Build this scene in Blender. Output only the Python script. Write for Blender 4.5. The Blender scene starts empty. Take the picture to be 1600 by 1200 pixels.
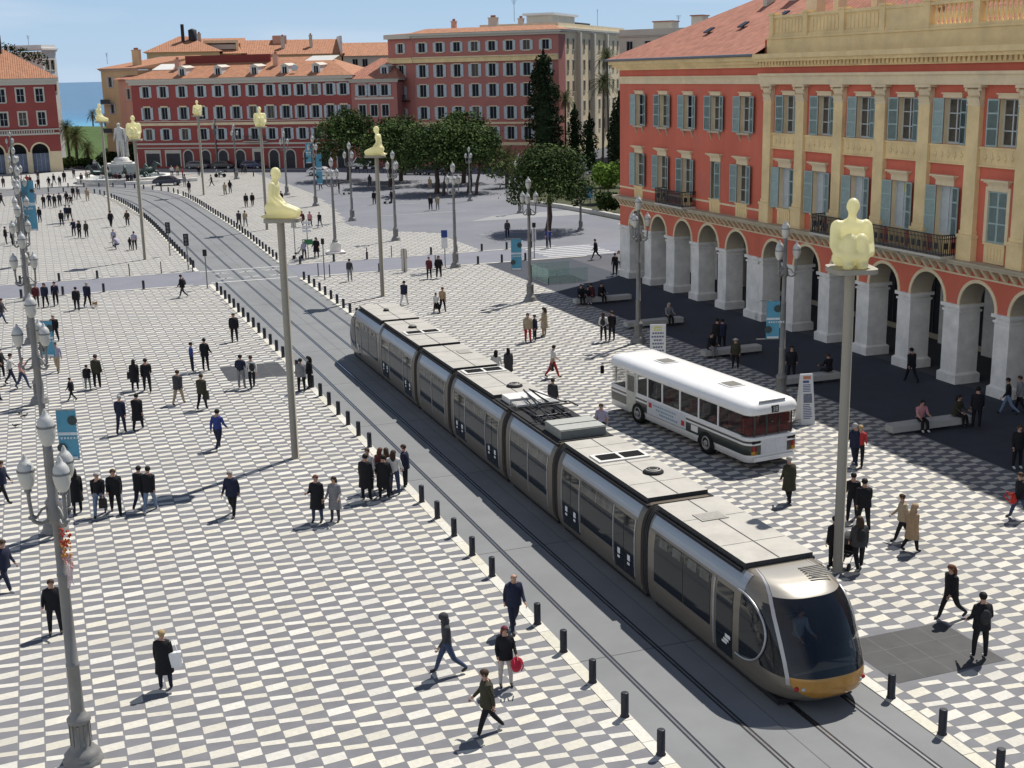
import bpy, bmesh, math, random
from mathutils import Vector, Matrix
R = math.radians
rnd = random.Random(11)
S = bpy.context.scene
COL = S.collection

# ------------------------------------------------------------------ helpers
class MB:
    """collects geometry for ONE mesh object"""
    def __init__(s): s.v = []; s.f = []; s.m = []; s.sm = []
    def add(s, vs, fs, m=0, smooth=False, M=None):
        b = len(s.v)
        if M is not None: vs = [tuple(M @ Vector(v)) for v in vs]
        s.v += vs
        for f in fs: s.f.append([i + b for i in f]); s.m.append(m); s.sm.append(smooth)
    def box(s, x0, x1, y0, y1, z0, z1, m=0, M=None):
        v = [(x0,y0,z0),(x1,y0,z0),(x1,y1,z0),(x0,y1,z0),(x0,y0,z1),(x1,y0,z1),(x1,y1,z1),(x0,y1,z1)]
        s.add(v, [(3,2,1,0),(4,5,6,7),(0,1,5,4),(1,2,6,5),(2,3,7,6),(3,0,4,7)], m, False, M)
    def quad(s, a, b, c, d, m=0): s.add([a,b,c,d], [(0,1,2,3)], m)
    def lathe(s, prof, n=12, m=0, M=None, smooth=True, cap=True):
        vs = []; fs = []
        for (r, z) in prof:
            for i in range(n):
                a = 2*math.pi*i/n; vs.append((r*math.cos(a), r*math.sin(a), z))
        for k in range(len(prof)-1):
            for i in range(n):
                j = (i+1) % n; fs.append((k*n+i, k*n+j, (k+1)*n+j, (k+1)*n+i))
        s.add(vs, fs, m, smooth, M)
        if cap:
            s.add([vs[i] for i in range(n)][::-1], [tuple(range(n))], m, False, M)
            s.add(vs[-n:], [tuple(range(n))], m, False, M)
    def tube(s, pts, r, n=6, m=0, M=None, cap=True):
        pts = [Vector(q) for q in pts]; rs = r if isinstance(r, (list, tuple)) else [r]*len(pts)
        vs = []; fs = []; prev = None
        for k, q in enumerate(pts):
            d = (pts[min(k+1, len(pts)-1)] - pts[max(k-1, 0)]).normalized()
            if prev is None:
                u = d.orthogonal().normalized()
            else:
                u = (prev - d*prev.dot(d)); u = u.normalized() if u.length > 1e-6 else d.orthogonal().normalized()
            prev = u; w = d.cross(u)
            for i in range(n):
                a = 2*math.pi*i/n; vs.append(tuple(q + (u*math.cos(a) + w*math.sin(a))*rs[k]))
        for k in range(len(pts)-1):
            for i in range(n):
                j = (i+1) % n; fs.append((k*n+i, k*n+j, (k+1)*n+j, (k+1)*n+i))
        s.add(vs, fs, m, True, M)
        if cap:
            s.add(vs[:n][::-1], [tuple(range(n))], m, False, M); s.add(vs[-n:], [tuple(range(n))], m, False, M)
    def blob(s, c, r, m=0, nu=10, nv=7, M=None):
        vs = []; fs = []
        rx, ry, rz = r if isinstance(r, (tuple, list)) else (r, r, r)
        for k in range(nv+1):
            t = math.pi*k/nv
            for i in range(nu):
                a = 2*math.pi*i/nu
                vs.append((c[0]+rx*math.sin(t)*math.cos(a), c[1]+ry*math.sin(t)*math.sin(a), c[2]-rz*math.cos(t)))
        for k in range(nv):
            for i in range(nu):
                j = (i+1) % nu; fs.append((k*nu+i, k*nu+j, (k+1)*nu+j, (k+1)*nu+i))
        s.add(vs, fs, m, True, M)
    def poly(s, pts, z0, z1, m=0, M=None):
        """prism from an outline in XY (counter-clockwise)"""
        n = len(pts)
        v = [(x,y,z0) for x,y in pts] + [(x,y,z1) for x,y in pts]
        f = [tuple(range(n))[::-1], tuple(range(n, 2*n))] + [(i,(i+1)%n,n+(i+1)%n,n+i) for i in range(n)]
        s.add(v, f, m, False, M)
    def mesh(s, name, mats):
        me = bpy.data.meshes.new(name); me.from_pydata(s.v, [], s.f)
        mats = mats if isinstance(mats, (list, tuple)) else [mats]
        for q in mats: me.materials.append(q)
        me.polygons.foreach_set('material_index', s.m); me.polygons.foreach_set('use_smooth', s.sm)
        me.update(); return me
    def build(s, name, mats, parent=None, loc=None, rz=None):
        return link(name, s.mesh(name, mats), parent, loc, rz)

def link(name, me, parent=None, loc=None, rz=None):
    o = bpy.data.objects.new(name, me); COL.objects.link(o)
    if parent: o.parent = parent
    if loc is not None: o.location = loc
    if rz is not None: o.rotation_euler = (0, 0, rz)
    return o
def tag(o, label=None, cat=None, group=None, kind=None):
    if label: o['label'] = label
    if cat: o['category'] = cat
    if group: o['group'] = group
    if kind: o['kind'] = kind
    return o
def thing(name, loc, label, cat, group=None, rz=0.0):
    o = link(name, None, None, loc, rz); o.empty_display_size = .3
    return tag(o, label, cat, group)
KIDS = {}
def copy_tree(o, parent=None, top=True):
    c = o.copy(); COL.objects.link(c)
    if parent is not None: c.parent = parent
    for ch in o.children: copy_tree(ch, c, False)
    return c
def sheet(name, pts, z, m, kind='structure'):
    b = MB(); b.add([(x, y, z) for x, y in pts], [tuple(range(len(pts)))]); o = b.build(name, m); o['kind'] = kind; return o

# ------------------------------------------------------------------ materials (all procedural)
MATS = {}
SPEC = .25
def mat(name, col, rough=.6, metal=0., var=.12, scale=6., bump=0., spec=None, alpha=None, detail=4., coat=0., streak=None, wear=None):
    if name in MATS: return MATS[name]
    m = bpy.data.materials.new(name); m.use_nodes = True; nt = m.node_tree; b = nt.nodes['Principled BSDF']
    L = nt.links
    b.inputs['Roughness'].default_value = rough; b.inputs['Metallic'].default_value = metal
    b.inputs['Specular IOR Level'].default_value = spec if spec is not None else (.5 if (coat or metal) else SPEC)
    if coat: b.inputs['Coat Weight'].default_value = coat; b.inputs['Coat Roughness'].default_value = .08
    c = (*col, 1.)
    b.inputs['Base Color'].default_value = c
    if var or bump:
        tc = nt.nodes.new('ShaderNodeTexCoord'); n = nt.nodes.new('ShaderNodeTexNoise')
        n.inputs['Scale'].default_value = scale; n.inputs['Detail'].default_value = detail; n.inputs['Roughness'].default_value = .65
        src = tc.outputs['Object']
        if streak:
            mp = nt.nodes.new('ShaderNodeMapping'); mp.inputs['Scale'].default_value = streak; L.new(src, mp.inputs['Vector']); src = mp.outputs['Vector']
        L.new(src, n.inputs['Vector'])
        if var:
            r = nt.nodes.new('ShaderNodeMapRange'); r.inputs['From Min'].default_value = .3; r.inputs['From Max'].default_value = .7
            r.inputs['To Min'].default_value = 1-var; r.inputs['To Max'].default_value = 1+var
            L.new(n.outputs['Fac'], r.inputs['Value'])
            h = nt.nodes.new('ShaderNodeHueSaturation'); h.inputs['Color'].default_value = c
            L.new(r.outputs['Result'], h.inputs['Value']); col_out = h.outputs['Color']
            if wear:
                n2 = nt.nodes.new('ShaderNodeTexNoise'); n2.inputs['Scale'].default_value = wear[1]; n2.inputs['Detail'].default_value = 6
                L.new(tc.outputs['Object'], n2.inputs['Vector'])
                r2 = nt.nodes.new('ShaderNodeMapRange'); r2.inputs['From Min'].default_value = .52; r2.inputs['From Max'].default_value = .68
                r2.inputs['To Max'].default_value = wear[2]; L.new(n2.outputs['Fac'], r2.inputs['Value'])
                mx = nt.nodes.new('ShaderNodeMix'); mx.data_type = 'RGBA'; L.new(r2.outputs['Result'], mx.inputs['Factor'])
                L.new(col_out, mx.inputs['A']); mx.inputs['B'].default_value = (*wear[0], 1.); col_out = mx.outputs['Result']
            L.new(col_out, b.inputs['Base Color'])
        if bump:
            bp = nt.nodes.new('ShaderNodeBump'); bp.inputs['Strength'].default_value = bump; bp.inputs['Distance'].default_value = .02
            L.new(n.outputs['Fac'], bp.inputs['Height']); L.new(bp.outputs['Normal'], b.inputs['Normal'])
    if alpha is not None:
        b.inputs['Alpha'].default_value = alpha
    MATS[name] = m; return m

def mat_random(name, col, rough, spread, huespread=0.0, wear=None):
    """colour varies stone by stone (one island = one stone)"""
    m = mat(name, col, rough, var=.10, scale=9., wear=wear)
    nt = m.node_tree; h = [n for n in nt.nodes if n.type == 'HUE_SAT'][0]; L = nt.links
    g = nt.nodes.new('ShaderNodeNewGeometry'); r = nt.nodes.new('ShaderNodeMapRange')
    r.inputs['To Min'].default_value = 1-spread; r.inputs['To Max'].default_value = 1+spread*.5
    L.new(g.outputs['Random Per Island'], r.inputs['Value'])
    old = h.inputs['Value'].links[0].from_socket
    mu = nt.nodes.new('ShaderNodeMath'); mu.operation = 'MULTIPLY'; L.new(old, mu.inputs[0]); L.new(r.outputs['Result'], mu.inputs[1]); L.new(mu.outputs[0], h.inputs['Value'])
    r2 = nt.nodes.new('ShaderNodeMapRange'); r2.inputs['To Min'].default_value = 1-huespread; r2.inputs['To Max'].default_value = 1+huespread
    wn = nt.nodes.new('ShaderNodeMath'); wn.operation = 'FRACT'; m7 = nt.nodes.new('ShaderNodeMath'); m7.operation = 'MULTIPLY'; m7.inputs[1].default_value = 37.7
    L.new(g.outputs['Random Per Island'], m7.inputs[0]); L.new(m7.outputs[0], wn.inputs[0]); L.new(wn.outputs[0], r2.inputs['Value']); L.new(r2.outputs['Result'], h.inputs['Saturation'])
    return m
def mat_tiles(name, col, course=.35, rough=.8):
    """clay roof tiles: rows across the slope"""
    m = mat(name, col, rough, var=.28, scale=1.6, detail=8.)
    nt = m.node_tree; L = nt.links; b = nt.nodes['Principled BSDF']
    tc = nt.nodes.new('ShaderNodeTexCoord'); w = nt.nodes.new('ShaderNodeTexWave'); w.wave_type = 'BANDS'; w.bands_direction = 'X'
    w.inputs['Scale'].default_value = 1/course*.5*.6; w.inputs['Distortion'].default_value = .6
    L.new(tc.outputs['Object'], w.inputs['Vector'])
    bp = nt.nodes.new('ShaderNodeBump'); bp.inputs['Strength'].default_value = .8; bp.inputs['Distance'].default_value = .06
    L.new(w.outputs['Fac'], bp.inputs['Height']); L.new(bp.outputs['Normal'], b.inputs['Normal'])
    return m

asphalt   = mat('grey_asphalt', (.085,.088,.10), .85, var=.10, scale=.35, detail=9.)
park_grey = mat('square_asphalt', (.165,.17,.192), .85, var=.10, scale=.2, detail=9., wear=((.22,.22,.235), .07, .5))
street_m  = mat('street_slab', (.185,.19,.195), .75, var=.09, scale=.5, detail=10., wear=((.145,.15,.155), .16, .6))
cross_m   = mat('side_street_asphalt', (.18,.185,.215), .8, var=.08, scale=.4, detail=9.)
dark_tile = mat('dark_paving', (.160,.161,.174), .75, var=.13, scale=1.1, detail=6., wear=((.18,.18,.19), .22, .55))
light_tile= mat_random('light_paving', (.535,.515,.455), .7, .12, .3, wear=((.40,.385,.34), .22, .55))
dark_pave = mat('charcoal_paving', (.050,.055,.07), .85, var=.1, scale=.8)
slab_m    = mat('charcoal_slab', (.055,.056,.058), .6, var=.22, scale=1.2, detail=8.)
joint_m   = mat('slab_joint', (.13,.13,.13), .8)
kerb_m    = mat_random('kerb_stone', (.55,.53,.46), .7, .10, .3)
steel_m   = mat('rail_steel', (.45,.45,.46), .3, 1., var=.1)
groove_m  = mat('rail_groove', (.025,.025,.028), .8)
paint_m   = mat('road_paint', (.44,.44,.44), .7, var=.2, scale=2.)
pale_pave = mat('pale_paving', (.36,.355,.34), .75, var=.08, scale=.4)
iron_m    = mat('dark_iron', (.022,.023,.028), .45, .3, var=.15)
black_m   = mat('black_paint', (.012,.012,.014), .5)

# ------------------------------------------------------------------ camera (X right of the tram street, Y along it, camera above the origin)
CAM_H = 15.412; PITCH = .2398; ROLL = -.0219; YAW = .35
def make_camera():
    yr = Vector((math.cos(YAW), -math.sin(YAW), 0)); yf = Vector((math.sin(YAW), math.cos(YAW), 0)); zu = Vector((0,0,1))
    f = yf*math.cos(PITCH) - zu*math.sin(PITCH); up = yf*math.sin(PITCH) + zu*math.cos(PITCH)
    c, s = math.cos(ROLL), math.sin(ROLL)
    r2 = yr*c + up*s; u2 = up*c - yr*s
    cam = bpy.data.cameras.new('camera'); cam.sensor_width = 36.; cam.lens = 1994.15/1600*36.; cam.clip_start = .5; cam.clip_end = 40000.
    o = bpy.data.objects.new('camera', cam); COL.objects.link(o)
    o.matrix_world = Matrix(((r2.x,u2.x,-f.x,0),(r2.y,u2.y,-f.y,0),(r2.z,u2.z,-f.z,CAM_H),(0,0,0,1)))
    S.camera = o
make_camera()
SUN_EL = 57.; SH = R(-147.5)           # shadows run towards this heading
EXPO = .57; SKYB = .05; SKYS = .95/2**EXPO/SKYB
def make_light():
    w = bpy.data.worlds.new('World'); S.world = w; w.use_nodes = True; nt = w.node_tree; nt.nodes.clear()
    out = nt.nodes.new('ShaderNodeOutputWorld'); bg = nt.nodes.new('ShaderNodeBackground'); sky = nt.nodes.new('ShaderNodeTexSky')
    sky.sky_type = 'NISHITA'; sky.sun_disc = False; sky.sun_elevation = R(SUN_EL)
    d = Vector((-math.cos(SH)*math.cos(R(SUN_EL)), -math.sin(SH)*math.cos(R(SUN_EL)), math.sin(R(SUN_EL))))
    sky.sun_rotation = math.atan2(d.x, d.y); sky.altitude = 20.; sky.air_density = 1.0; sky.dust_density = .4; sky.ozone_density = 2.
    # pale band of air above the horizon and thin high cloud, part of the sky itself
    L = nt.links; N = nt.nodes.new
    tc = N('ShaderNodeTexCoord'); sp = N('ShaderNodeSeparateXYZ'); L.new(tc.outputs['Generated'], sp.inputs[0])
    e = N('ShaderNodeMapRange'); e.interpolation_type = 'SMOOTHSTEP'; e.inputs['From Min'].default_value = -.02; e.inputs['From Max'].default_value = .42; e.inputs['To Min'].default_value = .92; e.inputs['To Max'].default_value = 0.
    L.new(sp.outputs['Z'], e.inputs['Value'])
    cr = N('ShaderNodeValToRGB'); q = cr.color_ramp.elements; q[0].position = 0.; q[0].color = (SKYS*.52,SKYS*.70,SKYS*.90,1); q[1].position = .12; q[1].color = (SKYS*.34,SKYS*.57,SKYS*.88,1)
    L.new(sp.outputs['Z'], cr.inputs['Fac'])
    m0 = N('ShaderNodeMix'); m0.data_type = 'RGBA'; L.new(e.outputs['Result'], m0.inputs['Factor']); L.new(sky.outputs['Color'], m0.inputs['A']); L.new(cr.outputs['Color'], m0.inputs['B'])
    mp = N('ShaderNodeMapping'); mp.inputs['Scale'].default_value = (2., 2., 16.); mp.inputs['Location'].default_value = (.3, .1, .35)
    n = N('ShaderNodeTexNoise'); n.inputs['Scale'].default_value = 1.3; n.inputs['Detail'].default_value = 6.
    r = N('ShaderNodeMapRange'); r.inputs['From Min'].default_value = .46; r.inputs['From Max'].default_value = .72; r.inputs['To Max'].default_value = .75
    low = N('ShaderNodeMapRange'); low.inputs['From Min'].default_value = .30; low.inputs['From Max'].default_value = .06; L.new(sp.outputs['Z'], low.inputs['Value'])
    mu = N('ShaderNodeMath'); mu.operation = 'MULTIPLY'
    mx = N('ShaderNodeMix'); mx.data_type = 'RGBA'; mx.inputs['B'].default_value = (SKYS*.74, SKYS*.83, SKYS*.95, 1)
    L.new(tc.outputs['Generated'], mp.inputs['Vector']); L.new(mp.outputs['Vector'], n.inputs['Vector']); L.new(n.outputs['Fac'], r.inputs['Value'])
    L.new(r.outputs['Result'], mu.inputs[0]); L.new(low.outputs['Result'], mu.inputs[1]); L.new(mu.outputs[0], mx.inputs['Factor'])
    L.new(m0.outputs['Result'], mx.inputs['A'])
    # bright cloud bank added to the unseen west sky to lift the shaded facade
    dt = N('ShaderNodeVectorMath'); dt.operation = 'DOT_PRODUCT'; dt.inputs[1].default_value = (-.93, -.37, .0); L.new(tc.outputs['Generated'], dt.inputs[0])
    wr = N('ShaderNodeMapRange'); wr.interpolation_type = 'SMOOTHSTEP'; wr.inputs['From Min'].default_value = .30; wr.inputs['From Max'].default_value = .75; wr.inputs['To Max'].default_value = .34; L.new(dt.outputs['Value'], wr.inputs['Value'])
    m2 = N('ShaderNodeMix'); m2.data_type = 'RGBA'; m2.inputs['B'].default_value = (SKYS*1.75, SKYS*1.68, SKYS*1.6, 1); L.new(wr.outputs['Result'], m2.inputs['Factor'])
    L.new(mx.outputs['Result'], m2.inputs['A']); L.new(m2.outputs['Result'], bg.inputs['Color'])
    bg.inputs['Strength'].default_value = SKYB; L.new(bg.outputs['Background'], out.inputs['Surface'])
    ld = bpy.data.lights.new('sun', 'SUN'); ld.energy = 3.9; ld.angle = R(.53); ld.color = (1., .955, .88)
    o = bpy.data.objects.new('sun', ld); COL.objects.link(o); o.rotation_euler = d.to_track_quat('Z', 'Y').to_euler(); o.location = (60, 60, 120)
make_light()
S.view_settings.view_transform = 'Standard'; S.view_settings.look = 'None'; S.view_settings.gamma = 1.; S.view_settings.exposure = EXPO
S.cycles.max_bounces = 6; S.cycles.transparent_max_bounces = 8
PEOPLE=[
(1.82,31.72,'s',-15,1.63,'K','N','blond','c','blond woman in black coat with white shopping bag over her shoulder'),
(8.81,26.32,'w',81,1.72,'O','K','brown','','man in dark olive jacket in front of the red backpack, nearest walker to camera'),
(10.04,28.47,'s',173,1.66,'K','C','maroon','h','woman in black jacket, maroon cap and pale trousers holding a red bag'),
(11.42,31.56,'w',179,1.78,'N','N','bald','b','bald man in navy jacket walking beside the left kerb near the foreground'),
(8.88,29.74,'x',81,1.76,'D','J','hood','h','hooded walker in dark grey sweater and blue jeans striding left'),
(-0.79,36.51,'s',179,1.65,'K','K','brown','','dark figure half hidden behind the shaft of the nearest lamp post'),
(-2.19,40.56,'x',-131,1.72,'N','N','brown','','navy clad walker cut off by the left edge below the nearest lamp'),
(-0.49,45.00,'w',-22,1.66,'V','G','brown','l','woman in pale lilac top behind the arms of the nearest lamp post'),
(0.19,47.24,'w',-0,1.72,'K','K','black','c','person in long black coat just right of the nearest lamp post'),
(0.95,46.68,'w',167,1.7,'K','L','grey','','woman in black jacket and light jeans carrying a dark handbag'),
(1.51,46.66,'w',178,1.76,'K','K','brown','v','man in open black jacket over white shirt right of the handbag woman'),
(2.39,46.73,'w',-37,1.68,'K','N','black','','dark clad walker half covered by a companion in blue jeans'),
(2.71,46.43,'w',-21,1.74,'K','L','black','','walker in black jacket and light blue jeans with white shoes'),
(5.46,44.69,'w',149,1.76,'N','K','grey','','heavy set man in navy jacket walking alone across the open tiles'),
(2.45,57.89,'w',-18,1.78,'N','N','grey','','grey haired man in navy shirt left of a companion in black'),
(3.20,58.24,'w',-17,1.72,'K','K','black','c','companion in black jacket beside the grey haired man in navy'),
(6.15,53.58,'w',-41,1.78,'U','N','black','','lone man in blue tracksuit walking away over the tiles'),
(6.37,60.74,'w',-32,1.74,'O','K','brown','','man in dark olive coat with a jacket over his arm'),
(5.42,62.25,'w',-30,1.74,'D','B','brown','','man in charcoal sweater and beige trousers walking away'),
(4.22,65.64,'w',-2,1.74,'K','K','black','','man in black beside the woman with a dark shoulder bag'),
(3.66,66.05,'w',-8,1.64,'K','K','black','k','woman in black dress with a dark shoulder bag'),
(1.88,67.48,'s',-35,1.76,'O','K','brown','','man in olive black jacket standing next to a child'),
(1.41,67.41,'s',-7,1.3,'K','G','brown','','child in grey standing beside the man in olive jacket'),
(0.56,65.34,'x',54,1.2,'K','K','black','','small child in black running beside the blue banner'),
(-2.29,70.37,'w',-105,1.7,'W','N','black','','man in white shirt and navy trousers near the left edge'),
(-1.72,69.18,'w',-126,1.68,'P','J','brown','','pink topped walker in blue jeans left of the second lamp post'),
(-2.82,72.06,'s',-132,1.66,'K','K','black','','black clad figure at the left edge behind the white shirted man'),
(-2.65,66.98,'d',-94,1.68,'N','N','brown','','seated person at the left edge with stretched navy legs'),
(-2.40,49.79,'x',-123,1.7,'N','K','brown','','person striding in at the left edge above the nearest lamp base'),
(8.76,64.24,'s',-33,1.74,'N','G','black','','person in navy top and grey shorts on the dark slab'),
(9.27,64.00,'w',1,1.74,'W','K','brown','','person in white shirt with small black backpack beside the dark slab'),
(6.86,69.09,'s',-94,1.64,'U','N','black','','person in bright blue top pointing beside a taller man in black'),
(7.57,69.08,'s',-29,1.8,'K','K','black','','tall man in black beside the person in bright blue'),
(10.21,76.41,'s',180,1.72,'K','K','black','','lone figure in black near the upper part of the left kerb'),
(0.05,72.34,'w',162,1.72,'V','B','brown','','walker in lilac white top and beige trousers near the second lamp'),
(0.10,81.16,'w',168,1.7,'K','K','grey','','walker in black jacket right of the second lamp globes'),
(9.12,94.25,'x',57,1.72,'K','D','black','','runner with dark backpack close to the cross street kerb'),
(-0.86,95.28,'w',179,1.66,'M','D','brown','','walker in dark maroon top, leftmost of the three by the cross street'),
(-0.27,94.70,'w',168,1.72,'N','K','black','','walker in navy, middle of the three by the cross street'),
(0.42,94.91,'w',181,1.78,'N','K','black','','taller walker in navy, rightmost of the three by the cross street'),
(1.75,92.29,'w',-3,1.66,'K','K','black','','black clad walker just left of the dog walker'),
(2.51,93.28,'w',-29,1.76,'N','K','grey','','grey haired dog walker in navy jacket'),
(-3.05,89.54,'x',-116,1.7,'D','J','brown','','walker in jeans leaving the picture at the left, by the cross street'),
(8.16,42.77,'s',145,1.74,'K','J','auburn','c','auburn haired man in long dark jacket standing beside a woman in grey'),
(8.76,42.58,'s',144,1.66,'G','D','black','cl','black haired woman in grey coat standing beside the auburn man'),
(10.34,44.39,'s',-39,1.78,'K','K','black','c','tall figure in black, front left of the group waiting at the kerb'),
(10.68,45.38,'s',151,1.7,'W','K','brown','','figure in white shirt hidden behind the tall one in the kerb group'),
(10.99,44.26,'s',-15,1.7,'K','K','black','c','figure in black coat, middle of the group waiting at the kerb'),
(11.15,45.34,'s',-42,1.66,'M','K','auburn','l','auburn haired woman in maroon at the back of the kerb group'),
(11.37,45.24,'s',-12,1.66,'M','N','brown','l','brown haired woman in dark maroon at the back of the kerb group'),
(11.48,44.61,'s',-27,1.72,'W','J','brown','','figure in white shirt and jeans in the group waiting at the kerb'),
(12.07,45.19,'s',62,1.72,'N','K','brown','','figure in navy at the right end of the kerb group, next to the bollards'),
(11.43,62.10,'s',-6,1.72,'G','K','black','','person in pale grey top standing beside the first tall pole'),
(11.98,62.72,'s',69,1.66,'K','K','black','l','long haired person in black leaning on a bollard by the tall pole'),
(21.85,95.69,'s',-28,1.74,'D','G','black','','person in blue grey jacket standing alone at the cross street kerb'),
(27.70,93.98,'s',159,1.7,'M','K','black','','person in dark maroon jacket, left of a pair at the cross street'),
(28.46,93.93,'s',169,1.74,'K','K','black','','person in black, right of a pair at the cross street'),
(22.83,83.73,'w',-39,1.72,'N','W','black','','person in navy jacket and white trousers behind the tram'),
(23.97,79.96,'w',1,1.36,'W','K','black','','child in white top walking beside a woman in orange beige'),
(24.42,79.98,'w',-41,1.68,'Y','K','auburn','','woman in orange beige top carrying a dark bag beside a child'),
(26.04,68.44,'s',171,1.72,'B','R','brown','','person in beige jacket and red trousers talking with two others'),
(26.54,68.59,'s',85,1.56,'N','N','black','','small person in navy between the two in beige jackets'),
(27.53,69.56,'s',49,1.76,'B','Y','brown','c','person in olive beige coat, right one of the three talking'),
(24.03,59.61,'w',-97,1.74,'W','R','black','','person in white jacket and red trousers walking alone with a bag'),
(21.09,60.08,'w',-26,1.66,'W','W','black','l','long haired woman in white partly hidden behind the tram roof'),
(21.76,60.07,'w',-17,1.68,'D','K','black','cl','long haired woman in charcoal coat partly hidden behind the tram roof'),
(21.26,52.81,'s',-42,1.7,'D','K','brown','','person in charcoal seen over the pantograph of the tram'),
(21.49,47.87,'w',140,1.72,'V','N','brown','','person in lilac blue shirt between the tram and the white bus'),
(30.07,66.66,'s',-34,1.72,'W','K','brown','','person in white with black backpack at the edge of the building shade'),
(30.59,66.61,'s',0,1.76,'K','K','brown','','taller person in black at the edge of the building shade'),
(32.75,77.32,'d',57,1.72,'K','K','black','','black clad person sitting at the left end of the farthest bench'),
(34.20,78.19,'d',81,1.5,'K','G','black','','small person sitting second from left on the farthest bench'),
(34.54,77.47,'d',89,1.7,'M','K','brown','','person in maroon sitting third from left on the farthest bench'),
(35.19,77.14,'d',89,1.72,'K','K','black','','person in black at the right end of the farthest bench'),
(35.76,69.88,'d',-117,1.72,'G','K','grey','','grey topped person sitting on the second bench from the far end'),
(34.92,61.94,'s',-26,1.74,'K','K','black','','dark figure, left of a pair standing by the third bench'),
(35.18,61.82,'s',-19,1.72,'N','K','black','','dark navy figure, right of a pair standing by the third bench'),
(33.01,59.44,'d',172,1.7,'K','G','black','','person in black sitting on the third bench'),
(33.46,57.36,'s',143,1.6,'O','K','hat','h','person in pale hat and olive standing in the shade behind the bus'),
(41.00,88.67,'s',-9,1.74,'K','K','black','','dark figure standing at the far corner of the red arcade building'),
(41.94,89.98,'s',173,1.7,'W','N','brown','','white topped figure standing at the far corner of the red arcade building'),
(29.16,40.63,'w',-4,1.76,'N','N','grey','','grey haired man in navy beside the person in coral red'),
(29.32,40.55,'w',-40,1.68,'R','K','blond','','blond person in coral red jacket right of the big pole'),
(24.40,37.85,'w',-0,1.74,'O','K','grey','c','grey haired man in brown coat between tram and bus rear'),
(25.44,35.46,'w',-38,1.72,'K','K','black','','person in black, left of a dark pair beside the big pole'),
(25.26,34.56,'w',-27,1.8,'K','K','black','','taller person in black, right of a dark pair beside the big pole'),
(22.95,31.54,'w',-15,1.74,'D','K','brown','','person in charcoal with backpack standing at the foot of the big pole'),
(22.32,31.93,'s',-2,1.7,'K','K','black','','person in black half hidden behind the foot of the big pole'),
(25.74,33.08,'w',63,1.66,'B','K','brown','','person in beige top and dark trousers left of the tan coat'),
(25.41,32.15,'w',-91,1.62,'Y','K','hood','ch','person in hooded tan coat walking beside the one in beige'),
(30.74,33.27,'w',72,1.7,'K','J','brown','','person in black with red bag at the right edge'),
(34.63,44.27,'d',152,1.68,'P','K','black','','person in pink sitting at the left of the nearest bench'),
(36.51,44.08,'d',-28,1.72,'O','K','black','','person in dark green sitting at the right of the nearest bench'),
(37.12,43.12,'s',-34,1.78,'K','K','black','','tall dark figure standing in the shade right of the nearest bench'),
(39.77,44.23,'x',51,1.74,'K','L','black','','person in black top and light jeans striding in front of the arcade'),
(40.45,44.28,'w',55,1.7,'G','K','brown','','person in grey coat behind the striding one in light jeans'),
(34.62,37.80,'s',168,1.74,'K','K','brown','','dark figure standing alone in the shade at the right edge'),
(39.76,51.07,'w',2,1.76,'K','K','black','','dark figure walking past an arcade pier in the shade'),
(34.68,53.93,'s',145,1.74,'K','K','black','','dark figure standing left of the lamp post by the fourth bench'),
(36.28,53.79,'d',140,1.7,'K','K','brown','','dark figure sitting right of the lamp post on the fourth bench'),
(23.14,27.42,'x',91,1.7,'K','K','auburn','l','auburn haired woman in black striding at the edge of the dark slab'),
(22.18,25.04,'s',-19,1.86,'K','K','black','','man in black with dark backpack standing on the dark slab'),
(43.33,97.53,'x',66,1.74,'K','K','black','','man in black crossing the zebra stripes of the cross street'),
(42.37,105.77,'s',-32,1.78,'U','N','black','','person in blue jacket under the nearest round pine'),
(41.64,114.44,'w',164,1.72,'D','N','black','','dark figure on the grey square left of a blue banner'),
(50.48,169.34,'s',174,1.7,'B','B','brown','','beige figure under the pines left of the double trunk'),
(42.51,142.64,'s',158,1.72,'K','D','black','','person in black, left of a pair near the pine shadow'),
(43.43,142.88,'s',157,1.7,'B','G','brown','','person in beige, right of a pair near the pine shadow'),
(40.69,153.23,'s',50,1.72,'K','D','black','','dark figure with a cart near the pine shadow'),
(55.78,151.08,'w',178,1.7,'W','K','brown','','white topped walker at the park edge'),
(58.06,147.69,'d',139,1.66,'K','K','black','','black clad person sitting left on the low park wall'),
(58.74,147.25,'d',160,1.66,'W','K','brown','','white topped person sitting right on the low park wall'),
(57.55,134.11,'d',85,1.66,'K','K','black','','black clad person sitting by the park hedge'),
(36.97,177.23,'w',144,1.72,'K','D','black','','dark walker near the far white car'),
(37.92,169.88,'s',-100,1.74,'K','K','black','','black clad person pushing a pushchair on the grey square'),
(38.42,152.86,'s',-0,1.72,'K','K','black','','dark figure left of the third tall statue pole'),
(44.27,178.25,'s',-14,1.72,'D','D','black','','dark grey figure in the far pine shadow'),
(28.23,159.30,'w',173,1.72,'K','K','black','','dark walker seen right of the nearest kneeling statue'),
(25.79,133.85,'w',143,1.72,'M','D','brown','','maroon topped walker right of the nearest kneeling statue'),
(26.40,132.84,'w',157,1.7,'P','K','auburn','','pink topped walker beside the maroon one near the kneeling statue'),
(27.31,132.31,'w',145,1.66,'K','G','black','','dark topped walker, right of the three beyond the kneeling statue'),
(21.06,109.33,'s',-5,1.66,'V','K','hat','h','person in lilac top and white hat beside a pushchair'),
(22.27,109.99,'s',151,1.78,'K','K','black','c','tall figure in long black coat near the cross street'),
(19.81,138.04,'w',-22,1.72,'D','D','black','','charcoal walker, left of a pair right of the bollard curve'),
(20.43,137.68,'w',2,1.72,'B','G','black','','beige grey walker, right of a pair right of the bollard curve'),
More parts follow.
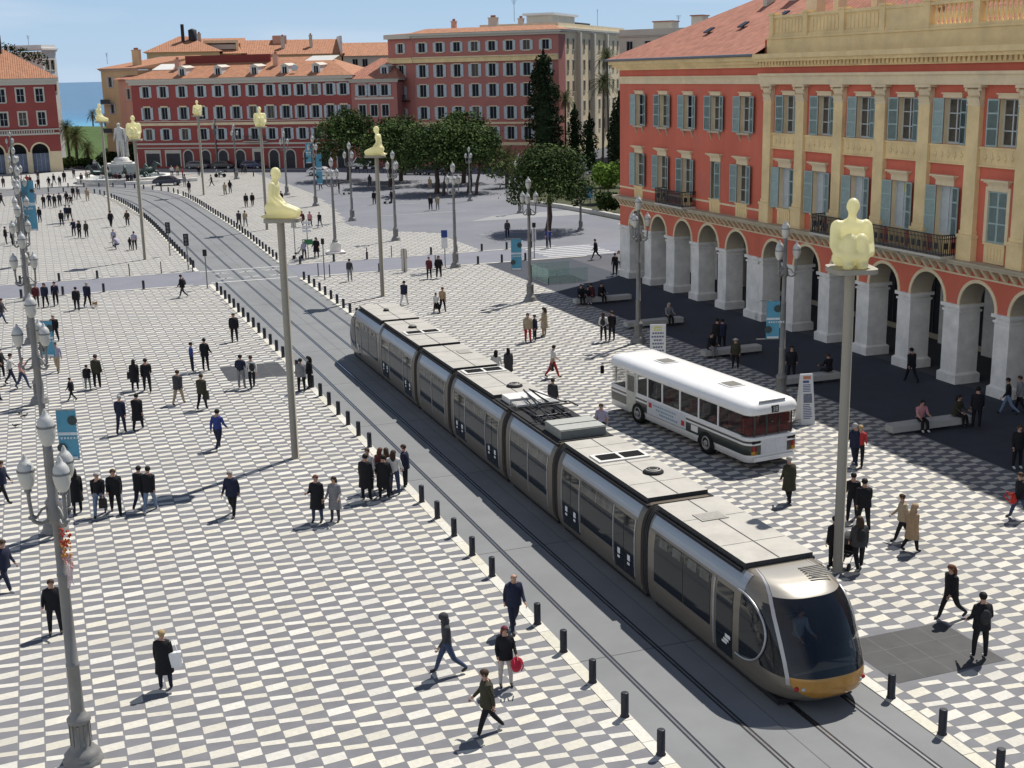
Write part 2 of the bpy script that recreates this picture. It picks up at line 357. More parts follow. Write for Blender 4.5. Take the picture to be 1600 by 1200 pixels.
(23.77,158.53,'w',175,1.7,'K','D','black','','black topped walker, left of a pair on the far right plaza'),
(24.61,158.89,'w',181,1.74,'K','D','brown','','black topped walker, right of a pair on the far right plaza'),
(23.82,176.99,'s',-22,1.7,'B','O','brown','','beige figure standing by a dark one on the far plaza'),
(24.88,179.57,'s',-21,1.76,'K','K','black','','black clad figure standing by a beige one on the far plaza'),
(24.14,193.16,'w',80,1.72,'D','K','black','','charcoal walker left of the parked motorbike'),
(7.10,144.89,'w',-21,1.8,'K','K','black','','black clad walker under the pole of a distant statue'),
(8.81,144.55,'s',151,1.74,'O','D','brown','','olive topped figure near the bollard curve'),
(6.34,127.04,'s',156,1.7,'V','G','grey','','pale topped figure beside a crouching one'),
(6.56,124.88,'c',54,1.7,'V','J','brown','','crouching figure in lilac and jeans on the left plaza'),
(7.58,123.80,'s',-25,1.2,'K','K','black','','child in black beside a taller pale topped figure'),
(7.97,123.59,'s',1,1.74,'V','K','brown','','pale topped figure next to a child in black'),
(2.15,149.18,'w',0,1.74,'K','K','black','','leftmost black clad walker of three on the left plaza'),
(2.78,155.24,'w',-14,1.7,'N','K','black','','navy topped middle walker of three on the left plaza'),
(3.19,154.99,'w',-20,1.72,'K','D','black','','rightmost black clad walker of three on the left plaza'),
(3.06,138.38,'s',153,1.72,'N','K','black','','navy topped figure, left of three standing on the left plaza'),
(3.55,136.33,'s',142,1.76,'K','K','black','','black clad figure, middle of three standing on the left plaza'),
(4.21,135.95,'s',150,1.7,'O','K','brown','','olive topped figure, right of three standing on the left plaza'),
(-1.28,156.20,'w',172,1.66,'K','K','black','','black clad walker left of a tight group by the lamps'),
(-0.68,153.66,'s',176,1.72,'G','D','black','','grey topped figure in a tight group by the lamps'),
(-0.07,154.02,'s',154,1.74,'K','J','black','','black topped figure in jeans in a tight group by the lamps'),
(-3.40,134.67,'s',-97,1.74,'K','K','black','','black clad figure at the left edge, taller of a close pair'),
(-2.80,133.25,'s',-98,1.6,'N','K','black','','shorter navy figure of a close pair at the left edge'),
(-1.63,140.49,'s',169,1.7,'G','K','black','','grey topped figure beside the third lamp'),
(0.56,171.27,'s',167,1.72,'K','D','black','','black clad walker on the left of the distant row of six'),
(1.28,173.53,'s',171,1.7,'N','K','black','','navy walker second in the distant row of six'),
(1.85,171.36,'s',-26,1.72,'K','K','brown','','black clad walker third in the distant row of six'),
(2.50,172.77,'s',169,1.74,'D','K','black','','charcoal walker fourth in the distant row of six'),
(3.41,174.98,'s',150,1.7,'K','K','black','','black clad walker fifth in the distant row of six'),
(3.95,174.64,'c',159,1.7,'K','D','black','','low crouched figure at the right of the distant row of six'),
(-0.45,178.38,'s',172,1.7,'V','G','brown','','pale lilac topped figure left of the distant row of six'),
(4.46,183.22,'w',168,1.72,'K','K','black','','black clad walker behind the right of the distant row'),
(5.07,181.80,'w',151,1.72,'D','G','black','','charcoal topped walker behind the right of the distant row'),
(6.10,179.10,'s',180,1.7,'B','B','brown','','beige clad figure at the start of the far bollards'),
(-1.36,210.49,'s',167,1.7,'R','K','black','','red topped figure left of the far plaza beside a maroon one'),
(-0.90,208.87,'s',164,1.7,'M','K','black','','maroon topped figure beside a red one on the far plaza'),
(0.24,203.01,'s',139,1.72,'K','K','black','','black clad figure at the front of the far left pair'),
(0.31,221.91,'s',162,1.72,'D','K','black','','charcoal figure at the back of the far left pair'),
(2.54,210.50,'w',149,1.74,'K','G','black','','black topped walker before the far arcade'),
(3.27,206.04,'s',168,1.66,'D','K','brown','','charcoal figure right of the walker before the far arcade'),
(1.72,205.80,'s',158,1.6,'K','K','black','','small black figure left of the walker before the far arcade'),
(4.15,214.91,'s',-6,1.76,'K','K','black','','black figure between the far arcade and the fountain'),
(5.84,222.54,'s',-14,1.7,'D','K','black','','charcoal figure by the left rim of the fountain'),
(6.52,209.12,'w',173,1.72,'D','D','brown','','charcoal walker in front of the left rim of the fountain'),
(7.48,214.02,'s',153,1.7,'B','W','brown','','beige topped figure in white trousers by the fountain'),
(9.35,207.19,'w',166,1.7,'W','B','brown','','white topped walker in front of the fountain'),
(-2.48,176.82,'s',170,1.72,'N','N','black','','navy figure beside the hanging banner of a far lamp'),
(-4.72,208.86,'s',174,1.7,'D','K','black','','charcoal figure near the left edge in front of the far arcade'),
(-4.50,178.09,'w',-117,1.72,'K','D','black','','black topped figure cut by the left edge on the far plaza'),
(11.51,207.06,'s',175,1.7,'M','K','black','','maroon topped figure standing below the stone statue'),
(11.97,205.39,'s',-4,1.7,'K','K','black','','black figure second from left below the stone statue'),
(12.60,206.31,'s',168,1.68,'W','K','black','','white topped figure below the stone statue'),
(13.05,204.65,'s',181,1.72,'K','D','brown','','black topped figure fourth from left below the stone statue'),
(13.59,204.28,'s',0,1.7,'N','K','black','','navy figure below the stone statue'),
(14.22,205.19,'s',161,1.7,'K','K','black','','black figure at the right end of those below the stone statue'),
(20.83,216.53,'s',161,1.7,'W','K','grey','','white topped figure behind the dark parked car'),
(21.84,217.38,'s',145,1.7,'B','K','brown','','beige topped figure behind the dark parked car'),
(21.97,211.16,'s',85,1.7,'R','N','black','','red topped figure behind the dark parked car'),
(19.74,182.96,'x',-1,1.78,'K','K','black','','dark walker right of the dark parked car'),
(20.41,194.42,'s',159,1.7,'G','G','brown','','grey clad figure close to the dark parked car'),
(24.96,215.14,'w',168,1.72,'K','K','black','','black walker on the pale far pavement'),
(32.20,216.34,'w',170,1.7,'K','K','black','','black walker, left of a pair before the long red building'),
(32.44,214.54,'w',170,1.72,'D','K','black','','charcoal walker, right of a pair before the long red building'),
(30.09,209.94,'s',-34,1.7,'D','D','black','','charcoal figure before the long red building right of the motorbike'),
]
# ------------------------------------------------------------------ ground, street, pavements
LK = [(12.17,8),(12.17,60),(11.8,98.5),(11.58,110),(11.5,125),(11.37,149),(10.51,168.6),(8.8,186.8),(6.1,194.2),(0.,198.),(-12.,200.)]
RK = [(18.67,8),(18.70,60),(18.75,98.5),(18.80,110),(19.3,134),(19.12,150),(18.92,173),(17.85,186.5),(14.92,193.2),(10.94,200.8),(0.,206.),(-12.,209.)]
def resample(P, n):
    L = [0]
    for a, b in zip(P, P[1:]): L.append(L[-1] + math.dist(a, b))
    out = []
    for i in range(n):
        s = L[-1]*i/(n-1); k = max(j for j in range(len(L)-1) if L[j] <= s+1e-9)
        t = (s-L[k])/(L[k+1]-L[k]); out.append((P[k][0]+(P[k+1][0]-P[k][0])*t, P[k][1]+(P[k+1][1]-P[k][1])*t))
    return out
def smooth(P, it=2):
    for _ in range(it):
        Q = [P[0]]
        for a, b in zip(P, P[1:]): Q += [(a[0]*.75+b[0]*.25, a[1]*.75+b[1]*.25), (a[0]*.25+b[0]*.75, a[1]*.25+b[1]*.75)]
        P = Q + [P[-1]]
    return P
LK = smooth(LK); RK = smooth(RK)
def xat(P, y):
    for a, b in zip(P, P[1:]):
        if a[1] <= y <= b[1] or b[1] <= y <= a[1]:
            if abs(b[1]-a[1]) < 1e-9: return a[0]
            return a[0] + (b[0]-a[0])*(y-a[1])/(b[1]-a[1])
    return P[-1][0]
sheet('terrain', [(-400,-120),(400,-120),(400,455),(-400,455)], -.02, asphalt)
N = 90
LS = resample(LK, N); RS = resample(RK, N)
def lane(t, i): return (LS[i][0]*(1-t)+RS[i][0]*t, LS[i][1]*(1-t)+RS[i][1]*t)
def ribbon(b, t0, t1, z, m=0, i0=0, i1=N-1):
    for i in range(i0, i1):
        a, c, d, e = lane(t0,i), lane(t1,i), lane(t1,i+1), lane(t0,i+1)
        b.add([(*a,z),(*c,z),(*d,z),(*e,z)], [(0,1,2,3)], m)
b = MB(); ribbon(b, 0, 1, .004); o = b.build('tram_street', street_m); o['kind'] = 'structure'
# rails: groove with a bright head; places across the street from the measured track
b = MB()
W0 = 6.5
for x in (1.02, 2.455, 4.07, 5.505):
    t = x/W0
    ribbon(b, t-.085/W0, t+.085/W0, .008, 0); ribbon(b, t-.035/W0, t+.022/W0, .012, 1)
o = b.build('rail_tracks', [groove_m, steel_m]); o['kind'] = 'structure'
# expansion joints across the street
b = MB()
for y in (20.5, 29, 37.5, 46, 54.5, 63, 71.5, 80, 88.5):
    b.box(xat(LK,y)+.1, xat(RK,y)-.1, y-.02, y+.02, .0045, .0062)
for x in (3.27,):
    ribbon(b, (x-.012)/W0, (x+.012)/W0, .0062)
o = b.build('street_joints', mat('joint_dark', (.10,.10,.105), .9)); o['kind'] = 'structure'

# plaza bases (dark stone) left and right, the checks of light stone lie on them
def plaza(name, poly):
    return sheet(name, poly, .012, dark_tile)
LKx = [(x-.33, y) for x, y in LS]; RKx = [(x+.33, y) for x, y in RS]
def between(P, y0, y1): return [q for q in P if y0 < q[1] < y1]
Y0, YC0, YC1 = 8., 99.75, 106.75
plaza('plaza_paving', [(-60,Y0)] + [(xat(LK,Y0),Y0)] + between(LS,Y0,YC0) + [(xat(LK,YC0),YC0),(-60,YC0)])
plaza('plaza_paving', [(-60,YC1),(xat(LK,YC1),YC1)] + between(LS[:60],YC1,190) + [(8.0,190.),(6.1,194.2),(0,198),(-12,200),(-60,200)])
plaza('plaza_paving', [(xat(RK,Y0),Y0),(34.2,Y0),(34.2,YC0),(xat(RK,YC0),YC0)] + between(RS,Y0,YC0)[::-1])
sq = [(36.6,108.5),(37.0,121.5),(33.2,125.5),(30.6,133),(33.5,155),(35.,176),(34.4,194)]
plaza('plaza_paving', [(xat(RK,YC1),YC1),(36.4,YC1)] + sq + [(34.4,222),(9.,222),(9.,206)] + [(10.94,200.8),(14.92,193.2)] + between(RS[:62],YC1,190)[::-1])
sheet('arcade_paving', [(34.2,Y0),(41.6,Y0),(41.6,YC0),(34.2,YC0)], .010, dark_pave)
sheet('park_square', [(36.4,YC1),(62,YC1),(70,150),(70,225),(34.4,225),(34.4,194),(35.,176),(33.5,155),(30.6,133),(33.2,125.5),(37.,121.5),(36.6,108.5)], .008, park_grey)
sheet('far_pavement', [(-60,200),(-12,209),(0,206),(9,206.5),(9,222),(34.4,222),(48,216.2),(16.9,240.8),(-60,240.8)], .016, pale_pave)
sheet('cross_street', [(-60,YC0),(xat(LK,YC0),YC0),(xat(LK,YC1),YC1),(-60,YC1)], .008, cross_m)
sheet('cross_street', [(xat(RK,YC0),YC0),(70,YC0),(70,YC1),(xat(RK,YC1),YC1)], .008, cross_m)
sheet('far_road', [(-60,240.8),(16.9,240.8),(14,262),(9.5,330),(5,262),(4.6,241.2)], .004, asphalt)

# ---- checker of light stones: rows zigzag by a fixed triangle wave, as laid
TRI = (0, 1, 2, 1)
def inside(x, y, poly):
    c = False; n = len(poly)
    for i in range(n):
        x1, y1 = poly[i]; x2, y2 = poly[(i+1) % n]
        if (y1 > y) != (y2 > y) and x < (x2-x1)*(y-y1)/(y2-y1)+x1: c = not c
    return c
CW, CH, DZ = .6, .315, .078
def checks(name, xr, ya, yb, x0, x1, extra=None):
    """light stones between x0 and x1; xr: street kerb the columns start from (outermost column is clipped to it)"""
    b = MB()
    k0 = int(math.floor(x0/CW)); k1 = int(math.ceil(x1/CW)); j0 = int(ya/CH)-1; j1 = int(yb/CH)+1
    for k in range(k0, k1):
        for j in range(j0, j1):
            if (k+j) & 1: continue
            P = []
            for (kk, jj) in ((k,j),(k+1,j),(k+1,j+1),(k,j+1)):
                P.append([kk*CW+.02, jj*CH + DZ*(TRI[(kk+jj) % 4]-1)])
            cx = sum(q[0] for q in P)/4; cy = sum(q[1] for q in P)/4
            if not (ya+.1 < min(q[1] for q in P) and max(q[1] for q in P) < yb-.1): continue
            lim = xr(cy) if xr else None
            lo, hi = x0, x1
            if lim is not None:
                if lim < cx + 6 and extra == 'L': hi = min(hi, lim)
                if extra == 'R': lo = max(lo, lim)
            if extra == 'L': hi = min(hi, xr(cy))
            if extra == 'R': lo = max(lo, xr(cy))
            if min(q[0] for q in P) > hi-.08 or max(q[0] for q in P) < lo+.08: continue
            if name_clip and not name_clip(cx, cy): continue
            g = .018
            Q = []
            for q in P:
                x = cx + (q[0]-cx)*(1-g/(CW/2)); y = cy + (q[1]-cy)*(1-.016/(CH/2))
                Q.append((min(max(x, lo+.01), hi-.01), y, .016))
            b.add(Q, [(0,1,2,3)])
    o = b.build(name, light_tile); o['kind'] = 'structure'
slabs = [(8.35,11.55,66.1,69.6), (19.35,22.75,24.7,27.3)]
def free(x, y):
    for a, b_, c, d in slabs:
        if a < x < b_ and c < y < d: return False
    return True
name_clip = free
checks('plaza_checks', lambda y: xat(LK,y)-.17, 9, YC0-.3, -24., 12.2, 'L')
checks('plaza_checks', lambda y: xat(RK,y)+.17, 9, YC0-.3, 18.9, 34.1, 'R')
LB = [(-60,YC1),(30,YC1),(30,190),(6,191),(2,194),(-60,196)]
name_clip = lambda x, y: inside(x, y, LB)
checks('plaza_checks', lambda y: xat(LK,y)-.17, YC1+.3, 193, -20., 11.6, 'L')
RB = [(15,YC1+.4),(36.3,YC1+.4)] + sq + [(34.2,221),(20,221),(12,207),(16,196),(15,180)]
name_clip = lambda x, y: inside(x, y, RB)
checks('plaza_checks', lambda y: xat(RK,y)+.17, YC1+.3, 220, 14., 37., 'R')
# kerb strips of pale stone along both sides of the tram street
def kerb(pts, off, w=.33, step=1.1, h=.03):
    b = MB()
    L = [0]
    for a, c in zip(pts, pts[1:]): L.append(L[-1]+math.dist(a, c))
    def at(s):
        s = max(0, min(L[-1]-1e-6, s)); k = max(j for j in range(len(L)-1) if L[j] <= s); t = (s-L[k])/(L[k+1]-L[k])
        a, c = pts[k], pts[k+1]; d = ((c[0]-a[0])/(L[k+1]-L[k]), (c[1]-a[1])/(L[k+1]-L[k]))
        return (a[0]+(c[0]-a[0])*t, a[1]+(c[1]-a[1])*t), d
    s = 0
    while s+step < L[-1]:
        (a, d), (c, e) = at(s+.008), at(s+step-.008)
        q = [(a[0]+d[1]*-off, a[1]+d[0]*off), (c[0]-e[1]*off, c[1]+e[0]*off), (c[0]-e[1]*(off+w), c[1]+e[0]*(off+w)), (a[0]-d[1]*(off+w), a[1]+d[0]*(off+w))]
        if off+w < 0 or w < 0: q = q[::-1]
        b.add([(x, y, 0) for x, y in q]+[(x, y, h) for x, y in q], [(4,5,6,7),(0,1,5,4),(1,2,6,5),(2,3,7,6),(3,0,4,7)])
        s += step
    return b
def cut(P, y0, y1): return [(xat(P,y0),y0)] + [q for q in P if y0 < q[1] < y1] + [(xat(P,y1),y1)]
for P, sgn in ((LK,1),(RK,-1)):
    for a, c in ((Y0,YC0),(YC1,186)):
        bb = kerb(cut(P,a,c), -.16 if sgn > 0 else .16, .33 if sgn > 0 else -.33)
        o = bb.build('kerb', kerb_m); o['kind'] = 'structure'
for (x0, x1) in ((-50, 11.3), (19.2, 44)):
    for y, w in ((YC0,-.28),(YC1,.28)):
        o = kerb([(x0,y),(x1,y)], 0, w).build('kerb', kerb_m); o['kind'] = 'structure'
# dark slabs let into the paving
for a, b_, c, d in slabs:
    b = MB(); b.add([(a,c,.018),(b_,c,.018),(b_,d,.018),(a,d,.018)], [(0,1,2,3)])
    for k in range(1, 4):
        x = a+(b_-a)*k/4; b.add([(x-.012,c,.020),(x+.012,c,.020),(x+.012,d,.020),(x-.012,d,.020)], [(0,1,2,3)], 1)
    for k in range(1, 3):
        y = c+(d-c)*k/3; b.add([(a,y-.012,.0215),(b_,y-.012,.0215),(b_,y+.012,.0215),(a,y+.012,.0215)], [(0,1,2,3)], 1)
    o = b.build('dark_slab', [slab_m, joint_m]); o['kind'] = 'structure'
# painted markings: box on the crossing, zebra at the arcade corner, bay lines on the square
b = MB()
def bar(x0, y0, x1, y1, w, z=.016):
    d = Vector((x1-x0, y1-y0)).normalized(); n = Vector((-d.y, d.x))*w/2
    b.add([(x0-n.x,y0-n.y,z),(x1-n.x,y1-n.y,z),(x1+n.x,y1+n.y,z),(x0+n.x,y0+n.y,z)], [(0,1,2,3)])
bar(11.9,YC0+.3,18.6,YC0+.3,.35); bar(11.8,YC1-.3,18.7,YC1-.3,.35)
for k in range(3):
    for s in range(2):
        y = YC0+1.6+s*3.0; x = 12.6+k*2.05
        bar(x, y, x+1.3, y+1.0, .16); bar(x, y+1.0, x+1.3, y, .16)
for k in range(6): bar(40.2, 100.6+k*1.05, 46.5, 100.6+k*1.05, .5)
for (x0,y0,x1,y1) in ((36.,140,46,140),(36.5,152,44,152),(37,164,46,164),(40,118,47,118)): bar(x0,y0,x1,y1,.15)
o = b.build('road_markings', paint_m); o['kind'] = 'structure'
# pale strip of park kerb, sea, beach, lawn
sheet('park_path', [(43,129.5),(57,129.5),(56.5,134.5),(47,133.5)], .012, mat('pale_path', (.26,.26,.265), .8))
sea = mat('sea_water', (.008,.05,.11), .25, var=.25, scale=.02, detail=8., spec=.5)
def sea_mat():
    nt = sea.node_tree; L = nt.links; bs = nt.nodes['Principled BSDF']
    h = [n for n in nt.nodes if n.type == 'HUE_SAT'][0]
    g = nt.nodes.new('ShaderNodeTexCoord'); sp = nt.nodes.new('ShaderNodeSeparateXYZ'); L.new(g.outputs['Object'], sp.inputs[0])
    r = nt.nodes.new('ShaderNodeValToRGB'); e = r.color_ramp.elements
    mr = nt.nodes.new('ShaderNodeMapRange'); mr.inputs['From Min'].default_value = 480; mr.inputs['From Max'].default_value = 2400; L.new(sp.outputs['Y'], mr.inputs['Value'])
    e[0].position = 0.; e[0].color = (.10,.42,.48,1); e[1].position = .30; e[1].color = (.045,.115,.205,1)
    x = e.new(.10); x.color = (.07,.28,.40,1); x = e.new(.17); x.color = (.03,.15,.28,1)
    L.new(mr.outputs['Result'], r.inputs['Fac']); L.new(r.outputs['Color'], h.inputs['Color'])
    n = nt.nodes.new('ShaderNodeTexNoise'); n.inputs['Scale'].default_value = .15; n.inputs['Detail'].default_value = 6
    L.new(g.outputs['Object'], n.inputs['Vector']); bp = nt.nodes.new('ShaderNodeBump'); bp.inputs['Strength'].default_value = .6; bp.inputs['Distance'].default_value = 1.
    L.new(n.outputs['Fac'], bp.inputs['Height']); L.new(bp.outputs['Normal'], bs.inputs['Normal'])
sea_mat()
sheet('sea', [(-26000,400),(26000,400),(26000,32000),(-26000,32000)], -6., sea)
b = MB(); b.box(-400,400,455,462,-7,.3); o = b.build('promenade', mat('promenade_stone', (.5,.47,.42), .8)); o['kind'] = 'structure'
grass_m = mat('lawn_grass', (.055,.095,.022), .9, var=.3, scale=.6)
b = MB()
for i in range(12):
    for j in range(10):
        def hz(i, j): return (-12+i*4.5, 268+j*10., .03+ .35*j + .25*math.sin(i*.9+j))
        b.add([hz(i,j),hz(i+1,j),hz(i+1,j+1),hz(i,j+1)], [(0,1,2,3)], 0, True)
o = b.build('lawn', grass_m); o['kind'] = 'structure'
# ------------------------------------------------------------------ buildings
red_w  = mat('red_render', (.60,.155,.10), .85, var=.15, scale=.35, detail=8., streak=(1,1,.35), wear=((.52,.17,.13), .45, .55))
red_d  = mat('dark_red_render', (.30,.075,.066), .85, var=.10, scale=.3, detail=8.)
red_p  = mat('brick_red_render', (.40,.16,.135), .85, var=.08, scale=.3, detail=8.)
cream  = mat('cream_stucco', (.78,.60,.32), .85, var=.14, scale=.8, detail=8., wear=((.55,.42,.24), .7, .35))
cream_p= mat('pale_cream_stucco', (.74,.61,.40), .85, var=.10, scale=.8, detail=8., wear=((.56,.48,.35), .9, .4))
stone_w= mat('pale_pier_stone', (.76,.735,.69), .75, var=.16, scale=1.2, detail=8., wear=((.54,.52,.50), .8, .45))
trim_g = mat('grey_trim', (.54,.51,.44), .85, var=.08)
shut_m = mat('green_grey_shutter', (.33,.42,.40), .6, var=.12, scale=3.)
shut_g = mat('pale_grey_shutter', (.46,.51,.53), .7, var=.12, scale=2.)
glass_d= mat('window_glass', (.022,.026,.032), .5, var=.0, spec=.02)
curtain= mat('window_curtain', (.10,.088,.07), .9, var=.35, scale=2.)
frame_g= mat('grey_window_frame', (.30,.32,.33), .6, var=.08)
frame_w= mat('window_frame', (.50,.53,.53), .6, var=.08)
sill_m = mat('weathered_sill', (.46,.40,.29), .85, var=.15, scale=1.5)
tile_m = mat_tiles('clay_tiles', (.36,.155,.105))
tile_o = mat_tiles('orange_clay_tiles', (.37,.175,.10))
zinc_m = mat('zinc_sheet', (.42,.44,.46), .5, .3, var=.1)
white_w= mat('white_render', (.66,.65,.62), .85, var=.06, scale=.5)
yell_w = mat('ochre_render', (.60,.45,.26), .85, var=.09, scale=.4, detail=8.)
grey_w = mat('greige_render', (.54,.50,.42), .85, var=.08, scale=.4, detail=8.)
pink_w = mat('salmon_render', (.56,.32,.24), .85, var=.08, scale=.4)
shop_m = mat('shop_dark', (.03,.032,.04), .3, var=.3, scale=.8)
inner_m= mat('arcade_plaster', (.46,.40,.30), .9, var=.1, scale=.5)

def wall(b, u0, u1, v0, v1, ops, depth, mw=0, mr=1, y=0., M=None):
    """vertical wall in the local XZ plane with real openings and reveals"""
    us = sorted({u0, u1, *[o[0] for o in ops], *[o[1] for o in ops]}); vs = sorted({v0, v1, *[o[2] for o in ops], *[o[3] for o in ops]})
    us = [u for u in us if u0 <= u <= u1]; vs = [v for v in vs if v0 <= v <= v1]
    P = []; F = []
    for a, c in zip(us, us[1:]):
        for d, e in zip(vs, vs[1:]):
            cx, cz = (a+c)/2, (d+e)/2
            if any(o[0] < cx < o[1] and o[2] < cz < o[3] for o in ops): continue
            i = len(P); P += [(a,y,d),(c,y,d),(c,y,e),(a,y,e)]; F.append((i,i+1,i+2,i+3))
    b.add(P, F, mw, False, M)
    for (a, c, d, e) in ops:
        Y = y+depth
        b.add([(a,y,d),(a,y,e),(a,Y,e),(a,Y,d)], [(0,1,2,3)], mr, False, M); b.add([(c,y,d),(c,Y,d),(c,Y,e),(c,y,e)], [(0,1,2,3)], mr, False, M)
        b.add([(a,y,e),(c,y,e),(c,Y,e),(a,Y,e)], [(0,1,2,3)], mr, False, M); b.add([(a,y,d),(a,Y,d),(c,Y,d),(c,y,d)], [(0,1,2,3)], mr, False, M)
def arch_pts(ua, ub, vs, n=14):
    r = (ub-ua)/2; c = (ua+ub)/2
    return [(c-r*math.cos(math.pi*k/n), vs+r*math.sin(math.pi*k/n)) for k in range(n+1)]
def arch_bay(b, u0, u1, v0, v1, ua, ub, vs, depth, mw=0, mr=1):
    """bay of wall above a springing line, with a round arch cut through; v0 is the springing height"""
    A = arch_pts(ua, ub, vs)
    b.quad((u0,0,v0),(ua,0,v0),(ua,0,v1),(u0,0,v1), mw); b.quad((ub,0,v0),(u1,0,v0),(u1,0,v1),(ub,0,v1), mw)
    for (x0, z0), (x1, z1) in zip(A, A[1:]):
        b.quad((x0,0,z0),(x1,0,z1),(x1,0,v1),(x0,0,v1), mw)
        b.quad((x1,0,z1),(x0,0,z0),(x0,depth,z0),(x1,depth,z1), mr)
def arch_ring(ua, ub, vs, w, y0, y1, m=0, legs=0.):
    b = MB(); A = arch_pts(ua, ub, vs, 16); B = arch_pts(ua-w, ub+w, vs, 16)
    if legs: A = [(ua, vs-legs)] + A + [(ub, vs-legs)]; B = [(ua-w, vs-legs)] + B + [(ub+w, vs-legs)]
    for (p, q, r, s) in zip(A, A[1:], B, B[1:]):
        b.quad((p[0],y0,p[1]),(r[0],y0,r[1]),(s[0],y0,s[1]),(q[0],y0,q[1]), m)
        b.quad((r[0],y0,r[1]),(r[0],y1,r[1]),(s[0],y1,s[1]),(s[0],y0,s[1]), m)
        b.quad((p[0],y1,p[1]),(p[0],y0,p[1]),(q[0],y0,q[1]),(q[0],y1,q[1]), m)
    return b
def shutter_mesh(w, h, t=.05, near=True):
    b = MB(); r = .06
    b.box(0, r, -t, 0, 0, h); b.box(w-r, w, -t, 0, 0, h)
    for z in (0, h*.36, h*.68, h-.08): b.box(r, w-r, -t, 0, z, z+.08)
    n = 22 if near else 0
    if n:
        for k in range(n):
            z = .08+(h-.16)*k/n
            b.add([(r,-t*.85,z),(w-r,-t*.85,z),(w-r,-t*.2,z+(h-.16)/n*1.25),(r,-t*.2,z+(h-.16)/n*1.25)], [(0,1,2,3),(3,2,1,0)])
    else: b.box(r, w-r, -t*.6, -.01, .06, h-.06)
    return b
WIN = {}
def window_proto(key, w, h, depth=.35, shut=None, sw=.6, ang=0., hood=None, sill=None, frame=frame_w, pane=glass_d, surround=None, bars=(2,3), near=True, open_=0., trim=None):
    """window > pane, shutter, hood, sill ; local origin at the foot of the opening, on the wall face"""
    b = MB(); f = .06; y = depth-.05
    b.box(-w/2, -w/2+f, y-.05, y, 0, h); b.box(w/2-f, w/2, y-.05, y, 0, h); b.box(-w/2+f, w/2-f, y-.05, y, h-f, h); b.box(-w/2+f, w/2-f, y-.05, y, 0, f+.03)
    for k in range(1, bars[0]): b.box(-w/2+w*k/bars[0]-.035, -w/2+w*k/bars[0]+.035, y-.06, y, f, h-f)
    for k in range(1, bars[1]): b.box(-w/2+f, w/2-f, y-.045, y-.01, h*k/bars[1]-.025, h*k/bars[1]+.025)
    if surround:
        s, pr = surround
        b.box(-w/2-s, -w/2, -pr, .02, 0, h+s, 1); b.box(w/2, w/2+s, -pr, .02, 0, h+s, 1); b.box(-w/2, w/2, -pr, .02, h, h+s, 1)
    o = b.build('window', [frame, trim or cream_p])
    p = MB(); p.box(-w/2+.01, w/2-.01, y-.02, y+.01, .01, h-.01)
    if pane is not glass_d: pass
    p.build('pane', pane, o)
    if shut:
        for sgn in (-1, 1):
            me = shutter_mesh(sw, h, near=near)
            if sgn > 0: me.v = [(-x, yy, z) for x, yy, z in me.v]; me.f = [q[::-1] for q in me.f]
            if ang == 'closed':
                c = me.build('shutter', shut, o, (-w/2 if sgn < 0 else w/2, .05, 0))
            else:
                c = me.build('shutter', shut, o, (-w/2-sw if sgn < 0 else w/2+sw, -.03, 0))
                if ang: # swung a little off the wall about its hinge at the jamb
                    c.location = (sgn*(w/2), -.03, 0); c.rotation_euler = (0, 0, -sgn*R(ang))
                    for v in c.data.vertices: v.co.x += sgn*sw
                    c.data.update()
    if hood == 'slab':
        q = MB(); q.box(-w/2-.06, w/2+.06, -.10, .02, h+.02, h+.20); q.box(-w/2-.12, w/2+.12, -.16, .02, h+.20, h+.26); q.build('hood', cream_p, o)
    if hood == 'cornice':
        q = MB(); q.box(-w/2-.05, w/2+.05, -.07, .02, h+.02, h+.30)
        for k in range(3): q.box(-w/2-.1-.09*k, w/2+.1+.09*k, -.12-.09*k, .02, h+.30+.08*k, h+.38+.08*k)
        q.build('hood', cream_p, o)
    if sill == 'brackets':
        q = MB(); q.box(-w/2-.14, w/2+.14, -.22, .03, -.13, 0)
        for s in (-1, 1):
            x = s*(w/2-.05)
            q.add([(x-.06,0.02,-.13),(x+.06,0.02,-.13),(x+.06,-.16,-.13),(x-.06,-.16,-.13),(x-.03,.02,-.62),(x+.03,.02,-.62)], [(0,1,2,3),(3,2,5,4),(0,3,4),(1,5,2)])
        q.build('sill', sill_m, o)
    if sill == 'panel':
        q = MB(); q.box(-w/2-.12, w/2+.12, -.12, .02, -.09, 0); q.box(-w/2-.06, w/2+.06, -.06, .02, -.95, -.09)
        for k in range(5): q.box(-w/2+.08+k*(w-.16)/5+.02, -w/2+.08+(k+1)*(w-.16)/5-.06, -.085, -.06, -.82, -.22)
        q.build('sill', cream, o)
    if sill == 'slab':
        q = MB(); q.box(-w/2-.1, w/2+.1, -.14, .02, -.12, 0); q.build('sill', trim or cream_p, o)
    WIN[key] = o
    o['_first'] = 1
    return o
def put_window(key, root, x, z, y=0., rz=0., pane=None):
    o = WIN[key]
    if o.get('_first'): del o['_first']
    else: o = copy_tree(o)
    o.parent = root; o.location = (x, y, z); o.rotation_euler = (0, 0, rz)
    if pane:
        for c in o.children:
            if c.name.split('.')[0] == 'pane':
                c.material_slots[0].link = 'OBJECT'; c.material_slots[0].material = pane
    return o

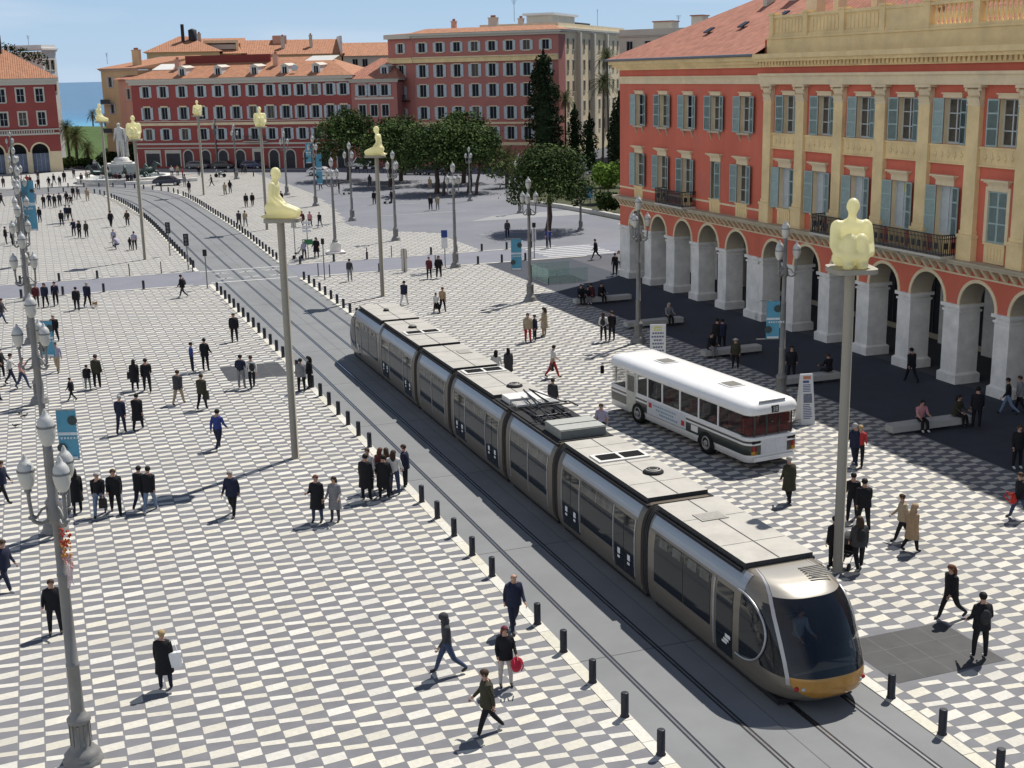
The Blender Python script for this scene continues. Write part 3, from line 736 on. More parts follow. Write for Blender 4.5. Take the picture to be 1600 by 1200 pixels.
# ======== the red and cream buildings over the arcade (facade on X = 41.4, looking left)
FX = 41.4
def pier(root, u0, u1, d=1.25):
    b = MB(); b.box(u0, u1, 0, d, .55, 3.55); b.box(u0-.12, u1+.12, -.12, d+.12, 0, .45)
    b.add([(u0-.12,-.12,.45),(u1+.12,-.12,.45),(u1+.12,d+.12,.45),(u0-.12,d+.12,.45),(u0,0,.55),(u1,0,.55),(u1,d,.55),(u0,d,.55)], [(0,1,5,4),(1,2,6,5),(2,3,7,6),(3,0,4,7)])
    b.box(u0-.06, u1+.06, -.06, d+.06, 3.55, 3.66); b.box(u0+.02, u1-.02, .02, d-.02, 3.66, 3.80); b.box(u0-.12, u1+.12, -.12, d+.12, 3.80, 3.97)
    b.build('pier', stone_w, root)
def arcade(root, bays, U, back=6.0):
    """bays: (left, right) of each opening; the piers fill what lies between them"""
    SP = 3.97; TOP = 5.42
    b = MB(); edges = [0.] + [x for q in bays for x in q] + [U]
    mids = [0.] + [(bays[i][1]+bays[i+1][0])/2 for i in range(len(bays)-1)] + [U]
    for (ua, ub), m0, m1 in zip(bays, mids, mids[1:]):
        arch_bay(b, m0, m1, SP, TOP, ua, ub, SP, 1.25)
    b.build('arcade_wall', [red_w, inner_m], root)
    for (ua, ub) in bays: arch_ring(ua, ub, SP, .17, -.045, .02).build('archivolt', cream_p, root)
    P = [(edges[i], edges[i+1]) for i in range(0, len(edges), 2)]
    for a, c in P:
        if c-a > .3: pier(root, a, c)
    q = MB(); q.box(0, U, 1.26, back, 5.30, 5.38); q.build('arcade_ceiling', inner_m, root)
    # shopfronts along the inner wall
    q = MB(); q.box(0, U, back, back+.3, 0, 5.3); q.build('arcade_back_wall', inner_m, root)
    for (ua, ub) in bays:
        s = MB(); s.box(ua+.1, ub-.1, back-.08, back-.002, .35, 3.6); 
        for k in range(4): s.box(ua+.1+k*(ub-ua-.26)/3, ua+.16+k*(ub-ua-.26)/3, back-.14, back-.08, .35, 3.6, 1)
        s.box(ua, ub, back-.16, back-.08, 3.6, 4.1, 1); s.build('shopfront', [shop_m, mat('shop_frame', (.10,.09,.08), .5)], root)
    # inner piers along the shop wall
    for a, c in P:
        if c-a > .3:
            s = MB(); s.box(a+.1, c-.1, back-.5, back-.17, 0, 5.29); s.build('wall_pier', stone_w, root)
def bracket_frieze(root, U):
    b = MB(); b.box(0, U, -.06, .02, 5.42, 5.50)                 # cream line under the brackets
    n = int(U/.62)
    for k in range(n):
        x = (k+.5)*U/n
        b.add([(x-.10,-.02,5.50),(x+.10,-.02,5.50),(x+.10,-.50,6.0),(x-.10,-.50,6.0),(x-.10,-.12,5.52),(x+.10,-.12,5.52),(x-.10,.0,6.0),(x+.10,.0,6.0)], [(0,1,5,4),(4,5,2,3),(0,4,3,6),(1,7,2,5)])
    b.build('bracket_frieze', cream_p, root)
    q = MB(); q.box(0, U, -.62, .02, 6.0, 6.14); q.box(0, U, -.70, .02, 6.14, 6.22); q.build('ledge', sill_m, root)
iron_rail = iron_m
def balcony(root, u0, u1, z=6.22):
    b = MB(); b.box(u0, u1, -1.05, -.02, z, z+.12)
    for k in range(int((u1-u0)/1.7)+1):
        x = u0+.2+(u1-u0-.4)*k/max(1, int((u1-u0)/1.7))
        b.add([(x-.1,-.0,z-.6),(x+.1,-.0,z-.6),(x+.1,-.95,z),(x-.1,-.95,z),(x-.1,0,z),(x+.1,0,z)], [(0,1,2,3),(0,3,4),(1,5,2)])
    o = b.build('balcony', trim_g, root)
    r = MB(); y = -1.0; zt = z+1.12
    for (a, c) in (((u0+.03,y),(u1-.03,y)),((u0+.03,y),(u0+.03,-.05)),((u1-.03,y),(u1-.03,-.05))):
        for zz, t in ((z+.2,.03),(zt-.18,.03),(zt,.05)):
            r.box(min(a[0],c[0])-t/2, max(a[0],c[0])+t/2, min(a[1],c[1])-t/2, max(a[1],c[1])+t/2, zz-t/2, zz+t/2)
        L = math.dist(a, c); n = max(1, int(L/.11))
        for k in range(n+1):
            x = a[0]+(c[0]-a[0])*k/n; yy = a[1]+(c[1]-a[1])*k/n; r.box(x-.014, x+.014, yy-.014, yy+.014, z+.12, zt-.03)
        for k in range(int(L/.44)+1):       # scroll plates between the bars
            x = a[0]+(c[0]-a[0])*(k+.5)*.44/L; yy = a[1]+(c[1]-a[1])*(k+.5)*.44/L
            if (k+.5)*.44 < L:
                dx, dy = (c[0]-a[0])/L, (c[1]-a[1])/L
                r.box(x-.10*abs(dx)-.008, x+.10*abs(dx)+.008, yy-.10*abs(dy)-.008, yy+.10*abs(dy)+.008, z+.45, z+.75)
    r.build('railing', iron_rail, o)
def shell(b, U, D, z0, z1, mw=0):
    b.quad((0,.0,z0),(0,.0,z1),(0,D,z1),(0,D,z0), mw); b.quad((U,0,z0),(U,D,z0),(U,D,z1),(U,0,z1), mw); b.quad((U,D,z0),(0,D,z0),(0,D,z1),(U,D,z1), mw)

def red_arcade_building():
    U = 20.3; root = thing('arcade_building', (FX, 88.6, 0), 'bright red building over the stone arcade with green grey shutters and one small black balcony', 'building', rz=-math.pi/2)
    arcade(root, [(1.7,4.25),(5.33,7.70),(8.95,11.45),(12.5,15.12),(16.2,18.78)], U)
    bracket_frieze(root, U)
    W1 = [3.4, 7.17, 10.83, 14.51, 18.23]; W2 = [3.29, 7.01, 10.66, 14.62, 18.01]
    ops = [(x-.62, x+.62, 11.45, 13.65) for x in W1] + [(x-.62, x+.62, 7.1, 9.46) for x in W2]
    b = MB(); wall(b, 0, U, 5.42, 15.4, ops, .36); shell(b, U, 13., 5.42, 15.4); b.quad((0,1.26,3.97),(0,6,3.97),(0,6,5.42),(0,1.26,5.42))
    b.build('wall', [red_w, cream_p], root)
    q = MB(); q.box(0, U, -.035, .01, 6.78, 6.90); q.build('string_course', cream_p, root)
    q = MB(); q.box(0, U, -.10, .01, 14.38, 14.78); q.box(0, U, -.18, .01, 14.78, 14.90); q.build('entablature', cream_p, root)
    q = MB(); q.box(-.2, U, -.25, .01, 15.35, 15.55); q.box(-.4, U, -.45, .01, 15.55, 15.75); q.box(-.6, U, -.68, .01, 15.75, 16.0)
    q.box(-.7, U, -.80, 13.4, 16.0, 16.10); q.build('cornice', cream, root)
    q = MB(); q.tube([(-.7,-.86,16.07),(U,-.86,16.07)], .09, 8); q.build('gutter', mat('grey_gutter', (.16,.17,.19), .5, .4), root)
    window_proto('r_up', 1.24, 2.2, shut=shut_m, sw=.62, ang=14, hood='slab', sill='brackets')
    window_proto('r_low', 1.24, 2.36, shut=shut_m, sw=.62, ang=14, hood='cornice', sill='panel')
    window_proto('r_nar', 1.24, 2.36, shut=shut_m, sw=.44, ang=150, hood='cornice', sill='panel')
    for k, x in enumerate(W1): put_window('r_up', root, x, 11.45, pane=[glass_d, curtain, None, curtain, curtain][k])
    for k, x in enumerate(W2): put_window('r_nar' if k == 3 else 'r_low', root, x, 7.1, pane=[curtain, None, None, None, curtain][k])
    balcony(root, 7.9, 12.0)
    # hipped clay roof with skylights and chimneys
    H = 19.9; b = MB()
    A, Bq, C, D = (-.8,-.85,16.12), (U+.2,-.85,16.12), (U+.2,13.4,16.12), (-.8,13.4,16.12); E_, G_ = (8.2,6.4,H), (U+.2,6.4,H)
    b.add([A,Bq,G_,E_], [(0,1,2,3)]); b.add([D,A,E_], [(0,1,2)]); b.add([C,D,E_,G_], [(0,1,2,3)])
    rf = b.build('roof', tile_m, root)
    for (x, yy) in ((9.6,2.0),(13.4,2.4),(16.6,3.4)):
        z = 16.12+(yy+.85)*(H-16.12)/7.25; s = MB()
        s.add([(x-.3,yy-.15,z+.06),(x+.3,yy-.15,z+.06),(x+.3,yy+.4,z+.36),(x-.3,yy+.4,z+.36),(x-.3,yy-.15,z+.15),(x+.3,yy-.15,z+.15),(x+.3,yy+.4,z+.45),(x-.3,yy+.4,z+.45)], [(4,5,6,7),(0,1,5,4),(1,2,6,5),(2,3,7,6),(3,0,4,7)])
        s.build('skylight', shop_m, rf)
    for (x, yy, w, h) in ((14.2,6.0,.8,1.5),(18.8,5.0,.7,1.4),(11.5,5.6,.5,.9)):
        s = MB(); s.box(x-w/2, x+w/2, yy-.35, yy+.35, 18.3, 19.2+h); s.box(x-w/2-.06, x+w/2+.06, yy-.41, yy+.41, 19.2+h, 19.32+h); s.box(x-w/4, x+w/4, yy-.15, yy+.15, 19.32+h, 19.6+h, 1)
        s.build('chimney', [grey_w, tile_m], rf)
red_arcade_building()

def cream_arcade_building():
    U = 47.; Y00 = 68.3
    root = thing('arcade_building', (FX, Y00, 0), 'cream pilastered building with red walls and a long black balcony, right over the arcade', 'building', rz=-math.pi/2)
    bays = [(.42,2.78),(3.9,6.47),(7.54,10.13),(11.24,13.71),(14.76,17.35),(18.51,20.97)]
    x = 21.98
    while x+2.5 < U: bays.append((x, x+2.53)); x += 3.63
    arcade(root, bays, U); bracket_frieze(root, U)
    WC = [Y00-y for y in (65.41,61.82,58.21,54.65,51.12,47.3,44.0,40.5,37.0,33.5,30.0,26.5)]
    WL = [Y00-y for y in (65.69,62.13,58.48,54.89,51.36,47.64,44.2,40.6,37.1,33.6,30.1,26.6)]
    PI = [Y00-y for y in (67.48,64.0,60.24,56.51,52.98,49.4,46.0,42.3,38.8,35.3,31.8,28.3,24.8)]
    ops = [(q-.62, q+.62, 11.6, 13.75) for q in WC] + [(q-.62, q+.62, 7.2, 9.58) for q in WL]
    b = MB(); wall(b, 0, U, 5.42, 15.4, ops, .36, y=.0); shell(b, U, 13., 5.42, 17.)
    b.build('wall', [red_w, cream_p], root)
    for q in PI:
        s = MB(); s.box(q-.52, q+.52, -.34, .01, 6.22, 7.3); s.box(q-.56, q+.56, -.38, .01, 7.3, 7.44)
        s.box(q-.42, q+.42, -.25, .01, 7.44, 13.42); s.box(q-.46, q+.46, -.29, .01, 7.44, 7.62)
        s.build('pilaster', cream, root)
        c = MB(); c.box(q-.45, q+.45, -.28, .01, 13.42, 13.5)
        for r_ in range(2):
            for k in range(6):
                xx = q-.42+.84*(k+.5)/6; z = 13.5+.36*r_
                c.add([(xx-.065,-.25,z),(xx+.065,-.25,z),(xx+.075,-.34,z+.30),(xx-.075,-.34,z+.30),(xx,-.42,z+.34),(xx,-.26,z+.38)], [(0,1,2,3),(3,2,4),(4,2,5),(4,5,3)])
        c.box(q-.42, q+.42, -.25, .01, 13.5, 14.22)
        for sg in (-1, 1): c.blob((q+sg*.46,-.32,14.16), (.11,.11,.11), nu=8, nv=5)
        c.box(q-.58, q+.58, -.42, .01, 14.25, 14.38)
        c.build('capital', cream_p, root)
    for a, c in zip(PI, PI[1:]):
        s = MB(); s.box(a+.43, c-.43, -.10, .01, 10.72, 11.52); s.box(a+.43, c-.43, -.16, .01, 10.66, 10.74); s.box(a+.43, c-.43, -.16, .01, 11.48, 11.58)
        n = 5
        for k in range(n):
            xx = a+.6+(c-a-1.2)*(k+.5)/n; s.lathe([(.0,0),(.13,0),(.1,.04),(0,.05)], 8, 0, Matrix.Translation((xx,-.10,11.1)) @ Matrix.Rotation(math.pi/2, 4, 'X'), cap=False); s.box(xx-.03, xx+.03, -.125, -.10, 10.85, 11.35)
        s.build('spandrel_panel', cream, root)
    q = MB(); q.box(0, U, -.36, .01, 14.38, 14.86); q.box(0, U, -.46, .01, 14.86, 15.0); q.build('entablature', cream_p, root)
    q = MB(); q.box(0, U, -.22, .01, 15.36, 15.46)
    n = int(U/.34)
    for k in range(n): xx = (k+.5)*U/n; q.box(xx-.1, xx+.1, -.42, -.02, 15.46, 15.68)
    q.box(0, U, -.72, .01, 15.68, 15.86); q.box(0, U, -.88, .3, 15.86, 16.12); q.build('cornice', cream, root)
    q = MB(); q.box(.2, U, .0, .5, 16.12, 16.95); q.box(.1, U, -.08, .55, 16.95, 17.05); q.build('attic', cream, root)
    # balustrade on the attic: posts, panels and one bay of turned balusters
    step = 3.55; x = .6; k = 0
    while x < U-1:
        s = MB(); s.box(x-.22, x+.22, .0, .5, 17.05, 18.3); s.box(x-.28, x+.28, -.06, .56, 18.3, 18.42); s.build('attic_post', cream, root)
        s = MB(); x1 = min(x+step, U); s.box(x+.22, x1-.22, .05, .45, 18.12, 18.28)
        s.box(x+.22, x1-.22, .05, .45, 17.05, 17.2)
        if k in (3,): s.box(x+.22, x1-.22, .10, .40, 17.2, 18.12)
        elif k in (0,1,2):
            s.box(x+.22, x1-.22, .16, .34, 17.2, 18.12)
            for j in range(8):
                xx = x+.4+(x1-x-.8)*(j+.5)/8; s.box(xx-.10, xx+.10, .12, .16, 17.3, 18.0)
        else:
            for j in range(9):
                xx = x+.3+(x1-x-.6)*(j+.5)/9; s.lathe([(.08,17.2),(.08,17.28),(.05,17.34),(.12,17.55),(.11,17.68),(.05,17.9),(.05,18.0),(.09,18.04),(.09,18.12)], 7, 0, Matrix.Translation((xx,.25,0)))
        s.build('balustrade', cream, root)
        x += step; k += 1
    window_proto('c_up', 1.24, 2.15, shut=shut_m, sw=.62, ang=14, hood='slab')
    window_proto('c_low', 1.24, 2.38, shut=shut_m, sw=.62, ang=14, hood='cornice', sill='panel')
    window_proto('c_closed', 1.24, 2.38, shut=shut_m, sw=.62, ang='closed', hood='cornice', sill='panel', surround=(.2,.05))
    yellow = mat('yellow_poster', (.65,.55,.05), .7)
    for k, q in enumerate(WC): put_window('c_up', root, q, 11.6, pane=[curtain,curtain,curtain,None,None,None][k % 6])
    for k, q in enumerate(WL):
        w = put_window('c_closed' if k == 5 else 'c_low', root, q, 7.2, pane=[shut_g,None,None,None,None,None][k % 6])
        if k == 3:
            p = MB(); p.box(.05, .56, .26, .285, 1.85, 2.3); p.build('poster', yellow, w)
    balcony(root, 6.96, 18.2)
    b = MB(); A, Bq, C, D = (.0,.52,16.9), (U,.52,16.9), (U,13.2,16.9), (0,13.2,16.9); E_, G_ = (0,6.8,21.2), (U,6.8,21.2)
    b.add([A,Bq,G_,E_], [(0,1,2,3)]); b.add([C,D,E_,G_], [(0,1,2,3)]); b.add([D,A,E_], [(0,1,2)], 1); b.add([Bq,C,G_], [(0,1,2)], 1)
    rf = b.build('roof', [tile_m, cream], root)
    for (x, yy, w) in ((1.4,2.5,1.1),(4.3,2.2,.5),(7.6,2.4,.5),(12.5,2.6,1.),(20,2.4,.9)):
        s = MB(); s.box(x-w/2, x+w/2, yy-.3, yy+.3, 17.3, 19.5); s.box(x-w/2-.08, x+w/2+.08, yy-.38, yy+.38, 19.5, 19.62)
        for j in range(2): s.lathe([(.12,19.62),(.12,20.1),(.2,20.15)], 8, 1, Matrix.Translation((x-w/5+j*w/2.5, yy, 0)))
        s.build('chimney', [cream_p, tile_m], rf)
    for (x, yy) in ((10.2,2.2),(15.5,2.6)):
        s = MB(); s.lathe([(.42,0),(.40,.03),(.25,.02),(.05,-.06),(0,-.07)], 14, 0, Matrix.Translation((x,yy,19.2)) @ Matrix.Rotation(R(55),4,'X'), cap=False); s.tube([(x,yy,17.7),(x,yy+.1,19.2)], .035)
        s.build('satellite_dish', frame_w, rf)
cream_arcade_building()

# ======== generic block: root at the left end of its facade, outward side = local -Y
def block(name, label, loc, ang, U, D, H, wm, rows, cols, win, base=None, depth=.22, z0=0., cornice=None, roof=None, skip=None, bands=(), extra_ops=(), side_wm=None, cat='building'):
    root = thing(name, (loc[0], loc[1], 0), label, cat, rz=R(ang))
    w, _ = win['size'] if 'size' in win else (1.2, None)
    ops = []; put = []
    for ri, (z, h, key) in enumerate(rows):
        for ci, x in enumerate(cols[ri] if isinstance(cols[0], (list, tuple)) else cols):
            if skip and skip(ri, ci): continue
            ops.append((x-w/2, x+w/2, z, z+h)); put.append((key, x, z, ri, ci))
    b = MB(); wall(b, 0, U, z0, H, ops + list(extra_ops), depth); shell(b, U, D, z0, H, 2 if side_wm else 0)
    b.build('wall', [wm, cream_p] + ([side_wm] if side_wm else []), root)
    for (key, x, z, ri, ci) in put: put_window(key, root, x, z, pane=rnd.choice([None, None, None, None, None, curtain]))
    for (z, h, p, m) in bands:
        q = MB(); q.box(0, U, -p, .01, z, z+h); q.build('string_course', m, root)
    if cornice:
        z, h, p, m = cornice; q = MB(); q.box(-p*.5, U+p*.5, -p*.5, .01, z, z+h*.5); q.box(-p, U+p, -p, D+p, z+h*.5, z+h); q.build('cornice', m, root)
    if roof:
        kind, rise, m = roof; p = .8; zb = H if not cornice else cornice[0]+cornice[1]; zb += .01; b = MB()
        A, Bq, C, Dq = (-p,-p,zb), (U+p,-p,zb), (U+p,D+p,zb), (-p,D+p,zb)
        if kind == 'hip':
            k = min(D/2+p, U/2); E_, G_ = (-p+k,D/2,zb+rise), (U+p-k,D/2,zb+rise)
            b.add([A,Bq,G_,E_], [(0,1,2,3)]); b.add([C,Dq,E_,G_], [(0,1,2,3)]); b.add([Dq,A,E_], [(0,1,2)]); b.add([Bq,C,G_], [(0,1,2)])
        elif kind == 'gable':
            E_, G_ = (-p,D/2,zb+rise), (U+p,D/2,zb+rise)
            b.add([A,Bq,G_,E_], [(0,1,2,3)]); b.add([C,Dq,E_,G_], [(0,1,2,3)]); b.add([Dq,A,E_], [(0,1,2)], 1); b.add([Bq,C,G_], [(0,1,2)], 1)
        elif kind == 'shed':
            E_, G_ = (-p,D,zb+rise), (U+p,D,zb+rise); b.add([A,Bq,G_,E_], [(0,1,2,3)]); b.add([(U+p,D,zb),(-p,D,zb),E_,G_], [(0,1,2,3)], 1); b.add([(-p,D,zb),A,E_], [(0,1,2)], 1); b.add([Bq,(U+p,D,zb),G_], [(0,1,2)], 1)
        elif kind == 'flat':
            b.quad((0,0,zb),(U,0,zb),(U,D,zb),(0,D,zb)); 
            for (x0,x1,y0,y1) in ((0,U,0,.25),(0,U,D-.25,D),(0,.25,.25,D-.25),(U-.25,U,.25,D-.25)): b.box(x0,x1,y0,y1,zb+.002,zb+rise,1)
        rf = b.build('roof', [m, wm], root); rf['zb'] = zb
        return root, rf
    return root, None
def chimney(rf, x, y, z, w=.9, h=2.2, m=None):
    s = MB(); s.box(x-w/2, x+w/2, y-.3, y+.3, z-1., z+h); s.box(x-w/2-.08, x+w/2+.08, y-.38, y+.38, z+h, z+h+.15); s.box(x-w/4, x+w/4, y-.15, y+.15, z+h+.15, z+h+.5, 1)
    s.build('chimney', [m or pink_w, tile_m], rf)
def antenna(rf, x, y, z, h=3.):
    s = MB(); s.tube([(x,y,z),(x,y,z+h)], .035, 5)
    for k in range(5): s.tube([(x-.5+.06*k,y,z+h-.15*k),(x+.5-.06*k,y,z+h-.15*k)], .02, 4)
    s.build('antenna', iron_m, rf)
def dormer(rf, x, y, z, w=1.5, h=1.7, d=3.2, m=white_w):
    s = MB(); s.box(x-w/2, x+w/2, y, y+d, z-.4, z+h)
    s.add([(x-w/2-.15,y-.2,z+h),(x+w/2+.15,y-.2,z+h),(x+w/2+.15,y+d,z+h+.15),(x-w/2-.15,y+d,z+h+.15),(x,y-.2,z+h+.45),(x,y+d,z+h+.5)], [(0,4,5,3),(4,1,2,5),(0,1,4)], 1)
    s.box(x-.38, x+.38, y-.03, y+.01, z+.3, z+h-.15, 2); s.box(x-.03, x+.03, y-.06, y-.03, z+.3, z+h-.15)
    s.build('dormer', [m, trim_g, glass_d], rf)
window_proto('m_top', 1.2, 1.9, depth=.22, shut=shut_g, sw=.55, sill='slab', surround=(.14,.05), near=False, bars=(2,1), frame=frame_g, trim=trim_g)
window_proto('m_mid', 1.2, 2.1, depth=.22, shut=shut_g, sw=.55, sill='slab', hood='slab', surround=(.16,.06), near=False, bars=(2,1), frame=frame_g, trim=trim_g)
window_proto('m_plain', 1.2, 1.9, depth=.22, surround=(.16,.06), sill='slab', near=False, bars=(2,1), frame=frame_g, trim=trim_g)
cc = [2.8,6.2,9.9,13.5,16.9,20.1,23.3,26.6,29.5,32.3,35.0,37.7,40.2]
def arches(root, cols, h=3.1, w=1.7, m=trim_g, fill=None):
    for x in cols:
        q = arch_ring(x-w/2, x+w/2, h-w/2, .22, -.06, .02, legs=h-w/2-.02)
        A = arch_pts(x-w/2, x+w/2, h-w/2, 10); A = [(x-w/2,.02)] + A + [(x+w/2,.02)]
        q.add([(p[0],-.012,p[1]) for p in A][::-1], [tuple(range(len(A)))], 1)
        q.build('arched_doorway', [m, fill or shop_m], root)
# long dark red building along the far side, its facade turned to the square
root, rf = block('townhouse', 'long dark red building with three rows of shuttered windows and white dormers on its roof', (17.4,241.2), -34.97, 41.6, 15., 14.5, red_d,
    [(12.3,1.9,'m_top'),(8.5,2.1,'m_mid'),(4.95,1.9,'m_top')], [cc]*3, {'size':(1.2,0)}, cornice=(14.5,1.0,.6,trim_g), roof=('hip',3.3,tile_o),
    bands=[(7.45,.45,.08,cream_p),(4.1,.3,.08,trim_g),(3.45,.18,.1,trim_g),(8.1,.14,.06,trim_g)], extra_ops=())
arches(root, [10.2,13.6,17.0,20.3,26.7,29.8,33.2,36.4,39.4])
for x in (3.2, 7.2):
    q = MB(); q.box(x-1.6,x+1.6,-.05,.0,.3,3.2); q.box(x-1.35,x+1.35,-.07,-.05,.3,2.6,1); q.build('shop_window', [trim_g, shop_m], root)
q = MB(); q.box(22.6,24.6,-.08,.0,0,3.4); q.box(23.0,24.2,-.10,-.08,0,2.8,1); q.build('stone_portal', [trim_g, shop_m], root)
q = MB(); q.box(21.4,25.8,-.9,-.02,4.55,4.68)
for k in range(30): q.box(21.45+k*.147,21.47+k*.147,-.9,-.87,4.68,5.55,1)
q.box(21.4,25.8,-.92,-.85,5.52,5.6,1); q.build('iron_balcony', [trim_g, iron_m], root)
for x in (9.9,16.8,23.7,29.4,35.2): dormer(rf, x, .6, 15.55)
for (x,y,z) in ((7.6,3.5,17.5),(26.3,4.0,18.0)): chimney(rf, x, y, z, .9, 1.2)
q = MB(); q.box(8,24.5,5.6,6.0,17.6,19.4); q.build('roof_screen', mat('oxblood_sheet', (.18,.035,.03), .7, var=.1), rf)
for P_ in ([(30,4.4,17.3),(35.5,4.4,17.3),(37,7,18.9),(32,7,18.9)], [(2.6,3,17.1),(6.8,3,17.1),(6.5,5.2,18.1),(3.4,5.2,18.1)]):
    q = MB(); q.add(P_, [(0,1,2,3)]); q.add([(x,y,z-.06) for x,y,z in P_], [(3,2,1,0)]); q.build('awning', white_w, rf)
s = MB(); s.lathe([(.6,0),(.55,.05),(.3,.02),(0,-.05)], 14, 0, Matrix.Translation((31.2,.7,16.9)) @ Matrix.Rotation(R(75),4,'X'), cap=False); s.build('satellite_dish', frame_w, rf)
# narrow red annex at its right end
A0 = (17.4+41.6*.8194, 241.2-41.6*.5731)
root, rf = block('townhouse', 'small red annex with dark upper storey between the long and the tall red building', (A0[0]+.02, A0[1]-.02), -34.97, 8.2, 12., 14.2, red_p,
    [(12.0,1.7,'m_top'),(8.6,1.9,'m_plain'),(4.8,1.9,'m_plain')], [[1.9,4.0,6.0]]*3, {'size':(1.2,0)}, cornice=(14.2,.6,.5,trim_g), roof=('hip',3.4,tile_m))
q = MB(); q.box(.6,7.6,-.05,.02,11.4,11.75); q.build('window_ledge', trim_g, root)
dormer(rf, 5.8, .8, 15.0, m=zinc_m)
# tall brick red building
window_proto('t_tall', 1.2, 2.05, depth=.22, shut=shut_g, sw=.55, sill='slab', surround=(.13,.05), near=False, bars=(2,1), frame=frame_g, trim=cream_p)
window_proto('t_top', 1.2, 1.55, depth=.22, shut=shut_g, sw=.5, sill='slab', surround=(.13,.05), near=False, bars=(2,1), frame=frame_g, trim=cream_p)
window_proto('t_shut', 1.2, 2.05, depth=.22, shut=shut_g, sw=.6, ang='closed', sill='slab', surround=(.13,.05), near=False, bars=(2,1), frame=frame_g, trim=cream_p)
tc_ = [1.6,4.8,8.0,11.2,14.3,17.4,20.4,23.7]
root, rf = block('apartment_building', 'tall brick red building of six storeys with cream cornice below its top windows', (61.5,213.3), -42.2, 25.9, 3.4, 21.2, red_p,
    [(18.85,1.55,'t_top'),(14.8,2.05,'t_tall'),(11.55,2.05,'t_tall'),(7.9,2.05,'t_tall'),(4.6,2.05,'t_tall')], [tc_]*5, {'size':(1.2,0)}, cornice=(21.2,.7,.7,trim_g), roof=('hip',.8,tile_o),
    bands=[(17.2,.75,.35,cream),(17.95,.18,.55,cream_p),(7.1,.3,.12,cream_p),(3.6,.5,.15,cream_p)])
q = MB(); q.box(.5,17.,3.45,14.,0,21.3); q.build('rear_wing', red_p, root)
q = MB(); q.add([(.2,-.6,21.93),(17.5,-.6,21.93),(17.5,14.4,21.93),(.2,14.4,21.93),(6,6.,22.7),(12.5,6.,22.7)], [(0,1,5,4),(1,2,5),(2,3,4,5),(3,0,4)]); q.build('rear_roof', tile_o, root)
chimney(rf, 12.2, 6, 23., 1.6, 1.2, grey_w); antenna(rf, 16.4, 5, 23.5, 3.4); chimney(rf, 4.5, 7, 23.2, .8, .7); chimney(rf, 17.2, 6, 23.3, .9, .6, grey_w)
# chamfered left corner of the same building
cb = MB(); ch = [(18.9,1.55),(14.8,2.05),(11.0,2.5),(7.4,2.3)]
wall(cb, 0, 5.8, 0, 21.2, [(2.3,3.5,z,z+h) for z,h in ch], .22); cb.quad((0,0,0),(0,0,21.2),(4.,9.,21.2),(4.,9.,0))
co = cb.build('corner_wall', [red_p, cream_p], root); co.matrix_parent_inverse = Matrix.Identity(4)
ra = math.atan2(-5., 3.) - R(-42.2); Lc = 5.83
co.rotation_euler = (0,0,ra); co.location = (-Lc*math.cos(ra), -Lc*math.sin(ra), 0)
def corner(xx, zz, key):
    x = -Lc*math.cos(ra)+xx*math.cos(ra); y = -Lc*math.sin(ra)+xx*math.sin(ra); return put_window(key, root, x, zz, y, ra)
corner(2.9,18.85,'t_top'); corner(2.9,14.8,'t_tall'); corner(2.9,11.3,'t_tall'); corner(2.9,7.6,'t_tall')
def cpart(name, boxes, mats):
    q = MB()
    for bx in boxes: q.box(*bx)
    o = q.build(name, mats, root); o.rotation_euler = (0,0,ra); o.location = (-Lc*math.cos(ra), -Lc*math.sin(ra), 0)
cpart('string_course', [(0,5.8,-.35,.0,17.2,17.95),(0,5.8,-.5,.0,17.95,18.1),(0,5.8,-.12,.0,7.1,7.35)], cream)
cpart('cornice', [(-.3,5.8,-.7,.0,21.2,21.9)], trim_g)
cpart('iron_balcony', [(1.2,4.8,-1.,-.02,10.9,11.05),(1.2,4.8,-1.,-.96,11.95,12.0)] + [(1.22+k*.15,1.25+k*.15,-1.,-.97,11.05,11.95) for k in range(24)], iron_m)
q = MB(); x0, y0 = -Lc*math.cos(ra), -Lc*math.sin(ra)
q.add([(x0-.5,y0-.6,21.92),(0,-.8,21.92),(4,6,22.6),(3,8,22.6),(x0+3,y0+9,21.92)], [(0,1,2),(0,2,3),(0,3,4)]); q.build('corner_roof', tile_o, root)

# left red building over an arcade
window_proto('l_win', 1.25, 2.3, depth=.25, surround=(.22,.07), sill='slab', near=False, bars=(2,2), trim=trim_g)
lc = [22.2,25.3,28.4,31.5,34.6,37.7,40.8]
root, rf = block('arcade_building', 'dark red corner building at the far left with pale arches and an orange tiled roof', (-40,241.5), 0, 44.7, 16., 15., red_d,
    [(12.1,2.3,'l_win'),(8.1,2.3,'l_win')], [[x+1.2 for x in lc]]*2, {'size':(1.25,0)}, cornice=(15.,1.1,.6,trim_g), roof=('hip',5.2,tile_o), z0=5.6,
    bands=[(7.3,.2,.25,trim_g),(6.5,.3,.35,trim_g)], side_wm=red_d)
q = MB()
for k in range(60): q.box(20+k*.4,20.2+k*.4,-.3,.0,6.82,7.25)
q.build('balustrade', trim_g, root)
b = MB(); ab = [(19.+3.65*k+1.2, 19.+3.65*k+3.9) for k in range(6)]; ab = [(44.7-1.95-3.65*(k+1)+.7, 44.7-1.95-3.65*k-.2) for k in range(9)][::-1]
mids = [ab[0][0]-.5] + [(ab[i][1]+ab[i+1][0])/2 for i in range(len(ab)-1)] + [44.7]
for (ua, ub), m0, m1 in zip(ab, mids, mids[1:]):
    A = arch_pts(ua, ub, 3.6)
    arch_bay(b, m0, m1, 3.6, 5.6, ua, ub, 3.6, .8)
    b.box(m0, ua, 0, .8, 0, 3.6, 1); b.box(ub, m1, 0, .8, 0, 3.6, 1)
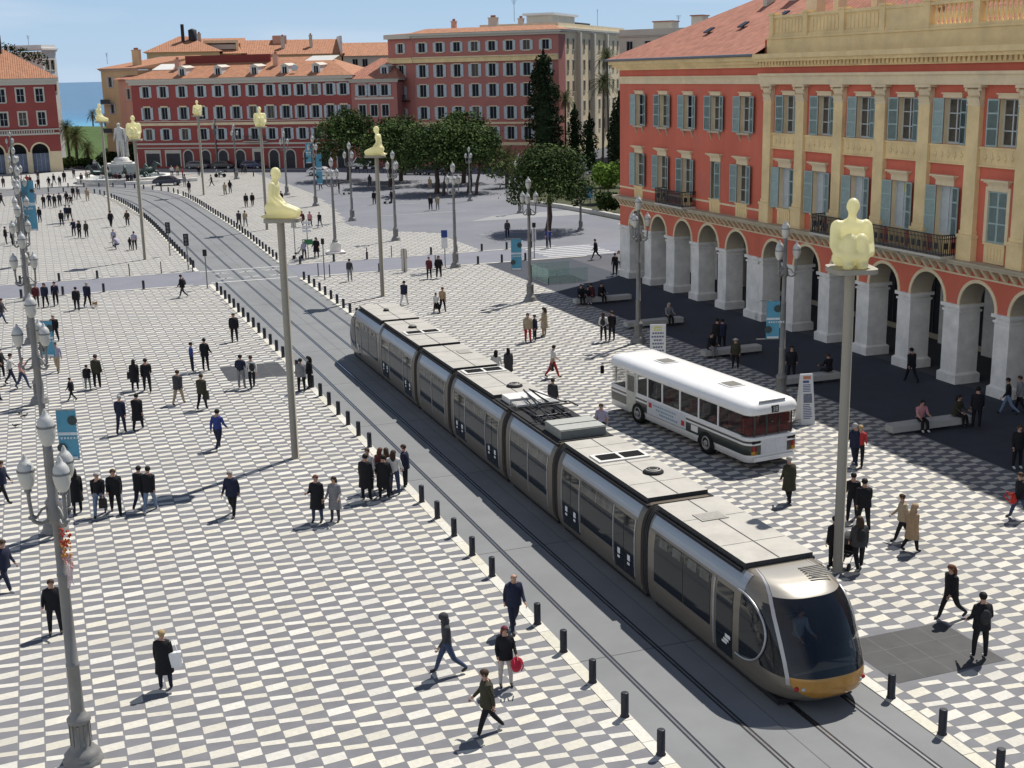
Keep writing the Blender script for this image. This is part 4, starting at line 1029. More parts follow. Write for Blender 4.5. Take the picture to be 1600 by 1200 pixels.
b.box(0, mids[0], 0, .8, 0, 5.6, 0); b.box(0, 44.7, 5., 5.2, 0, 5.6, 2); b.quad((44.7,0.8,0),(44.7,16,0),(44.7,16,5.6),(44.7,.8,5.6), 1)
b.build('arcade_wall', [red_d, cream_p, shop_m], root)
for (ua, ub) in ab: arch_ring(ua, ub, 3.6, .28, -.06, .02).build('archivolt', cream_p, root)
for (ua, ub) in ab:
    q = MB(); q.box(ua, ub, .6, .66, .1, 3.3)
    for k in range(5): q.box(ua+(ub-ua)*k/4-.03, ua+(ub-ua)*k/4+.03, .55, .6, .1, 3.3, 1)
    q.build('glazed_screen', [mat('bluish_screen', (.14,.17,.24), .35, var=.3, scale=.9), zinc_m], root)
dormer(rf, 32.5, .8, 16.1, 2.6, 1.8, 4., zinc_m)
q = MB(); q.box(20,36.6,6.5,12,17,23.6); q.box(34.6,36.4,6.6,8,23.6,25.2); q.build('roof_terrace', mat('dark_cladding', (.05,.045,.045), .8, var=.2), rf)
LEFT_ROOF = rf
# white building behind it
root, rf = block('apartment_building', 'white building behind the red corner building, its narrow sunlit side facing the sea gap', (3.4,262), 55, 4.4, 8., 21., white_w, [(17.6,1.8,'m_plain'),(13.6,1.8,'m_plain')], [[1.4,3.]]*2, {'size':(1.2,0)}, cornice=(21.,.6,.4,white_w), roof=('flat',.6,zinc_m))
antenna(rf, 2, 4, 21.6, 2.4)
# ochre and salmon houses at the left end of the long red building
root, rf = block('townhouse', 'ochre house with small black balconies facing the sea gap', (13.6,262.), -62, 12.5, 14., 17.2, yell_w, [(14.2,1.8,'m_top'),(9.3,1.8,'m_top')], [[3.,8.]]*2, {'size':(1.2,0)}, cornice=(17.2,.4,.4,trim_g), roof=('shed',2.2,tile_o))
for z in (11.0, 5.6):
    q = MB(); q.box(.4,3.6,-.9,-.01,z,z+.12); q.box(.4,3.6,-.9,-.85,z+.12,z+.95,1); q.build('iron_balcony', [trim_g, iron_m], root)
antenna(rf, 1., 1, 18.5, 2.); chimney(rf, 8., 3., 18.6, 2.2, 2.2, yell_w)
root, rf = block('townhouse', 'salmon pink narrow house between the ochre house and the long red building', (16.0,252.), -66, 10.2, 12., 15.6, pink_w, [(12.,1.9,'m_plain')], [[3.5]], {'size':(1.2,0)}, roof=('shed',2.6,tile_m))
# roofs behind the long red building
root, rf = block('townhouse', 'ochre house with dark roof tank rising behind the long red building', (24.5,287.), -8, 15., 14., 21., yell_w, [(18.2,1.6,'m_plain')], [[3.,7.,11.]], {'size':(1.2,0)}, roof=('hip',3.4,tile_o))
q = MB(); q.lathe([(.9,23.5),(.9,25.6),(.2,25.9)], 12, 0, Matrix.Translation((9.6,5,0))); q.box(7.2,7.9,4,4.6,23,26.8); q.build('roof_tank', mat('tank_dark', (.03,.03,.035), .6), rf)
root, rf = block('townhouse', 'house with roof loggia and orange tiles behind the long red building', (36.4,292.), -8, 9., 12., 20.6, yell_w, [], [[]], {'size':(1.2,0)}, roof=('shed',3.6,tile_o))
q = MB(); q.box(1.,7.6,2.2,2.6,21.6,22.6,1); q.box(.6,8.,1.6,6,22.9,23.5); q.box(.6,1.1,1.6,6,20.8,22.9); q.box(7.5,8.,1.6,6,20.8,22.9); q.box(1.1,7.5,3.,5.,20.7,22.9,2); q.build('loggia', [cream_p, trim_g, shop_m], rf)
chimney(rf, -.2, 1.2, 22., .8, 2.8, grey_w)
root, rf = block('townhouse', 'long cream house under a wide orange tile roof behind the dormers', (45.6,290.6), -8, 21., 14., 20.2, yell_w, [(17.6,1.7,'m_plain')], [[2.,5.2,8.4,11.6,14.8,18.]], {'size':(1.2,0)}, roof=('gable',3.3,tile_o))
chimney(rf, 8.4, 2.6, 21.6, .8, 2.4, grey_w); chimney(rf, 14.6, 3., 21.6, .7, 2.6, grey_w)
q = MB(); q.box(6.4,9.4,5.,9,22.4,24.4); q.build('stair_head', pink_w, rf)
root, rf = block('townhouse', 'grey house with white framed windows under a tile roof left of the tall red building', (66.7,287.4), -8, 15., 14., 19.6, grey_w, [(17.2,1.7,'m_plain')], [[2.6,4.8,8.6,10.6]], {'size':(1.2,0)}, roof=('gable',3.0,tile_o))
q = MB(); q.box(-.6,-.1,0,8,19.6,24.0); q.build('party_wall', white_w, root)
# pale apartment blocks at the right of the tall one
root, rf = block('apartment_building', 'cream apartment block with tall thin shafts behind the palms, turned to the sun', (90.,218.5), 50, 46., 15., 22.3, cream_p,
    [(19.2,2.,'m_plain'),(15.4,2.,'m_plain'),(11.6,2.,'m_plain'),(7.8,2.,'m_plain'),(4.,2.,'m_plain')], [[2.2+3.5*k for k in range(12)]]*5, {'size':(1.2,0)}, cornice=(22.3,.7,.5,trim_g), roof=('flat',.8,zinc_m))
for x in (12., 21.5, 31.):
    q = MB(); q.box(x-.5,x+.5,-.7,.0,3.,22.3); q.build('shaft', trim_g, root)
q = MB(); q.box(6,20,3,8,22.9,25.4); q.box(5.4,20.6,2.4,8.6,25.4,25.8,1); q.build('penthouse', [grey_w, white_w], rf)
q = MB(); q.box(24,34,4,9,22.9,24.6); q.build('roof_hut', mat('dark_cladding', (.05,.045,.045)), rf)
antenna(rf, 36, 3, 22.9, 4.5)
root, rf = block('apartment_building', 'plain greige apartment block with small dark windows right of the tall palms', (99.6,213.4), -50, 26., 18., 20.9, grey_w,
    [(18.3,1.9,'m_plain'),(14.6,1.9,'m_plain'),(11.,1.9,'m_plain'),(7.4,1.9,'m_plain'),(3.8,1.9,'m_plain')], [[2.,5.5,9.,13.,17.,21.]]*5, {'size':(1.2,0)}, cornice=(20.9,.5,.4,trim_g), roof=('flat',.8,zinc_m))
for (x,y,w,h) in ((7,3,3.5,1.6),(13,4,2.,2.4),(19,5,4.,1.8),(23,4,1.2,2.6)):
    q = MB(); q.box(x-w/2,x+w/2,y,y+3,21.4,21.8+h); q.box(x-w/2-.2,x+w/2+.2,y-.2,y+3.2,21.8+h,22.+h,1); q.build('roof_hut', [grey_w, tile_m], rf)
antenna(rf, 10, 3, 21.4, 3.)
# ------------------------------------------------------------------ tram
champ = mat('champagne_paint', (.175,.152,.12), .36, .35, var=.05, scale=.6, coat=.5)
silver= mat('silver_paint', (.36,.36,.37), .36, .5, var=.04, scale=.6, coat=.5)
nosep = mat('pale_champagne_paint', (.42,.39,.335), .30, .4, var=.04, scale=.6, coat=.6)
roofp = mat('tram_roof_panel', (.40,.38,.34), .6, .1, var=.10, scale=1.2, detail=8., wear=((.30,.28,.25), 1.4, .4))
rooflt= mat('tram_roof_white', (.60,.59,.56), .6, .1, var=.08)
bellow= mat('bellows_rubber', (.045,.045,.047), .7, var=.2)
tglass= mat('tram_glass', (.014,.017,.021), .06, var=.0, spec=.35)
tglass2= mat('tram_hopper_glass', (.07,.072,.07), .2, var=.6, scale=2.2, spec=.4)
wglass= mat('tram_windscreen', (.010,.014,.022), .04, var=.0, spec=.5, coat=.15, alpha=.62)
gold  = mat('ochre_bumper', (.40,.20,.035), .3, .3, var=.05, coat=.5)
lampred= mat('red_lens', (.35,.02,.02), .2, var=.0)
lampgl = mat('clear_lens', (.45,.45,.45), .15, .2, var=.0)
under = mat('underframe', (.02,.02,.022), .8, var=.1)
sticker= mat('white_sticker', (.7,.7,.7), .6, var=.0)
HALF = [(1.16,.20),(1.24,.34),(1.30,.55),(1.325,.85),(1.33,1.2),(1.33,1.6),(1.325,2.0),(1.305,2.3),(1.26,2.52),(1.19,2.70),(1.10,2.84),(1.00,2.93),(.90,2.97)]
def sx(z):
    for (a, b) in zip(HALF, HALF[1:]):
        if a[1] <= z <= b[1]: t = (z-a[1])/(b[1]-a[1]); return a[0]+(b[0]-a[0])*t
    return HALF[0][0] if z < .2 else .9
def loft_mid(b, y0, y1, s=1., m=0, zs=1.):
    ring = [(-x*s, z) for x, z in HALF] + [(x*s, z) for x, z in HALF[::-1]]
    ring = [(x, .2+(z-.2)*zs) for x, z in ring]; n = len(ring); vs = []
    for y in (y0, y1): vs += [(x, y, z) for x, z in ring]
    f = [(i, i+1, n+i+1, n+i) for i in range(n-1)] + [(n-1, 0, n, 2*n-1)]
    b.add(vs, [q[::-1] for q in f], m, True)
    b.add(vs[:n], [tuple(range(n))], m); b.add(vs[n:], [tuple(range(n))[::-1]], m)
def side_patch(b, y0, y1, z0, z1, sgn, off=.012, m=0, nz=6):
    zs = [z0+(z1-z0)*k/nz for k in range(nz+1)]
    vs = [(sgn*(sx(z)+off), y, z) for z in zs for y in (y0, y1)]
    fs = []
    for k in range(nz):
        q = (2*k, 2*k+1, 2*k+3, 2*k+2); fs.append(q if sgn > 0 else q[::-1])
    b.add(vs, fs, m, False)
    rim = [(sgn*(sx(z)-.02), y, z) for z in zs for y in (y0, y1)]       # edge of the pane
    e = []
    for k in range(nz):
        for s_ in (0, 1): e.append([vs[2*k+s_], vs[2*k+2+s_], rim[2*k+2+s_], rim[2*k+s_]])
    e += [[vs[0], vs[1], rim[1], rim[0]], [vs[-2], vs[-1], rim[-1], rim[-2]]]
    for q in e: b.add(q, [(0,1,2,3)], m); 
def tram():
    root = thing('tram', (16.96, 23.9, 0), 'long champagne and silver tram of seven sections with dark windows running down the tram street', 'tram')
    T = [0, 7.9, 14.85, 19.95, 26.8, 32.0, 38.9, 46.4]
    # gangway bellows and underframe
    for y in T[1:-1]:
        b = MB(); loft_mid(b, y-.24, y+.24, .93, 0, .97)
        for k in range(5): loft_mid(b, y-.22+k*.1, y-.18+k*.1, .955, 0, .985)
        b.build('bellows', bellow, root)
    b = MB()
    for (a, c) in zip(T, T[1:]): b.box(-1.1, 1.1, a+.9 if a == 0 else a+.3, c-.9 if c == T[-1] else c-.3, .07, .21)
    for (a, c) in ((3.2,5.6),(20.6,23.),(22.2,24.6),(40.6,43.)):
        for x in (-.72, .72):
            for yy in (a+.3, c-.3): b.lathe([(.28,-.06),(.28,.06)], 14, 0, Matrix.Translation((x,yy,.29)) @ Matrix.Rotation(math.pi/2,4,'Y'))
    b.build('underframe', under, root)
    # five middle sections
    for i in range(1, 6):
        a, c = T[i]+.24, T[i+1]-.24
        b = MB(); loft_mid(b, a, c); o = b.build('section', champ, root)
        for (y0, y1) in ((a-.004, a+.30), (c-.30, c+.004)):      # lighter arch frames at both ends of the section
            f = MB(); ring = [(-x, z) for x, z in HALF[2:]] + [(x, z) for x, z in HALF[2:][::-1]]
            for sg in (1,):
                P = [(x*1.006, z+.006*(z > 2.9)) for x, z in ring]
                vs = [(x, y0, z) for x, z in P] + [(x, y1, z) for x, z in P]; n = len(P)
                f.add(vs, [(q, n+q, n+q+1, q+1) for q in range(n-1)], 0, True)
            f.build('end_frame', mat('bronze_frame', (.15,.128,.10), .4, .3, var=.05), o)
        s = MB()
        for sg in (-1, 1): side_patch(s, a+.30, c-.30, 2.50, 2.93, sg, .006, 0, 5)   # silver shoulder
        s.build('cant_rail', silver, o)
        L = c-a
        doors = i in (1, 3, 5)
        if doors:
            spans = [('door', a+.45, a+1.85), ('window', a+2.0, c-2.0), ('door', c-1.85, c-.45)]
        else:
            spans = [('window', a+.5, (a+c)/2-.05), ('window', (a+c)/2+.05, c-.5)]
        for sg in (-1, 1):
            for kind, y0, y1 in spans:
                g = MB()
                if kind == 'door':
                    mid = (y0+y1)/2
                    side_patch(g, y0, mid-.02, .48, 2.36, sg, .014); side_patch(g, mid+.02, y1, .48, 2.36, sg, .014)
                    for q in (mid-.35, mid+.35):
                        x = sg*(sx(1.05)+.017); g.box(min(x,x+sg*.003), max(x,x+sg*.003), q-.09, q+.09, .98, 1.16, 1); g.box(min(x,x+sg*.003), max(x,x+sg*.003), q-.07, q+.09, .84, .92, 1)
                    g.build('door', [tglass, sticker], o)
                else:
                    side_patch(g, y0, y1, .98, 2.04, sg, .014); p = g.build('window', tglass, o)
                    h = MB(); side_patch(h, y0, y1, 2.08, 2.42, sg, .014, 0, 3)
                    n = max(2, int((y1-y0)/.85))
                    for k in range(1, n): 
                        q = y0+(y1-y0)*k/n; side_patch(h, q-.03, q+.03, 2.08, 2.42, sg, .02, 1, 3)
                    h.build('hopper', [tglass2, champ], o)
            for kind, y0, y1 in spans:
                for q in (y0-.06, y1+.06):
                    if kind == 'door' or not doors: bars = MB(); side_patch(bars, q-.03, q+.03, .6, 2.42, sg, .03, 0, 5); bars.build('bar', silver, o)
    # roof equipment
    def panel(a, c, z=3.11, frame=False, m=roofp, parent=root, w=1.0):
        b = MB(); b.box(-w, w, a, c, 2.975, z, 1); b.quad((-w,a,z+.0015),(w,a,z+.0015),(w,c,z+.0015),(-w,c,z+.0015), 0)
        bb = b.build('roof_panel', [m, bellow], parent)
        d = MB(); d.box(-.02, .02, a+.02, c-.02, z+.003, z+.0065)
        k = a+1.3
        while k < c-.8: d.box(-w+.02, -.02, k-.008, k+.008, z+.003, z+.006); d.box(.02, w-.02, k-.008, k+.008, z+.003, z+.006); k += 2.1
        d.build('seam', bellow, bb); return bb
    def vent(y, z=3.11):
        b = MB(); b.box(-.9, .9, y-.42, y+.42, z+.002, z+.05); b.build('vent_frame', rooflt, root)
        g = MB()
        for sg in (-1, 1):
            g.box(sg*.42-.36, sg*.42+.36, y-.28, y+.28, z+.051, z+.056)
            for k in range(9): g.box(sg*.42-.35, sg*.42+.35, y-.26+k*.06, y-.235+k*.06, z+.057, z+.075)
        g.build('vent_grille', under, root)
    def dome(x, y, z=3.11, r=.33):
        b = MB(); b.lathe([(r,z+.002),(r,z+.05),(r*.8,z+.10),(r*.3,z+.12),(0,z+.12)], 18, 0, Matrix.Translation((x,y,0)))
        for k in range(2): b.lathe([(r*(.75-.3*k),z+.112+.01*k),(r*(.68-.3*k),z+.13+.01*k)], 18, 1, Matrix.Translation((x,y,0)), cap=False)
        b.build('fan_dome', [under, roofp], root)
    def hatch(x, y, w=.34, d=.34, z=3.11):
        b = MB(); b.box(x-w, x+w, y-d, y+d, z+.007, z+.03); b.box(x-w+.05, x+w-.05, y-d+.05, y+d-.05, z+.031, z+.036, 1); b.build('hatch', [roofp, mat('hatch_grey', (.30,.285,.26), .7)], root)
    panel(T[0]+2.75, T[1]-.2); hatch(-.1, 6.2, .42, .3); panel(T[1]+.45, T[2]-.1); vent(T[2]-2.4); dome(.25, T[1]+2.6)
    panel(T[3]+2.0, T[4]-.2); vent(T[4]-.75); dome(.25, T[3]+3.0)
    panel(T[4]+.3, T[5]-.2); hatch(.45, T[5]-2., .3, .3); panel(T[5]+.3, T[6]-.2); vent(T[5]+3.2); dome(-.1, T[5]+4.6, r=.22); panel(T[6]+.3, T[7]-2.4); dome(-.1, T[6]+2.8, r=.16)
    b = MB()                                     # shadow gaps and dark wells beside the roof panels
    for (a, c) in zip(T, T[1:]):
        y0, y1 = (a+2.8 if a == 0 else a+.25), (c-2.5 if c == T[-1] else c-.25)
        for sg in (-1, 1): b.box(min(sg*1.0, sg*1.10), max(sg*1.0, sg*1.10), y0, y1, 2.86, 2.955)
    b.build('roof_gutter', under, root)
    # pantograph well on section three from the nose
    y0, y1 = T[2]+.35, T[3]+1.9
    b = MB(); b.box(-1., 1., y0, y1, 2.975, 3.0, 1)
    b.box(-.85, .85, y0+.2, y0+1.7, 3.0, 3.30); b.box(-.85, .85, y0+.25, y0+.9, 3.301, 3.33, 2); b.box(-.85,.85,y0+1.0,y0+1.65,3.301,3.33,2)
    b.box(-.8, .1, y1-1.2, y1-.3, 3.0, 3.22, 3); b.box(.2, .85, y1-1.5, y1-.2, 3.0, 3.18, 3)
    for k in range(4): b.box(-.85, .85, y1-1.6-k*.16, y1-1.53-k*.16, 3.12, 3.2, 3)
    b.build('roof_converter', [mat('equipment_grey', (.20,.205,.19), .6, .2, var=.12), under, mat('equipment_lid', (.33,.335,.31), .6, .1, var=.1), rooflt], root)
    p = MB(); yb = y0+2.2; yf = y1-1.9
    for sg in (-1, 1):
        p.tube([(sg*.62, yb, 3.06), (sg*.62, yf+.4, 3.06)], .035, 5); p.tube([(sg*.35, yb+.1, 3.12), (sg*.12, yf+1.0, 3.46)], .035, 5)
        p.tube([(sg*.12, yf+1.0, 3.46), (sg*.5, yb+.6, 3.56)], .026, 5); p.tube([(sg*.62, yb+.6, 3.1), (sg*.3, yf+.2, 3.3)], .02, 5)
    for y in (yb, yb+.9, yf+.4): p.tube([(-.7, y, 3.1), (.7, y, 3.1)], .04, 5)
    for y in (yb+.45, yb+.75):
        p.tube([(-.85,y,3.46),(-.6,y,3.6),(.6,y,3.6),(.85,y,3.46)], .03, 5)
    for x in (-.6,-.2,.2,.6):
        for k in range(3): p.lathe([(.05,0),(.085,.03),(.05,.06)], 8, 0, Matrix.Translation((x, yb+.2+1.1*(x > 0), 3.0+.07*k)))
    p.build('pantograph', iron_m, root)
    # ---- driving cabs: lofted shell, the same at both ends
    def yn(z):
        K = [(.20,.62),(.34,.28),(.50,.10),(.70,.03),(.95,.06),(1.3,.20),(1.7,.40),(2.1,.63),(2.45,.88),(2.70,1.12),(2.84,1.42),(2.93,1.95),(2.97,2.62)]
        for (a, c) in zip(K, K[1:]):
            if a[0] <= z <= c[0]: t = (z-a[0])/(c[0]-a[0]); return a[1]+(c[1]-a[1])*t
        return 2.62
    NP = 34; YE = 2.66
    def ring(z):
        """plan outline at height z: (x, y, phi) from the left side round the nose to the right"""
        w = sx(z); y0 = yn(z); D = min(1.35, max(.05, YE-y0-.02)); P = []
        ex = .62
        for k in range(-NP, NP+1):
            ph = math.pi/2*k/NP; s, c = math.sin(ph), math.cos(ph)
            x = w*math.copysign(abs(s)**(ex+.12), s); y = y0 + D*(1-abs(c)**.9)
            P.append((x, y, math.degrees(ph)))
        return [(-w, YE, -95.), (-w, (YE+y0+D)/2, -92.)] + P + [(w, (YE+y0+D)/2, 92.), (w, YE, 95.)]
    ZS = [.20,.27,.34,.40] + [.44+.04*k for k in range(14)] + [1.0+.08*k for k in range(22)] + [2.72,2.78,2.84,2.88,2.91,2.93,2.95,2.97]
    rings = [[(x, y, z, ph) for x, y, ph in ring(z)] for z in ZS]
    def classify(ph, z, y):
        a = abs(ph)
        sag = 0.
        lo = 1.0 - sag
        if a < 47 and lo < z < 2.66: return 'windscreen'
        if 47 <= a < 53 and z > .80: return 'pillar'
        if a >= 53 and .95 < z < 2.50 and y < 1.60: return 'side'
        if a < 47 and .44+.36*(a/47)**2 < z < lo+.02: return 'gold'
        if z > 2.62 and a < 47: return 'crown'
        return 'shell'
    def cab(flip):
        par = link('cab', None, root); par.empty_display_size = .2
        if flip: par.location = (0, T[7], 0); par.rotation_euler = (0, 0, math.pi)
        G = {k: MB() for k in ('windscreen','pillarL','pillarR','sideL','sideR','gold','crown','shell')}
        n = len(rings[0])
        for r0, r1 in zip(rings, rings[1:]):
            for i in range(n-1):
                q = [r0[i], r0[i+1], r1[i+1], r1[i]]
                k = classify((q[0][3]+q[1][3])/2, (q[0][2]+q[2][2])/2, sum(t[1] for t in q)/4)
                off = {'pillar': .014, 'windscreen': .004, 'side': .004}.get(k, 0.)
                vs = []
                if k in ('pillar', 'side'): k += 'L' if q[0][0]+q[1][0] < 0 else 'R'
                for t in q:
                    nx, ny = t[0], min(0, t[1]-1.6); l = math.hypot(nx, ny) or 1; vs.append((t[0]+off*nx/l, t[1]+off*ny/l, t[2]))
                G[k].add(vs, [(0,1,2,3)], 0, True)
        G['crown'].add([(x, y, z) for x, y, z, ph in rings[-1]], [tuple(range(n))])
        G['shell'].add([(x, y, z) for x, y, z, ph in rings[0]], [tuple(range(n))[::-1]])
        for k, nm, m in (('shell','cab_shell',champ),('windscreen','windscreen',wglass),('pillarL','pillar',silver),('pillarR','pillar',silver),('sideL','side_window',wglass),('sideR','side_window',wglass),('gold','bumper',gold),('crown','cab_roof',nosep)):
            me = G[k]
            # weld the patch so that it shades smoothly
            bm = bmesh.new(); vv = [bm.verts.new(v) for v in me.v]
            for f in me.f:
                try: bm.faces.new([vv[i] for i in f])
                except ValueError: pass
            bmesh.ops.remove_doubles(bm, verts=bm.verts, dist=.0015)
            for f in bm.faces: f.smooth = len(f.verts) == 4
            d = bpy.data.meshes.new(nm); bm.to_mesh(d); bm.free(); d.materials.append(m); link(nm, d, par)
        # headlamps in the bumper, roof louvre, wiper
        b = MB()
        for sg in (-1, 1):
            z = .74; P = ring(z); q = [t for t in P if abs(t[2]-sg*38) < 3][0]; p2 = [t for t in P if abs(t[2]-sg*30) < 3][0]
            b.blob((q[0], q[1]-.0, z), (.085,.04,.06), 1, 10, 6); b.blob((p2[0], p2[1], z+.0), (.06,.03,.05), 0, 10, 6)
        b.build('lamps', [lampgl, lampred], par)
        b = MB()
        for k in range(7): b.box(.25+.0*k, .85, 1.62+k*.10, 1.67+k*.10, 2.955, 2.975)
        b.build('louvre', mat('louvre_grey', (.22,.21,.19), .6), par)
        b = MB(); b.box(-1.0,1.0,.75,2.5,.62,.70); b.box(-.95,.95,.45,.85,.70,1.02); b.build('dashboard', under, par)
        b = MB(); b.box(-.28,.28,1.55,2.05,.70,1.15); b.box(-.28,.28,2.0,2.12,1.15,1.85); b.build('driver_seat', mat('driver_seat_blue', (.03,.05,.12), .8), par)
        b = MB(); b.tube([(.35,.10,1.02),(.75,.47,1.45),(.70,.72,1.95)], .014, 4); b.build('wiper', black_m, par)
        # rear half of the cab section
        y0, y1 = YE, T[1]-.24
        b = MB(); loft_mid(b, y0-.002, y1); o = b.build('section', champ, par)
        s = MB()
        for sg in (-1, 1): side_patch(s, y0-.3, y1-.1, 2.50, 2.93, sg, .006, 0, 5)
        s.build('cant_rail', silver, par)
        for sg in (-1, 1):
            g = MB(); side_patch(g, 3.95, 5.45, .98, 2.42, sg, .014); side_patch(g, 5.5, 7.25, .98, 2.42, sg, .014); g.build('window', tglass, par)
            for q in (4.3,5.0,5.9,6.7): h = MB(); side_patch(h, q-.25, q+.25, 2.14, 2.40, sg, .018, 0, 2); h.build('hopper', tglass2, par)
            g = MB(); side_patch(g, 2.78, 3.62, .48, 2.36, sg, .014)
            x = sg*(sx(1.05)+.017)
            for (q, z0, z1) in ((2.98,1.0,1.1),(3.06,.9,.97),(3.14,.82,.88)): g.box(min(x,x+sg*.003), max(x,x+sg*.003), q-.13, q+.13, z0, z1, 1)
            g.build('door', [tglass, sticker], par)
            bars = MB()
            for q in (3.74,): side_patch(bars, q-.035, q+.035, .55, 2.42, sg, .03, 0, 5)
            bars.build('bar', silver, par)
            # round side light: dark pane behind a silver arc
            def at(yy, z, e):
                P = ring(z); best = P[0]
                h_ = P[:len(P)//2+1] if sg < 0 else P[len(P)//2:][::-1]
                for u, v in zip(h_, h_[1:]):
                    if v[1] <= yy <= u[1] or u[1] <= yy <= v[1]:
                        t = 0 if abs(v[1]-u[1]) < 1e-6 else (yy-u[1])/(v[1]-u[1]); x = u[0]+(v[0]-u[0])*t
                        return (x+sg*e, yy, z)
                return (sg*(sx(z)+e), yy, z)
            g = MB(); zc, hz_, yc, wy = 1.66, .84, 2.42, 1.16
            cols = 12; rows = 12
            for k in range(rows):
                z0 = zc-hz_+2*hz_*k/rows; z1 = zc-hz_+2*hz_*(k+1)/rows
                yf0 = yc-wy*math.sqrt(max(0,1-((z0-zc)/hz_)**2)); yf1 = yc-wy*math.sqrt(max(0,1-((z1-zc)/hz_)**2))
                for j in range(cols):
                    a0 = yc+(yf0-yc)*j/cols; a1 = yc+(yf0-yc)*(j+1)/cols; b0 = yc+(yf1-yc)*j/cols; b1 = yc+(yf1-yc)*(j+1)/cols
                    q = [at(a0,z0,.022), at(a1,z0,.022), at(b1,z1,.022), at(b0,z1,.022)]
                    g.add(q, [(0,1,2,3)], 0, True)
            g.build('cab_window', tglass, par)
            t = MB(); pts = []
            for k in range(25):
                th = R(-97+194*k/24); pts.append(at(yc-(wy+.03)*math.cos(th), zc+(hz_+.03)*math.sin(th), .03))
            t.tube(pts, .033, 6); t.build('window_arc', silver, par)
    cab(False); cab(True)
tram()

